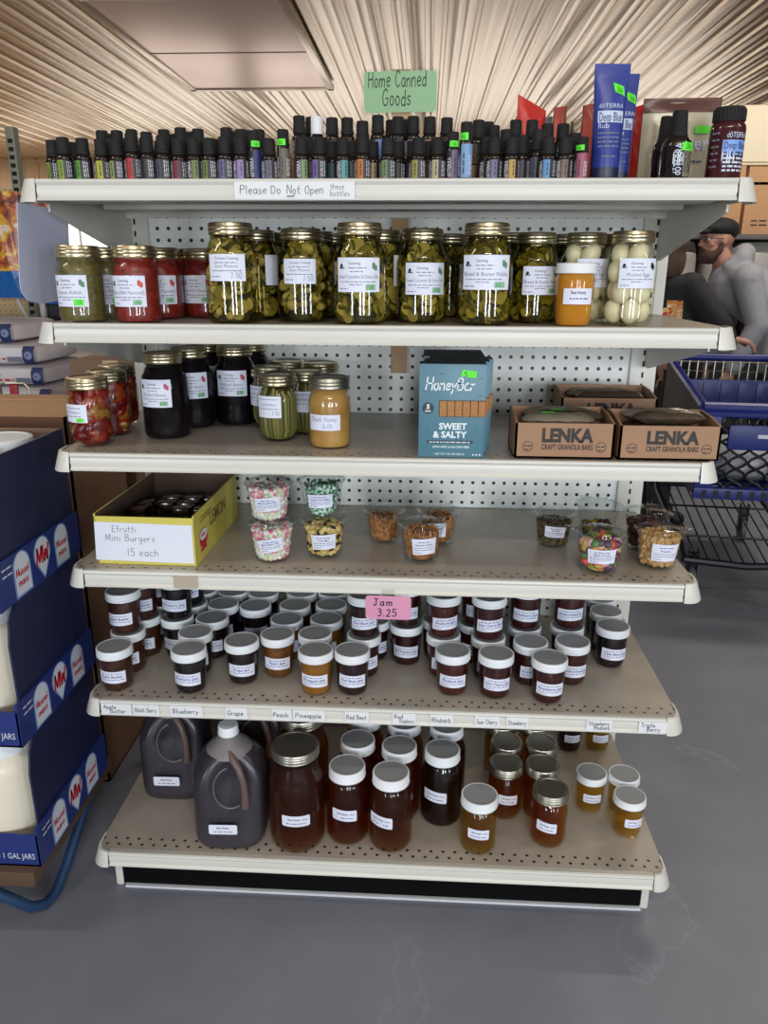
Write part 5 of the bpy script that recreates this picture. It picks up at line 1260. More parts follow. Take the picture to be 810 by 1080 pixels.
def make(kind, loc, label, cat='jar', rz=0.0, group=None, sc=1.0, lab=None):
    """kind -> list of (part, mesh, part label)"""
    t = thing(kind[0], label, cat, loc, rz, group, (sc, sc, sc))
    for nm, me, pl_ in kind[1]: 
        o = ob(nm, me, t, label=pl_)
        if nm in ('pickle_slices', 'candy', 'nuts', 'pepper_pieces', 'green_beans', 'seeds', 'fruit_pieces'): o['kind'] = 'stuff'
    if lab: ob('label', lab, t)
    foot(t, max(math.hypot(v.co.x, v.co.y) for v in kind[1][0][1].vertices) * sc, max(math.hypot(v.co.x, v.co.y) for v in kind[1][1][1].vertices if cat != 'cup') * sc if cat != 'cup' else .0503 * sc)
    return t
A0 = -PI / 2
# ---------------------------------------------- second tier: pickles, relish, salsa, eggs
Z2 = ZS[1] - .0009
QR, QH, QN = .0475, .168, .0345
qshell = mason_shell(QR, QH, QN, BRG); qlid = ring_lid(QH, QN)
qp = [pickles(QR, QH, QN, s, k) for s, k in ((1, 'mix'), (2, 'slice'), (3, 'bread'), (4, 'mix'))]
G2 = 'quart jars of pickles on the second shelf'
def quart(px, y, fillm, lab, label, sc=1.0, rz=0, shell=None, lid=None):
    p = on_y(px, 300, y); k = ('pickle_jar', [('glass', shell or qshell, None), ('lid', lid or qlid, None), ('pickle_slices', fillm, None)])
    return make(k, (p.x, y, Z2), label, 'jar', rz, G2, sc, lab)
qh = .056; 
quart(246, .054, qp[0], text_label(QR, .094, .066, .044, A0 + .02, LB_PRICE('7.50'), 3), 'large pickle jar with a 7.50 price label, beside the red salsa jars')
quart(319, .105, qp[3], text_label(QR, .092, .063, .044, A0 + .05, LB_PRICE('7.50'), 4), 'smaller looking pickle jar with a handwritten 7.50 label, second in the front row', .96)
quart(379.5, .054, qp[1], text_label(QR, .083, .079, .056, A0 + .03, LB_STD('Sweet Cucumber & Onion Dills'), 5, '7.00', LEAF), 'front pickle jar with a leaf label and green price, in the middle of the shelf')
quart(445, .105, qp[1], text_label(QR, .080, .079, .056, A0 + .06, LB_STD('Sweet Cucumber & Onion Dills'), 6, '7.00', LEAF), 'pickle jar of round cucumber slices between two larger front jars', .96, .1)
quart(511.5, .054, qp[2], text_label(QR, .088, .088, .056, A0 - .03, LB_STD('Bread & Butter Pickles'), 7, '6.5', LEAF), 'tall front jar of yellow-green pickles with a wide label')
quart(564, .125, qp[2], text_label(QR, .080, .079, .052, A0 + .05, LB_STD('Bread & Butter Pickles'), 8, '6.5', LEAF), 'jar of yellow-green pickles just behind the small honey jar', .93, .2)
ql = text_label(QR, .094, .030, .056, A0 + .3, [], 9)
for px, y, f_, n_ in ((271, .165, 0, 'behind the first large pickle jar'), (283, .262, 3, 'deepest behind the first large pickle jar'), (333, .215, 3, 'behind the second front pickle jar'), (402, .158, 1, 'right behind the leaf-labelled middle jar'), (352, .30, 0, 'in shade left of the leaf-labelled middle jar'), (539, .255, 2, 'deep behind the yellow-green pickles'), (441, .24, 1, 'hidden behind the jar of round cucumber slices'), (300, .36, 2, 'in the dark back row behind the second front jar'), (376, .37, 1, 'in the dark back row behind the leaf-labelled middle jar'), (418, .33, 3, 'in the dark back row left of the round cucumber slices'), (472, .30, 1, 'in the dark right of the round cucumber slices'), (500, .36, 2, 'in the dark back row behind the yellow-green pickles'), (592, .32, 0, 'in the dark back row behind the shelf honey'), (238, .37, 2, 'in the dark back row behind the first large pickle jar')):
    quart(px, y, qp[f_], ql if px in (271, 402) else None, 'pickle jar ' + n_, .96, .6)
# pickled eggs
EGG = mat('egg_white', (226, 218, 190), .4, noise=.03, nscale=40)
EGJ = glass('egg_jar_glass', (250, 250, 240), .012, .035, .7)
egg_shell = mason_shell(QR, QH, QN, EGJ)
def eggs(parent, seed):
    r = random.Random(seed); lay = [(.026, 4, .0), (.062, 4, .8), (.098, 4, .2), (.128, 3, .9)]
    em_ = MB(); em_.ball((0, 0, 0), (.0185, .0185, .0225), EGG, 16, 12); em_ = em_.mesh('egg')
    for z, n, ph in lay:
        for k in range(n):
            a = ph + 2 * PI * k / n; q = .0245 if z < .11 else .019
            ob('egg', em_, parent, (q * math.cos(a), q * math.sin(a), z), (r.uniform(-.5, .5), r.uniform(-.5, .5), 0))
for px, y, n_, lb in ((613, .125, 'jar of white pickled eggs right behind the small honey jar', 0), (663, .070, 'front jar of white pickled eggs at the shelf end', 1), (645, .175, 'shaded jar of white pickled eggs behind the other two', 0)):
    p = on_y(px, 300, y); t = make(('pickled_egg_jar', [('glass', egg_shell, None), ('lid', qlid, None)]), (p.x, y, Z2), n_, 'jar', 0, 'pickled egg jars', .93)
    if lb or px == 613: ob('label', text_label(QR, .094, .072, .052, A0 + (.10 if lb else .3), LB_STD('Pickled Eggs'), 9, None, BLACK if lb else None), t)
    eggs(t, px)
    b = MB(); b.lathe([(0, .004), (.010, .004), (.010, .13), (0, .13)], BRINE, 10); ob('brine', b, t)
# pints: relish and salsa
PR, PH, PN = .0405, .130, .0345
def stuffy(name, c1, c2, sc_, R=PR, H=PH, rn=PN, top=.84, rough=.35, spec=.5):
    b = MB(); b.lathe(fill_prof(R, H, rn, top, .0022), mat(name, c1, rough, rgb2=c2, nscale=sc_, bump=.3, detail=6, spec=spec), 28); return b
pshell = mason_shell(PR, PH, PN); plid = ring_lid(PH, PN)
relish = stuffy('green_relish', (78, 74, 36), (112, 104, 54), 130).mesh('relish'); salsa = stuffy('red_salsa', (100, 22, 18), (140, 42, 32), 120).mesh('salsa')
def pint(px, y, fill, fname, lab, label, nm, group, rz=0, sc=1.0, z=Z2, py=300):
    p = on_y(px, py, y)
    return make((nm, [('glass', pshell, None), ('lid', plid, None), (fname, fill, None)]), (p.x, y, z), label, 'jar', rz, group, sc, lab)
GL_ = text_label(PR, .054, .066, .053, A0 - .14, LB_STD('Green Relish'), 3, 'green', LEAF)
pint(85, .052, relish, 'relish', GL_, 'front jar of olive green relish with a bright green price sticker', 'relish_jar', 'relish jars')
pint(113, .150, relish, 'relish', GL_, 'jar of olive green relish half hidden between relish and red salsa', 'relish_jar', 'relish jars', .5)
RED_IC = mat('label_tomato', (208, 90, 80), .6)
SL_ = text_label(PR, .054, .068, .052, A0 - .12, LB_STD('Salsa (Mild Flavored)'), 4, '4.50', RED_IC)
for px, y, n_, rz in ((144, .052, 'front jar of red salsa beside the green relish', 0), (171, .165, 'jar of red salsa just behind the front salsa jar', .35), (189, .215, 'jar of red salsa between two others in the back row', .1), (213, .215, 'jar of red salsa half hidden by the first pickle jar', -.1), (198, .30, 'jar of red salsa deepest in the shade', .2)):
    pint(px, y, salsa, 'salsa', SL_, n_, 'salsa_jar', 'salsa jars', rz)
# small honey jar with white lid
HON = liquid('honey_gold', (226, 156, 44), (.85, .55, .10), .06, .55)
def small_jar(R, H, lr, m, fn_, top=.86, taper=.93, shell=None):
    b = MB(); b.lathe([(0, .002), (R * taper * .86, 0), (R * taper * .97, .003), (R * taper, .008), (R, H * .70), (R * .985, H * .78), (lr - .003, H * .82), (lr - .003, H * .95)], shell or GLASS, 32)
    c = MB(); t = .0018; c.lathe([(0, .003), (R * taper * .9 - t, .002), (R * taper - t, .008), (R - t, H * .70), (R * .985 - t, H * .775), (lr - .006, H * top), (0, H * top)], m, 28)
    return [('glass', b.mesh('glass'), None), ('lid', plastic_lid(H, lr), None), (fn_, c.mesh(fn_), None)]
hj = small_jar(.0335, .104, .0345, HON, 'honey')
LB_HON = lambda t: [('b', 0, .14, .0058, t, BLACK, 'c', .5), ('d', -.28, -.20, .0040, 11, INKB, 'l', .6)]
p = on_y(606, 310, .048)
make(('honey_jar', hj), (p.x, .048, Z2), 'small white-lidded jar of golden honey in front of the pickled eggs', 'jar', 0, None, 1, text_label(.0335, .050, .052, .026, A0 + .02, LB_HON('Raw Honey'), 2))

# ---------------------------------------------- third tier
Z3 = ZS[2] - .0009
def at3(px, py, R): p = on_z(px, py, Z3); return Vector((p.x, min(p.y + R * .75, .424), Z3))
# peppers
PC = [mat('pepper_red', (128, 22, 18), .3, noise=.15, nscale=50), mat('pepper_dark_red', (96, 14, 14), .3, noise=.15, nscale=50), mat('pepper_orange', (140, 60, 24), .3, noise=.15, nscale=50), mat('pepper_yellow', (140, 100, 36), .3, noise=.15, nscale=50)]
def peppers(seed):
    r = random.Random(seed); b = MB(); b.lathe([(max(a - .012, 0), z) for a, z in fill_prof(PR, PH, PN, .80)], PC[1], 16)
    for k in range(44):
        z = r.uniform(.012, .82 * PH); a = r.uniform(0, 2 * PI); rr = (PR - .0145 if z < .68 * PH else .026)
        out = Vector((math.cos(a), math.sin(a), 0)); tn = Vector((-math.sin(a), math.cos(a), 0)); up_ = Vector((0, 0, 1))
        d = (tn * r.uniform(-1, 1) + up_ * r.uniform(-1, 1)).normalized(); L = r.uniform(.014, .026)
        P = [out * (rr - abs(s) * .003) + up_ * min(max(z, L + .004), .80 * PH) + d * L * s + out * .0025 * (1 - s * s) for s in (-1, -.5, 0, .5, 1)]
        P = [Vector((q.x, q.y, min(max(q.z, .008), .83 * PH))) for q in P]
        b.tube(P, [.004, .010, .0118, .010, .004], PC[r.choice((0, 0, 0, 0, 1, 1, 1, 2, 2, 3))], 8)
    b.v = [(x * min(1, (PR - .0028) / max(math.hypot(x, y), 1e-6)), y * min(1, (PR - .0028) / max(math.hypot(x, y), 1e-6)), max(z, .004)) for x, y, z in b.v]
    return b.mesh('pepper_pieces')
pm_ = [peppers(1), peppers(2)]
PL_ = text_label(PR, .066, .056, .034, A0 - .42, [('d', -.3, .25, .0035, 14, INKG, 'l', .6), ('t', 0, .0, .005, 'Hot Peppers', INKG, 'c', .6), ('d', -.3, -.2, .003, 14, INKG, 'l', .6)], 4, 'green')
for px, py, n_, f_, l_, rz in ((92, 472, 'front jar of red and orange peppers with green price sticker', 0, PL_, 0), (112.5, 461, 'middle jar of the three pepper jars, behind the stickered one', 1, None, .4), (123, 451, 'rearmost of the three pepper jars', 0, None, .9)):
    c = at3(px, py, PR); make(('pepper_jar', [('glass', pshell, None), ('lid', plid, None), ('pepper_pieces', pm_[f_], None)]), c, n_, 'jar', rz, 'pepper jars', 1, l_)
# beets
BEET = stuffy('beet_dark', (9, 4, 8), (14, 6, 11), 60, QR, QH, QN, .86, .6, .1).mesh('beets'); bshell = mason_shell(QR, QH, QN)
BL_ = [text_label(QR, .092, .068, .054, A0 + a_, LB_STD('Pickled Beets'), 5, '6.50', mat('label_beet', (190, 80, 110), .6)) for a_ in (-.15, .32, .02)]
for px, py, n_, l_ in ((172, 463, 'front jar of black-looking beets beside the pepper jars', 0), (200, 452, 'second jar of dark beets, turned so its label shows at its edge', 1), (247, 448.5, 'jar of dark beets with full label beside the green beans', 2), (218, 441, 'jar of dark beets in the back between two others', 1), (262, 440, 'jar of dark beets in the back next to the green beans', 2)):
    c = at3(px, py, QR); make(('beet_jar', [('glass', bshell, None), ('lid', qlid, None), ('beets', BEET, None)]), c, n_, 'jar', 0, 'beet jars', 1.0, BL_[l_])
# green beans
BNC = [mat('bean_green', (114, 112, 54), .4, noise=.12, nscale=40), mat('bean_olive', (92, 90, 42), .4, noise=.12, nscale=40)]
def beans(seed):
    r = random.Random(seed); b = MB(); b.lathe([(max(a - .014, 0), z) for a, z in fill_prof(PR, PH, PN, .78)], BNC[1], 16)
    for k in range(26):
        a = 2 * PI * k / 26 + r.uniform(-.06, .06); ri = PR - .0085; top = r.uniform(.70, .82) * PH
        P = [Vector((q * math.cos(a + dv), q * math.sin(a + dv), z)) for q, z, dv in ((ri - .006, .008, 0), (ri, .022, .03), (ri, .045, .0), (ri, .65 * PH, r.uniform(-.1, .1)), (ri - .005, max(top, .70 * PH), r.uniform(-.15, .15)))]
        b.tube(P, [.003, .0048, .005, .005, .0035], BNC[r.random() < .4], 7)
    return b.mesh('green_beans')
bn = beans(3)
NL_ = text_label(PR, .070, .052, .042, A0 - .30, [('d', -.42, .32, .003, 18, INKG, 'l', .8), ('t', 0, .06, .005, 'Canned Beans', INKG, 'c', .6), ('d', -.40, -.12, .003, 20, INKG, 'l', .8), ('h', .14, -.36, .007, '3.50', BLACK, 'l', .3)], 3)
for px, py, n_, l_, rz in ((291.5, 466, 'front jar of upright green beans with a small white label', 1, 0), (283, 452, 'green bean jar peeping out left of the front bean jar', 1, -.5), (322, 459, 'shaded green bean jar between front beans and chunk honey', 1, .2), (303, 443, 'back jar of green beans behind the front bean jar', 0, 0), (338, 446, 'back jar of green beans behind the chunk honey', 0, 0)):
    c = at3(px, py, PR); make(('green_bean_jar', [('glass', pshell, None), ('lid', plid, None), ('green_beans', bn, None)]), c, n_, 'jar', rz, 'green bean jars', 1, NL_ if l_ else None)
# chunk honey
CHN = stuffy('chunk_honey', (158, 116, 52), (186, 148, 80), 22, PR, PH, PN, .87, .25).mesh('honey')
c = at3(346, 473, PR)
make(('honey_jar', [('glass', mason_shell(PR, PH, PN), None), ('lid', ring_lid(PH, PN, RING2), 'silver lid'), ('honey', CHN, None)]), c, 'silver-lidded jar of cloudy tan chunk honey in front of green beans', 'jar', 0, None, 1.02,
     text_label(PR, .050, .062, .029, A0 - .14, [('h', -.42, .08, .0085, 'Chunk Honey', INKB, 'l', .82), ('h', -.06, -.36, .0085, '16.00', INKB, 'l', .32)], 3))
# honey bar boxes
TEAL = mat('box_teal', (70, 116, 132), .4, rgb2=(86, 132, 150), nscale=3); TEALD = mat('box_teal_dark', (34, 50, 60), .5); OAT = mat('oat_bar', (176, 124, 78), .7, noise=.35, nscale=260, bump=.8); WHT = mat('print_white', (226, 236, 240), .5)
y_ = max(on_z(475, 482.5, Z3).y, .013); a, e = on_y(440.5, 482, y_), on_y(510, 483, y_); bw = e.x - a.x - .001; bh = on_y(475, 384, a.y).z - Z3; bd_ = .042
def bar_box():
    b = MB(); b.box(-bw / 2, bw / 2, 0, bd_ - .0008, 0, bh, TEAL, .0012)
    b.box(-bw / 2 + .001, bw / 2 - .001, .001, bd_ - .002, bh - .0002, bh + .0005, TEALD)
    f = lambda u, v, l=0: (u, -.0004 - .0003 * l, v)
    pt = lambda s, x, y, sz, al='c', mw=None, bo=0, m=WHT: put(b, typeset(s, bo), f, x, y, sz, m, al, mw, 1)
    put(b, handwrite('HoneyBar', 1.15, .1, 8, 1.0, .16), f, -bw * .40, bh * .73, bh * .125, WHT, 'l', bw * .74, 1)
    put(b, typeset('SWEET', .035), f, bw * .02, bh * .310, bh * .066, WHT, 'c', bw * .46, 1); put(b, typeset('& SALTY', .035), f, -bw * .02, bh * .22, bh * .066, WHT, 'c', bw * .58, 1)
    patch(b, f, bw * .70, bh * .032, TEALD, 1, .6, -bw * .37, bh * .155); put(b, dashes(30, 4), f, -bw * .33, bh * .162, bh * .02, WHT, 'l', bw * .62, 1.4)
    put(b, typeset('NON GMO & GLUTEN FREE', .02), f, 0, bh * .107, bh * .022, WHT, 'c', bw * .60, 1); put(b, typeset('NET WT 7.05 OZ (200 G)', .01), f, -bw * .02, bh * .03, bh * .020, WHT, 'c', bw * .56, 1)
    for k in range(3): disc(b, f, bw * (.34 + .05 * k), bh * .034, bh * .010, WHT, 8, .8)
    disc(b, f, -bw * .36, bh * .535, bw * .088, TEALD, 18, .6); put(b, typeset('5', .05), f, -bw * .36, bh * .53, bh * .045, WHT, 'c', None, 1.4); put(b, typeset('BARS', .03), f, -bw * .36, bh * .495, bh * .018, WHT, 'c', None, 1.4)
    patch(b, f, bw * .695, bh * .175, mat('window_dark', (66, 44, 28), .6), 1, .5, -bw * .195, bh * .445); b.box(bw / 2 - .001, bw / 2 + .0006, .0, bd_ * .55, bh * .445, bh * .62, mat('window_dark', (66, 44, 28), .6))
    r = random.Random(4)
    for k in range(26): 
        x, y = r.uniform(-.45, .45) * bw, r.choice((r.uniform(.02, .42), r.uniform(.66, .96))) * bh
        patch(b, f, bw * r.uniform(.02, .06), bh * .006, mat('box_teal_mark', (46, 92, 108), .5), 1, .3, x, y)
    return b.mesh('carton')
bbx = bar_box(); wm_ = MB()
for k in range(6):
    x0 = -bw * .188 + k * bw * .116; wm_.box(x0, x0 + bw * .108, -.0036, -.0008, bh * .450, bh * .616, OAT, .0012)
wm_.box(bw / 2 - .001, bw / 2 + .0022, .003, bd_ * .5, bh * .45, bh * .616, OAT, .001); wm_ = wm_.mesh('bar_window'); stk_ = MB(); stk_.add([(bw * .12, -.0012, bh * .875), (bw * .34, -.0012, bh * .855), (bw * .36, -.0012, bh * .925), (bw * .14, -.0012, bh * .945)], [(0, 1, 2, 3)], STICK); put(stk_, handwrite('5.9', 1.2, .1, 3), lambda u, v, l: (bw * .17 + u, -.0018, bh * .875 + v), 0, 0, .008, STINK)
stk_ = stk_.mesh('price_sticker')
for k in range(6):
    y = a.y + k * (bd_ + .0006); t = thing('bar_box', 'teal box of snack bars, ' + ('foremost one with a green price sticker', 'second from the front', 'third from the front', 'fourth from the front', 'fifth from the front', 'rearmost against the pegboard')[k], 'box',
              ((a.x + e.x) / 2 + .0088 * k * (1 if k < 3 else .0) + (.0 if k < 3 else .006), y, Z3), 0, 'teal snack bar boxes')
    ob('carton', bbx, t); ob('bar_window', wm_, t)
    if k == 0: ob('price_sticker', stk_, t)
# kraft display trays of granola bars
TRK = mat('tray_kraft', (160, 124, 96), .75, noise=.06, nscale=30); TRI = mat('tray_inside', (112, 84, 64), .8, noise=.06, nscale=30); LIT = mat('tray_ink', (44, 38, 36), .6)
def tray(pxa, pxb, pyb, hpx, depth, label, sticker, seed, front=True):
    y_ = max(on_z(pxa, pyb, Z3).y, .0165); a_, e_ = on_y(pxa, pyb, y_), on_y(pxb, pyb, y_); w_ = e_.x - a_.x; h_ = on_y((pxa + pxb) / 2, pyb - hpx, a_.y).z - Z3
    t = thing('bar_tray', label, 'tray', ((a_.x + e_.x) / 2, y_, Z3 + .0016), 0.0, 'kraft trays of granola bars')
    b = MB(); q = .004
    b.box(-w_ / 2, w_ / 2, 0, q, 0, h_, TRK); b.box(-w_ / 2, w_ / 2, depth - q, depth, 0, h_ * 1.18, TRK)
    b.box(-w_ / 2, w_ / 2, 0, depth, 0, .003, TRI)
    for s in (-1, 1): b.slab([(0, 0), (depth, 0), (depth, h_ * 1.18), (depth * .5, h_ * 1.15), (0, h_)], q, TRK, lambda u, v, w2, s=s: (s * w_ / 2 - (s * w2), u, v))
    f = lambda u, v, l=0: (u, -.0003 - .0002 * l, v)
    put(b, typeset('LENKA', .05), f, w_ * .03, h_ * .48, h_ * .36, LIT, 'c', w_ * .52, 1); put(b, typeset('CRAFT GRANOLA BARS', .02), f, w_ * .03, h_ * .25, h_ * .15, LIT, 'c', w_ * .52, 1)
    for s in (-1, 1):
        b.add([f(s * w_ * .37 + q_ * math.cos(2 * PI * k / 20), h_ * .33 + q_ * math.sin(2 * PI * k / 20), 1) for q_ in (h_ * .15, h_ * .132) for k in range(20)], [(k, (k + 1) % 20, 20 + (k + 1) % 20, 20 + k) for k in range(20)], LIT)
        put(b, dashes(5, 3), f, s * w_ * .37, h_ * .32, h_ * .07, LIT, 'c', h_ * .2); put(b, dashes(3, 4), f, s * w_ * .37, h_ * .22, h_ * .06, LIT, 'c', h_ * .14); 
    ob('tray', b, t)
    return t, w_, h_, depth
FOIL = mat('bar_foil', (150, 140, 124), .28, .6, noise=.2, nscale=40, bump=.4); FOILD = mat('bar_foil_dark', (84, 70, 58), .35, .3, noise=.25, nscale=40, bump=.4)
def bar_mesh(m):
    b = MB(); L, W, T = .125, .036, .017; nu = 10
    for s in (-1, 1): b.sheet(lambda u, v: ((u - .5) * L, (v - .5) * W, T / 2 + s * (T / 2) * (math.sin(PI * v) ** .5) * (min(1, min(u, 1 - u) / .14) ** .6) + .0008 * math.sin(40 * u + 11 * v)), nu, 6, m)
    return b.mesh('granola_bar')
barm = [bar_mesh(FOIL), bar_mesh(FOILD)]; gst = MB(); gst.sheet(lambda u, v: (-.03 + .022 * u, -.010 + .014 * v, .0180), 2, 1, STICK); gst = gst.mesh('price_sticker')
T1 = tray(542, 646, 485.5, 38, .115, 'left kraft tray of foil-wrapped granola bars, with two green stickers inside', 1, 1)
T2 = tray(651, 757, 488.5, 38, .115, 'kraft tray of foil-wrapped granola bars at the shelf end', 0, 2)
T3 = tray(590, 690, 455, 34, .116, 'kraft tray of granola bars behind the other two trays', 0, 3)
for (t, w_, h_, d_), nm in ((T1, 'stickered tray'), (T2, 'shelf-end tray'), (T3, 'rear tray')):
    B = Vector(t.location); rz = t.rotation_euler.z; R_ = Matrix.Rotation(rz, 3, 'Z'); n = 0
    for lay in range(3):
        for k in range(3):
            z = .0056 + .0172 * 1.42 * lay
            if lay == 2 and k == 0 and nm != 'stickered tray': continue
            o = thing('granola_bar', f'foil-wrapped granola bar, {("bottom", "middle", "top")[lay]} layer, {("front", "centre", "back")[k]} in the {nm}', 'granola bar', B + R_ @ Vector((((-.01, .012, .0)[k]) , .0238 + .0332 * k, z)), rz + (-.02, .02, .0)[k], 'granola bars in the kraft trays', (w_ * .74 / .125, .90, 1.4))
            ob('wrapper', barm[(lay + k) % 2], o)
            if nm == 'stickered tray' and lay == 2 and k < 2: ob('price_sticker', gst, o)

# ---------------------------------------------- fourth tier
Z4 = ZS[3] - .0009
def at4(px, py, r): p = on_z(px, py, Z4); return Vector((p.x, p.y + r, Z4))
YEL = mat('box_yellow', (206, 194, 88), .55, noise=.04, nscale=8); PAP = mat('sign_paper', (222, 226, 238), .6)
p0, p1, p2 = on_z(104, 594, Z4), on_z(208, 597, Z4), on_z(255, 556, Z4)
fw = (p1 - p0); wid = fw.length; ang = math.atan2(fw.y, fw.x); dep = .325; hb = on_y(207, 547, p1.y).z - Z4
t = thing('candy_box', 'open yellow cardboard box with a handwritten paper sign on its front', 'box', p0, ang)
b = MB(); q = .003
b.box(0, wid, 0, q, 0, hb, YEL); b.box(0, wid, dep - q, dep, 0, hb * 1.06, YEL); b.box(wid - q, wid, 0, dep, 0, hb * 1.05, YEL); b.box(0, q, 0, dep, 0, hb * 1.05, YEL)
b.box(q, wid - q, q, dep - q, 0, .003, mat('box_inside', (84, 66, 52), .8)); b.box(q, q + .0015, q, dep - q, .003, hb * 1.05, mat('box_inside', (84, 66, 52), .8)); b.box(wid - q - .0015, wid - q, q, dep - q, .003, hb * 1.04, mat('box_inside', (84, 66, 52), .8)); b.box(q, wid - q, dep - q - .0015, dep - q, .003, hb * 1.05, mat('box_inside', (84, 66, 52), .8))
f = lambda u, v, l=0: (wid + .0004 + .0003 * l, u, v)
put(b, typeset('LEMON', .02), f, .10, hb * .52, hb * .28, mat('print_olive', (120, 104, 40), .6), 'l', .12, 1); put(b, typeset('COOKIES', .0), f, .035, hb * .78, hb * .13, mat('print_olive', (120, 104, 40), .6), 'l', .09, 1)
disc(b, f, .052, hb * .43, .027, REDI, 16, 1, .020); disc(b, f, .052, hb * .50, .024, WHT, 16, 1.6, .011); put(b, dashes(5, 2), f, .052, hb * .47, .008, REDI, 'c', .03, 2); patch(b, f, .04, .006, REDI, 2, 1, .03, hb * .18)
ob('carton', b, t)
b = MB(); f = lambda u, v, l=0: (wid * .49 + u, -.0012 - .0003 * l, hb * .47 + v); pw, ph_ = wid * .97, hb * .84
b.slab([(-pw / 2 - .004, -ph_ * .46), (pw / 2, -ph_ / 2), (pw / 2, ph_ * .46), (-pw / 2, ph_ / 2)], -.0008, PAP, lambda u, v, w_: (wid * .49 + u, -.0006 + w_, hb * .47 + v))
f2 = lambda u, v, l=0: (wid * .49 + u, -.0018 - .0002 * l, hb * .47 + v)
put(b, handwrite('Efrutti', .5, .3, 4, 1.8), f2, -pw * .32, ph_ * .26, .0135, BLACK, 'l', pw * .26); put(b, handwrite('Mini Burgers', .5, .3, 5, 1.8), f2, -pw * .40, ph_ * .03, .0135, BLACK, 'l', pw * .56); put(b, handwrite('.15 each', .5, .3, 6, 1.9), f2, -pw * .22, -ph_ * .33, .0145, BLACK, 'l', pw * .42)
ob('paper_sign', b, t, label='white handwritten paper sign')
R_ = Matrix.Rotation(ang, 3, 'Z'); bg_ = []
def burger():
    b = MB(); b.lathe([(0, 0), (.013, .001), (.015, .005), (.013, .008), (0, .008)], mat('gummy_dark', (70, 40, 34), .35), 12); b.lathe([(0, .008), (.0155, .008), (.0155, .011), (0, .011)], mat('gummy_red', (104, 36, 36), .35), 12); b.lathe([(.0145, .011), (.014, .016), (.008, .020), (0, .021)], mat('gummy_bun', (128, 84, 54), .35), 12)
    return b.mesh('gummy')
bgm = burger(); wr_ = MB(); wr_.box(-.021, .021, -.0185, .0185, 0, .0225, glass('candy_wrap', (230, 226, 224), .15, .12, .6), .006); wr_ = wr_.mesh('wrapper')
n = 0; names = []
for lay, (nx, ny) in enumerate(((4, 6), (4, 5), (4, 6))):
    for i in range(nx):
        for j in range(ny):
            if lay == 1 and (i + j) % 3 == 0 and j < 2: continue
            if lay == 2 and (j < 3 or (i * 2 + j) % 5 == 0): continue
            x = .028 + i * (wid - .056) / (nx - 1); yv = .026 + j * .042
            o = thing('gummy_burger', f'wrapped mini burger candy, {("lower", "middle", "upper")[lay]} layer, {ORD[j]} from the box front, {ORD[i]} from its left', 'candy', p0 + R_ @ Vector((x, yv, .0036 + .0235 * lay)), ang + rnd.uniform(-.08, .08), 'mini burger candies in the yellow box')
            ob('gummy', bgm, o); ob('wrapper', wr_, o)
# clear plastic cups
def cup(H=.078, rb=.034, rt=.0425):
    b = MB(); b.lathe([(0, .002), (rb * .8, .003), (rb * .9, .0), (rb, .002), (rb + (rt - rb) * .8, H * .80), (rt, H * .82), (rt, H * .94), (rt + .003, H * .95)], CUPG, 36)
    l = MB(); l.lathe([(rt + .001, H * .945), (rt + .0065, H * .95), (rt + .0075, H * .965), (rt + .0055, H * .985), (rt + .0015, H * .975), (rt - .001, H * .955), (rt - .004, H * .955), (rt - .006, H * 1.04), (rt - .009, H * 1.055), (0, H * 1.055)], CUPG, 36)
    l.box(-.012, .012, -.001, .001, -.009, .009, CUPG, .0008, Matrix.Translation((rt + .014, 0, H * .965)) @ Matrix.Rotation(PI / 2, 4, 'X'))
    return b.mesh('cup'), l.mesh('lid')
CH, CRB, CRT = .078, .034, .0425
cupm, clid = cup()
crad = lambda z: CRB + (CRT - CRB) * min(z / (CH * .8), 1)
def ico_piece(b, c, s, q, m_, r):
    X = Matrix.Rotation(r.uniform(0, PI), 4, 'X') @ Matrix.Rotation(r.uniform(0, PI), 4, 'Z'); b.ball(c, s, m_, 7, 5, X)
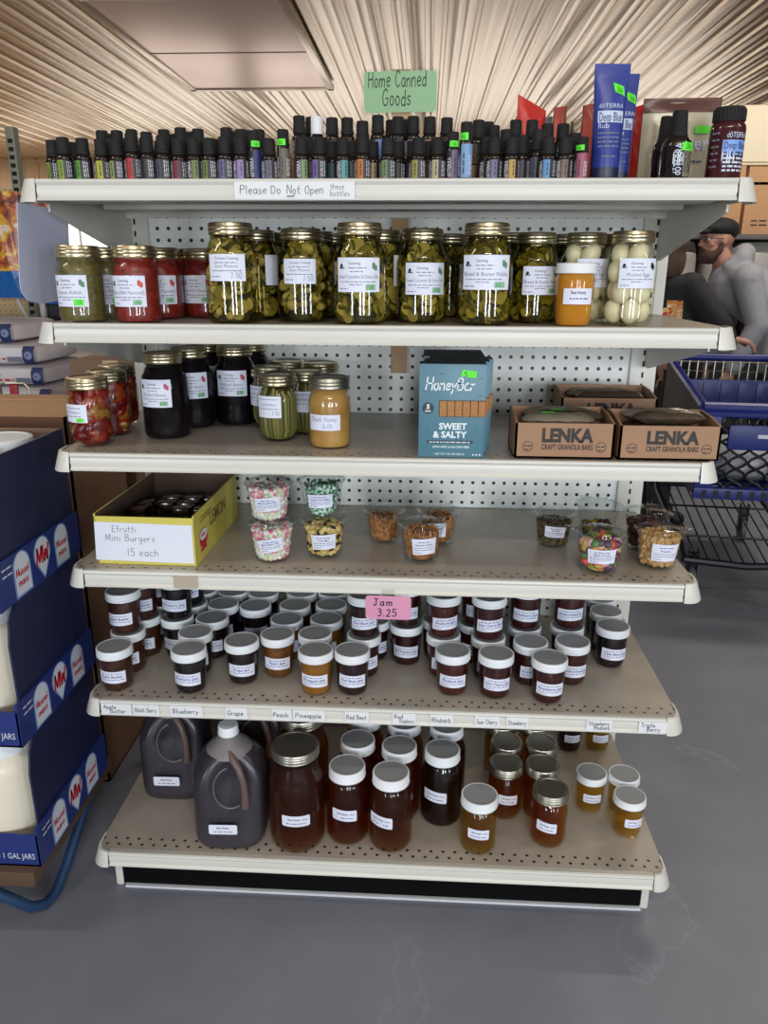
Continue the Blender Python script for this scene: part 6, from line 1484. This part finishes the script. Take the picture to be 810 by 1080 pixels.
def cup_fill(name, mats_, size, n, seed, top=.80, shape='ball', core=None):
    r = random.Random(seed); b = MB(); mx = max(size)
    b.lathe([(0, .006), (crad(0) - min(mx, .009) * 1.5, .006), (crad(top * CH) - min(mx, .009) * 1.5, top * CH - min(mx, .009)), (0, top * CH - min(mx, .009))], core or mats_[0], 14)
    for k in range(n):
        tp = r.random() < .22; z = r.uniform(mx + .003, top * CH) if not tp else top * CH - r.uniform(0, mx)
        a = r.uniform(0, 2 * PI); rm = crad(z) - mx * (.9 if shape != 'stick' else .42) - .0008; rr = rm * math.sqrt(r.random()) if tp else rm - r.uniform(0, min(mx, .008) * .5)
        c = Vector((rr * math.cos(a), rr * math.sin(a), z)); m_ = r.choice(mats_)
        if shape == 'ball': ico_piece(b, c, size, 0, m_, r)
        elif shape == 'stick':
            out = Vector((math.cos(a), math.sin(a), 0)); tn = Vector((-math.sin(a), math.cos(a), 0))
            d = (tn * r.uniform(-1, 1) + Vector((0, 0, r.uniform(-.7, .7)))).normalized() * size[0]
            c = out * (rr - size[0] * .25 * abs(d.normalized().dot(tn))) + Vector((0, 0, min(max(z, size[0] * .5 + .004), top * CH)))
            P = [c + d * s - out * .004 * s * s for s in (-1, -.4, .4, 1)]; P = [Vector((v.x, v.y, max(v.z, .007))) for v in P]
            b.tube(P, [size[1] * .6, size[1], size[1], size[1] * .6], m_, 6)
        elif shape == 'mint':      # striped round mint
            nn = Vector((math.cos(a), math.sin(a), r.uniform(-.8, .8))).normalized(); q_ = nn.to_track_quat('Z', 'Y').to_matrix().to_4x4(); X = Matrix.Translation(c - nn * .001) @ q_
            for w_ in range(8):
                a0, a1 = 2 * PI * w_ / 8, 2 * PI * (w_ + 1) / 8; s_ = size[0]
                b.add([(0, 0, s_ * .42), (s_ * .62 * math.cos(a0), s_ * .62 * math.sin(a0), s_ * .36), (s_ * .62 * math.cos(a1), s_ * .62 * math.sin(a1), s_ * .36), (s_ * math.cos(a0), s_ * math.sin(a0), 0), (s_ * math.cos(a1), s_ * math.sin(a1), 0)], [(0, 1, 2), (1, 3, 4, 2)], mats_[w_ % 2], X)
    return b.mesh(name)
cm_ = lambda n_, c_, **k_: mat('candy_' + n_, c_, .35, **k_)
PASTEL = [cm_('pink', (236, 168, 180)), cm_('white', (240, 234, 228)), cm_('cream', (238, 224, 190)), cm_('mintgreen', (196, 222, 196)), cm_('rose', (226, 120, 140)), cm_('white', (240, 234, 228))]
GUM = [cm_('red', (196, 70, 62)), cm_('orange', (206, 140, 70)), cm_('gum_green', (92, 132, 76)), cm_('gum_yellow', (196, 178, 92)), cm_('gum_purple', (92, 64, 84)), cm_('pink', (236, 168, 180)), cm_('coral', (228, 96, 80))]
LOZ = [cm_('mint_green', (60, 140, 96)), cm_('mint_white', (226, 236, 228))]
NUT = [mat('nut_tan', (206, 164, 112), .5, noise=.12, nscale=90), mat('nut_gold', (196, 148, 92), .5, noise=.12, nscale=90)]
TRAIL = [mat('trail_cream', (226, 200, 130), .5), mat('trail_dark', (60, 34, 28), .4), mat('trail_gold', (206, 168, 90), .5), mat('trail_cream', (226, 200, 130), .5)]
PRZ = [mat('pretzel_brown', (156, 100, 56), .45, noise=.25, nscale=80), mat('pretzel_gold', (182, 126, 74), .45, noise=.25, nscale=80)]
SEED_ = [mat('seed_brown', (92, 76, 52), .6), mat('seed_tan', (140, 120, 84), .6), mat('seed_dark', (60, 48, 36), .6)]
DRIED = [mat('dried_olive', (130, 124, 40), .45), mat('dried_brown', (70, 44, 26), .45), mat('dried_gold', (170, 140, 40), .45)]
DKRED = [mat('dried_red', (84, 30, 26), .4), mat('dried_maroon', (60, 24, 22), .4)]
fills = {'pastel': cup_fill('candy', PASTEL, (.0066, .0066, .0066), 430, 1, .86), 'mint': cup_fill('candy', LOZ, (.0105, .0105, .0105), 110, 2, .80, 'mint', LOZ[0]), 'trail': cup_fill('nuts', TRAIL, (.0085, .006, .005), 360, 3, .84),
         'pretzel': cup_fill('nuts', PRZ, (.012, .0030), 300, 4, .76, 'stick'), 'gum': cup_fill('candy', GUM, (.0105, .0105, .0085), 170, 5, .80, core=GUM[3]), 'nut': cup_fill('nuts', NUT, (.0080, .0058, .0058), 420, 6, .84),
         'seed': cup_fill('seeds', SEED_, (.0028, .0018, .0014), 900, 7, .74), 'dried': cup_fill('fruit_pieces', DRIED, (.011, .008, .006), 46, 8, .42), 'dkred': cup_fill('fruit_pieces', DKRED, (.008, .006, .006), 200, 9, .7)}
def cup_label(ang, w_=.050, h_=.028, zc=.040, tilt=0.0, title='Sweet Mix', seed=1):
    b = MB(); R = crad(zc); f0 = wrap(R, ang, zc, crad); ct_, st_ = math.cos(tilt), math.sin(tilt)
    f = lambda u, v, l=0: f0(u * ct_ - v * st_, u * st_ + v * ct_, l)
    patch(b, f, w_, h_, PAPER, 8, 0, None, None, 3)
    put(b, dashes(12, seed), f, 0, h_ * .26, .003, INKB, 'c', w_ * .5); put(b, typeset(title, .01), f, 0, h_ * .06, .0042, INKB, 'c', w_ * .7)
    put(b, dashes(26, seed + 2), f, -w_ * .42, -h_ * .10, .0026, INKG, 'l', w_ * .84); put(b, dashes(24, seed + 3), f, -w_ * .42, -h_ * .24, .0026, INKG, 'l', w_ * .8); put(b, dashes(8, seed + 4), f, -w_ * .42, -h_ * .40, .0026, INKG, 'l', w_ * .3)
    return b.mesh('label')
def cup_thing(kind, pos, label, lab=None, rz=0.0, sc=1.0, group=None):
    me = fills[kind]; nm = me.name.split('.')[0]
    k = ('candy_cup' if kind in ('pastel', 'mint', 'gum') else 'snack_cup', [('cup', cupm, None), ('lid', clid, None), (nm, me, None)])
    t = make(k, pos, label, 'cup', rz, group or 'clear cups on the fourth shelf', sc)
    if lab: ob('label', lab, t, rot=(0, 0, -rz))
    return t
def cat_(px, py): return at4(px, py, CRB)
c1 = cat_(284.5, 595); c2 = cat_(340, 591)
SCu = 1.0; up_ = Vector((0, 0, CH * 1.055 * SCu + .0006))
cup_thing('pastel', c1, 'lower cup of pastel candy bits under another, next to the yellow box', cup_label(A0 + .10, tilt=.18, title='Marshmallow Bits', seed=1), 1.7, SCu)
cup_thing('pastel', c1 + up_ + Vector((-.004, .004, 0)), 'upper cup of pastel candy bits stacked next to the yellow box', cup_label(A0 + .12, tilt=.08, title='Marshmallow Bits', seed=2), 1.9, SCu)
cup_thing('trail', c2, 'lower cup of cream and dark trail mix under the mints', cup_label(A0 + .10, tilt=.05, w_=.05, h_=.032, title='Trail Mix', seed=3), .9, SCu)
cup_thing('mint', c2 + up_ + Vector((-.004, .006, 0)), 'upper cup of green and white striped mints', cup_label(A0 + .05, tilt=.03, title='Spearmint Balls', seed=4), .7, SCu)
cup_thing('pretzel', cat_(404, 575.5), 'cup of brown snack sticks furthest to the left of the three', None, 2.9, .92)
cup_thing('pretzel', cat_(444, 596), 'front cup of brown snack sticks with a white label', cup_label(A0 + .15, tilt=.06, w_=.048, h_=.034, title='Sesame Sticks', seed=5), 2.6, 1.0)
cup_thing('pretzel', cat_(462, 577), 'cup of brown snack sticks peeping out behind the front one', cup_label(A0 - .1, tilt=.06, w_=.04, h_=.034, title='Sesame Sticks', seed=6), 1.2, .95)
cup_thing('seed', cat_(585, 579), 'cup of fine brown seeds standing apart from the other cups', cup_label(A0 - .05, w_=.046, h_=.026, tilt=-.05, title='Fennel', seed=7), 1.2, .94)
cup_thing('gum', cat_(634, 608), 'front cup of colourful sugared gummies', cup_label(A0 - .08, w_=.052, h_=.028, tilt=.02, title='Spice Drops', seed=8), 2.7, 1.04)
cup_thing('nut', cat_(697, 603), 'cup of tan peanuts at the shelf end', cup_label(A0 + .08, w_=.052, h_=.036, tilt=-.03, title='Peanuts', seed=9), .2, 1.0)
cup_thing('dried', cat_(635, 573), 'cup of few olive and brown pieces behind the gummies', None, 1.9, 1.02)
cup_thing('dkred', cat_(684, 585), 'cup of dark red dried pieces behind the peanuts', None, 1.2, 1.04)

# ---------------------------------------------- fifth tier: jam in white-lidded jars
Z5 = ZS[4] - .0009
JH, JR, JLR = .0945, .0342, .0372
JAMC = {'apple butter': ((70, 34, 22), (88, 46, 30)), 'blackberry': ((20, 12, 18), (30, 16, 22)), 'blueberry': ((22, 14, 18), (32, 18, 22)), 'grape': ((26, 12, 18), (36, 16, 22)), 'peach': ((120, 68, 26), (150, 92, 40)), 'pineapple': ((164, 104, 26), (190, 126, 40)),
        'red beet': ((36, 12, 16), (52, 16, 20)), 'red raspberry': ((44, 12, 14), (62, 18, 18)), 'rhubarb': ((72, 20, 16), (96, 30, 22)), 'sour cherry': ((56, 14, 14), (78, 20, 18)), 'strawberry': ((54, 14, 12), (76, 22, 18)), 'strawberry rhubarb': ((60, 18, 14), (84, 26, 20)), 'triple berry': ((18, 12, 14), (28, 16, 18))}
JAMDESC = {'apple butter': 'red-brown', 'blackberry': 'black', 'blueberry': 'near-black', 'grape': 'dark purple', 'peach': 'amber-brown', 'pineapple': 'golden', 'red beet': 'dark maroon', 'red raspberry': 'dark red', 'rhubarb': 'red-brown', 'sour cherry': 'dark red', 'strawberry': 'dark red', 'strawberry rhubarb': 'deep red', 'triple berry': 'black'}
jg = MB(); jg.lathe([(0, .002), (JR * .80, 0), (JR * .88, .002), (JR * .91, .006), (JR * .93, .012), (JR, JH * .70), (JR, JH * .80), (JR - .002, JH * .84), (JR - .002, JH * .95)], GLASS, 32); jg = jg.mesh('glass')
jlid = MB(); z = JH - .0185; r_ = JLR
jlid.lathe([(r_ - .0026, z), (r_ - .0006, z + .0004), (r_, z + .002), (r_ - .0002, z + .0055), (r_ - .0016, z + .0062), (r_ - .0016, z + .0082), (r_ - .0004, z + .0092), (r_ - .0004, z + .0155), (r_ - .0014, z + .0178), (r_ - .0030, z + .0185), (r_ - .0040, z + .0183)], WLID, 40); jlid.lathe([(r_ - .0040, z + .0183), (r_ - .0050, z + .0168), (0, z + .0168)], GLID, 40); jlid = jlid.mesh('lid')
jammesh = {}; jamlab = {}
def jam_parts(fl):
    if fl not in jammesh:
        c1_, c2_ = JAMC[fl]; b = MB(); t = .0016
        b.lathe([(0, .003), (JR * .84 - t, .003), (JR * .91 - t, .008), (JR * .93 - t, .013), (JR - t, JH * .70), (JR - t, JH * .775), (0, JH * .775)], mat('jam_' + fl.replace(' ', '_'), tuple(v * .8 for v in c1_), .3, rgb2=tuple(v * .8 for v in c2_), nscale=70, bump=.2, trans=.12), 28); jammesh[fl] = b.mesh('jam')
        title = {'apple butter': 'Apple Butter'}.get(fl, fl.title() + ' Jam')
        for tl in (0, 1):
            b = MB(); f0 = wrap(JR * .965, A0, JH * .385); s_ = (.05, -.04)[tl]
            f = lambda u, v, l=0: f0(u + .02 * v, v + s_ * u, l)
            patch(b, f, .060, .0265, PAPER, 12); put(b, dashes(16, 3 + tl), f, 0, .0066, .0034, INKG, 'c', .040); put(b, typeset(title, .015), f, 0, -.0012, .0060, INKB, 'c', .052); put(b, dashes(24, 5), f, -.026, -.0064, .0028, INKG, 'l', .052); put(b, dashes(10, 9), f, -.026, -.0108, .0026, INKG, 'l', .018)
            jamlab[fl, tl] = b.mesh('label')
    return jammesh[fl]
# (flavour, lid-centre pixel, row from the front, jar stacked on top?)
JAM = [('apple butter', 119.4, 677.6, 1, 0), ('apple butter', 132.5, 664, 2, 1), ('apple butter', 154.5, 647.5, 3, 1), ('apple butter', 168, 636, 4, 1),
 ('blackberry', 186.5, 647.5, 1, 1), ('blackberry', 203, 634, 2, 1), ('blackberry', 215.5, 623.5, 3, 0),
 ('blueberry', 199.5, 681, 1, 0), ('blueberry', 208.5, 664, 2, 0), ('blueberry', 223.5, 649.4, 3, 0), ('blueberry', 233.6, 636, 4, 0), ('blueberry', 243, 625, 5, 0),
 ('grape', 254.6, 674, 1, 0), ('grape', 269.7, 637, 2, 0), ('grape', 274.5, 624.5, 3, 0),
 ('peach', 292.5, 667.5, 1, 0), ('peach', 303.6, 649.4, 2, 0), ('peach', 311, 636.9, 3, 0), ('peach', 317, 625.7, 4, 0),
 ('pineapple', 332.8, 682.8, 1, 0), ('pineapple', 334, 665.7, 2, 0), ('pineapple', 344, 650, 3, 0), ('pineapple', 348.6, 637.6, 4, 0), ('pineapple', 351, 625.7, 5, 0),
 ('red beet', 372.9, 682.6, 1, 0), ('red beet', 383.8, 667.8, 2, 1), ('red beet', 394, 654, 3, 0),
 ('red raspberry', 428.5, 656, 1, 1), ('red raspberry', 425, 640, 2, 1),
 ('rhubarb', 476, 681.7, 1, 0), ('rhubarb', 468.9, 669, 2, 1), ('rhubarb', 462, 653, 3, 0),
 ('sour cherry', 523.4, 687.6, 1, 0), ('sour cherry', 514.8, 669.8, 2, 1), ('sour cherry', 501, 655, 3, 1),
 ('strawberry', 579.3, 692, 1, 0), ('strawberry', 560, 674.8, 2, 0), ('strawberry', 554, 660, 3, 1),
 ('strawberry rhubarb', 604, 674.8, 1, 0), ('strawberry rhubarb', 598.6, 659, 2, 1),
 ('triple berry', 646.7, 658.8, 1, 0), ('triple berry', 639, 642.8, 2, 0), ('triple berry', 634, 630, 3, 0)]
jl = []
for fl, px, py, row, top in JAM:
    p = on_z(px, py, Z5 + JH); jl.append([p.x, p.y, fl, row, top])
spread(jl, lambda q: JLR + .0005, False, 200)
for q in jl: q[1] = min(q[1], .425); q[0] = max(-.555, min(.555, q[0]))
ONE = ['', 'front', 'second', 'third', 'fourth', 'fifth']
for x, y, fl, row, top in jl:
    p_ = jam_parts(fl); d = JAMDESC[fl]
    for lv in range(2 if top else 1):
        rz = rnd.uniform(-.12, .22) if row > 1 else rnd.uniform(-.08, .14)
        if lv: lab = f'{d} jam jar stacked on the {ONE[row]} jar of the {fl} column'
        elif top: lab = f'{d} jam jar with another on top, {ONE[row]} in the {fl} column'
        else: lab = f'white-lidded jar of {d} jam, {ONE[row]} in the {fl} column'
        t = thing('jam_jar', lab, 'jar', (x + (rnd.uniform(-.002, .002) if lv else 0), y + (rnd.uniform(-.002, .002) if lv else 0), Z5 + lv * (JH + .0002)), rz, f'jars of {fl} jam')
        None if lv else foot(t, JLR); ob('glass', jg, t); ob('jam', p_, t); ob('lid', jlid, t); ob('label', jamlab[fl, row % 2], t)

# ---------------------------------------------- base deck: honey, cider jugs
Z6 = ZS[5] - .0009
def at6(px, py, r): p = on_z(px, py, Z6); return Vector((p.x, p.y + r, Z6))
def lid6(px, py, H, r=.035): p = on_z(px, py, Z6 + H); return Vector((p.x, max(p.y, YB + .0125 + r), Z6))
def amber(n_, c1_, c2_, tr=.35): return mat('amber_' + n_, c1_, .25, rgb2=c2_, nscale=5, trans=tr)
AMB = liquid('honey_brown', (80, 36, 10), (.46, .13, .015), .09, .24); AMR = liquid('honey_red', (78, 24, 8), (.44, .08, .01), .09, .24); AMD = liquid('honey_dark', (30, 10, 6), (.12, .02, .01), .09, .5)
AMG = liquid('honey_olive', (120, 82, 14), (.66, .40, .03), .07, .20); AMO = liquid('honey_orange', (120, 54, 10), (.64, .22, .015), .07, .20); AMY = liquid('honey_yellow', (166, 116, 24), (.80, .54, .06), .06, .22)
def honey_lab(R, zc, ang, w_=.050, h_=.024, tilt=-.06, seed=1):
    b = MB(); f0 = wrap(R, ang, zc); f = lambda u, v, l=0: f0(u, v + tilt * u, l)
    o = rrect(w_, h_, .003, 3); n_ = 10
    patch(b, f, w_, h_ * .86, PAPER, 10); patch(b, f, w_ * .96, h_, PAPER, 10, .4)
    put(b, typeset('Raw Honey', .02), f, -.004, h_ * .08, h_ * .17, BLACK, 'c', w_ * .42); put(b, dashes(9, seed), f, w_ * .20, h_ * .08, h_ * .16, INKG, 'l', w_ * .22)
    put(b, dashes(13, seed + 2), f, 0, -h_ * .28, h_ * .15, INKB, 'c', w_ * .68)
    return b.mesh('label')
def honey_mesh(R, H, rn, m_, top=.86): b = MB(); b.lathe(fill_prof(R, H, rn, top, .0024), m_, 30); return b.mesh('honey')
def honey_thing(nm, R, H, rn, m_, lid, pos, label, group, lab=None, shell=None, sc=1.0, rz=0):
    t = make((nm, [('glass', shell, None), ('lid', lid, None), ('honey', m_, None)]), pos, label, 'jar', rz, group, sc, lab); return t
# half gallon
HR, HH, HN = .0600, .236, .0465
hsh = mason_shell(HR, HH, HN); hlid = ring_lid(HH, HN, RING2, .022); hm = honey_mesh(HR, HH, HN, AMB, .84)
for px, py, n_, l_ in ((307, 797, 'largest honey jar with silver lid, standing at the front of the base deck', 1), (314, 768.5, 'large silver-lidded honey jar directly behind the largest one', 0)):
    honey_thing('honey_jar', HR, HH, HN, hm, hlid, lid6(px, py, HH, HR), n_, 'half-gallon honey jars', honey_lab(HR, .088, A0 + .12, .060, .026, -.03, 2) if l_ else None, hsh)
# quarts with white lids
WR, WH, WN = .0475, .176, .0350
wsh = mason_shell(WR, WH, WN); wlid = plastic_lid(WH, .0395, .024)
wm = {k: honey_mesh(WR, WH, WN, m_, .85) for k, m_ in (('b', AMB), ('r', AMR), ('d', AMD))}
for px, py, k, n_, a_ in ((366, 806.5, 'r', 'white-lidded quart honey jar nearest the largest honey jar', -.05), (412, 813, 'b', 'front white-lidded quart of brown honey, label turned to its side', -.45), (378, 779.5, 'r', 'quart honey jar in the second row behind the reddish front quart', None), (421.5, 785.5, 'r', 'quart honey jar in the second row behind the brown front quart', None), (467, 789, 'd', 'very dark quart of honey with white lid and label', -.35),
                           (384, 758, 'r', 'quart honey jar in the third row under the pineapple tags', None), (425.5, 764.5, 'r', 'quart honey jar in the third row under the red raspberry tag', None), (470.5, 768.5, 'd', 'dark quart honey jar just behind the very dark labelled quart', None)):
    honey_thing('honey_jar', WR, WH, WN, wm[k], wlid, lid6(px, py, WH), n_, 'quart honey jars with white lids', honey_lab(WR, .082, A0 + a_, .054, .027, -.08, int(px)) if a_ is not None else None, wsh)
# pints
psh = mason_shell(PR * .98, PH, PN); pwl = plastic_lid(PH, .0392, .022); psl = ring_lid(PH, PN, RING2)
pm2 = {k: honey_mesh(PR * .98, PH, PN, m_, .85) for k, m_ in (('g', AMG), ('o', AMO))}
honey_thing('honey_jar', PR, PH, PN, pm2['g'], pwl, lid6(506, 837, PH), 'white-lidded pint of olive-gold honey alone at the front edge', 'pint honey jars', honey_lab(PR, .058, A0 - .06, .046, .024, -.07, 5), psh)
for px, py, n_, a_ in ((534, 803.5, 'silver-lidded pint, first in the column behind the gold pint', .1), (534.5, 783, 'silver-lidded pint, second in the column behind the gold pint', None), (531, 770.5, 'silver-lidded pint, last in the column behind the gold pint', None),
                       (581.3, 830.5, 'front silver-lidded pint of orange honey with a tilted label', -.28), (572.5, 804.5, 'silver-lidded pint directly behind the front orange one', None), (570, 783, 'silver-lidded pint, third back from the front orange one', None), (566.7, 771, 'silver-lidded pint, furthest back from the front orange one', None)):
    honey_thing('honey_jar', PR, PH, PN, pm2['o'], psl, lid6(px, py, PH), n_, 'pint honey jars', honey_lab(PR, .058, A0 + a_, .044, .024, -.1, 6) if a_ is not None else None, psh)
# half pints
HPJ = {k: small_jar(.0325, .094, .0352, m_, 'honey', .84) for k, m_ in (('y', AMY), ('d', AMD), ('o', AMG))}
for px, py, k, n_, a_ in ((624, 813.5, 'y', 'small jar of yellow honey beside the silver-lidded pints', 0), (658.5, 815.5, 'o', 'small honey jar behind the corner one at the deck end', None), (664.5, 838, 'y', 'small jar of yellow honey at the front corner of the base deck', .22)):
    make(('honey_jar', HPJ[k]), lid6(px, py, .094), n_, 'jar', 0, 'small honey jars on the base deck', 1, honey_lab(.0325, .043, A0 + a_, .042, .021, -.02, 8) if a_ is not None else None)
for px, py, k, n_ in ((601.5, 795, 'd', 'small dark red honey jar under the strawberry rhubarb tag'), (631, 795, 'o', 'small amber honey jar at the back of the base deck')):
    make(('honey_jar', HPJ[k]), at6(px, py, .032), n_, 'jar', 0, 'small honey jars on the base deck', 1, honey_lab(.0325, .043, A0 + .1, .042, .021, -.02, 9))
# gallon jugs of dark cider
JUG = mat('jug_liquid', (50, 46, 54), .32, rgb2=(58, 54, 62), nscale=4); JUGC = mat('jug_plastic', (150, 145, 147), .4, trans=.3); JUGS = mat('jug_seam', (96, 92, 98), .4); JUGB = mat('jug_handle', (98, 80, 76), .4)
def jug_mesh():
    """square-shouldered jug with the hollow grip pressed into its front quarter"""
    b = MB(); n = 40; H = .262; F = []; V = []
    lv = [(0, .80), (.004, .92), (.014, .985), (.03, 1.0), (.145, 1.0), (.160, .985), (.178, .93), (.196, .80), (.210, .62), (.222, .45), (.230, .34)]
    for z, s in lv:
        e = .55 + .45 * min(1, max(0, (z - .14) / .08))
        for k in range(n):
            a = 2 * PI * k / n; c_, s_ = math.cos(a), math.sin(a)
            x = math.copysign(abs(c_) ** e, c_) * .076 * s; y_ = math.copysign(abs(s_) ** e, s_) * .076 * s
            V.append([x, y_, z])
    # the grip: a deep dent in the corner that faces the aisle
    ga = math.radians(-78)
    for v in V:
        a = math.atan2(v[1], v[0]); da = abs((a - ga + PI) % (2 * PI) - PI); zz = (v[2] - .155) / .052
        g_ = max(0, 1 - (da / .70) ** 2) * max(0, 1 - zz * zz)
        k_ = 1 - .50 * (g_ ** .55); v[0] *= k_; v[1] *= k_
    m_ = len(lv)
    for j in range(m_ - 1): F += [(j * n + k, j * n + (k + 1) % n, (j + 1) * n + (k + 1) % n, (j + 1) * n + k) for k in range(n)]
    F += [tuple(range(n - 1, -1, -1))]
    b.add(V, F, JUG); body = b.mesh('jug', 60)
    nk = MB(); nk.lathe([(.050, .206), (.047, .213), (.036, .223), (.026, .232), (.0205, .238), (.0205, .246), (0, .246)], JUGC, 28)
    cpm = MB(); cpm.lathe([(0, .243), (.0215, .243), (.0225, .245), (.0215, .248), (.0210, .262), (.0195, .264), (0, .264)], WLID, 32)
    hd = MB(); d = Vector((math.cos(ga), math.sin(ga), 0)); tn = Vector((-d.y, d.x, 0))
    P = [d * .030 + Vector((0, 0, .214)), d * .047 + tn * .008 + Vector((0, 0, .205)), d * .058 + tn * .018 + Vector((0, 0, .190)), d * .064 + tn * .026 + Vector((0, 0, .160)), d * .065 + tn * .028 + Vector((0, 0, .125)), d * .064 + tn * .027 + Vector((0, 0, .100))]
    hd.tube(P, [.011, .0092, .0082, .0078, .0084, .0100], JUGB, 12)
    rim = MB(); rim.tube([d * (.064 if abs(math.sin(t)) < .5 else .066) * 1 + tn * .036 * math.cos(t) + Vector((0, 0, .155 + .050 * math.sin(t))) + d * .004 for t in [math.radians(a_) for a_ in range(100, 300, 14)]], .0018, JUGS, 6)
    return body, nk.mesh('neck'), cpm.mesh('cap'), hd.mesh('handle'), rim.mesh('grip_seam')
jm = jug_mesh(); jlab = MB(); f = lambda u, v, l=0: (-.006 + u, -.0772 - .0003 * l, .058 + v)
patch(jlab, f, .060, .021, PAPER, 4); patch(jlab, f, .056, .024, PAPER, 4, .5); put(jlab, typeset('Raw Honey', .02), f, 0, .002, .0042, BLACK, 'c', .026, 1.5); put(jlab, dashes(12, 3), f, 0, -.007, .004, INKG, 'c', .040, 1.5); jlab = jlab.mesh('label')
for px, py, n_, rz, l_ in ((237, 778, 'front grey-brown gallon jug with a white cap', .04, 1), (178, 748, 'gallon jug behind and beside the capped front jug, nearest the shelf end', .02, 1), (272, 752, 'gallon jug behind the capped front jug, mostly in shade', .0, 0)):
    c = lid6(px, py, .262, .078)
    if px == 178: c = at6(180, 846, .076)
    if px == 272: c = at6(268, 842, .080)
    t = thing('cider_jug', n_, 'jug', c, rz, 'gallon jugs on the base deck')
    foot(t, .0862)
    for nm, me in zip(('jug', 'neck', 'cap', 'handle', 'grip_seam'), jm): ob(nm, me, t)
    if l_: ob('label', jlab, t)

# nothing stands inside its neighbour: where two bases would meet, the one further back gives way
def settle():
    lv = {}
    for o, r in FOOT: lv.setdefault(round(o.location.z, 2), []).append((o, r))
    for z, L in lv.items():
        for _ in range(300):
            moved = False
            for i in range(len(L)):
                for j in range(i):
                    (a, ra), (b, rb) = L[i], L[j]
                    if a.location.y < b.location.y: (a, ra), (b, rb) = (b, rb), (a, ra)
                    d = Vector((a.location.x - b.location.x, a.location.y - b.location.y)); n = d.length
                    if n < ra + rb:
                        moved = True; k = (ra + rb - n + 1e-4) / max(n, 1e-6)
                        back = a.location.y + d.y * k * .8 < .4725 - ra
                        a.location.y = min(a.location.y + d.y * k * .8, .4725 - ra)
                        a.location.x += d.x * k * (.8 if back else 1.0); b.location.x -= d.x * k * (.2 if back else .6); b.location.y -= d.y * k * .02 if back else d.y * k * .3
            if not moved: break
settle()
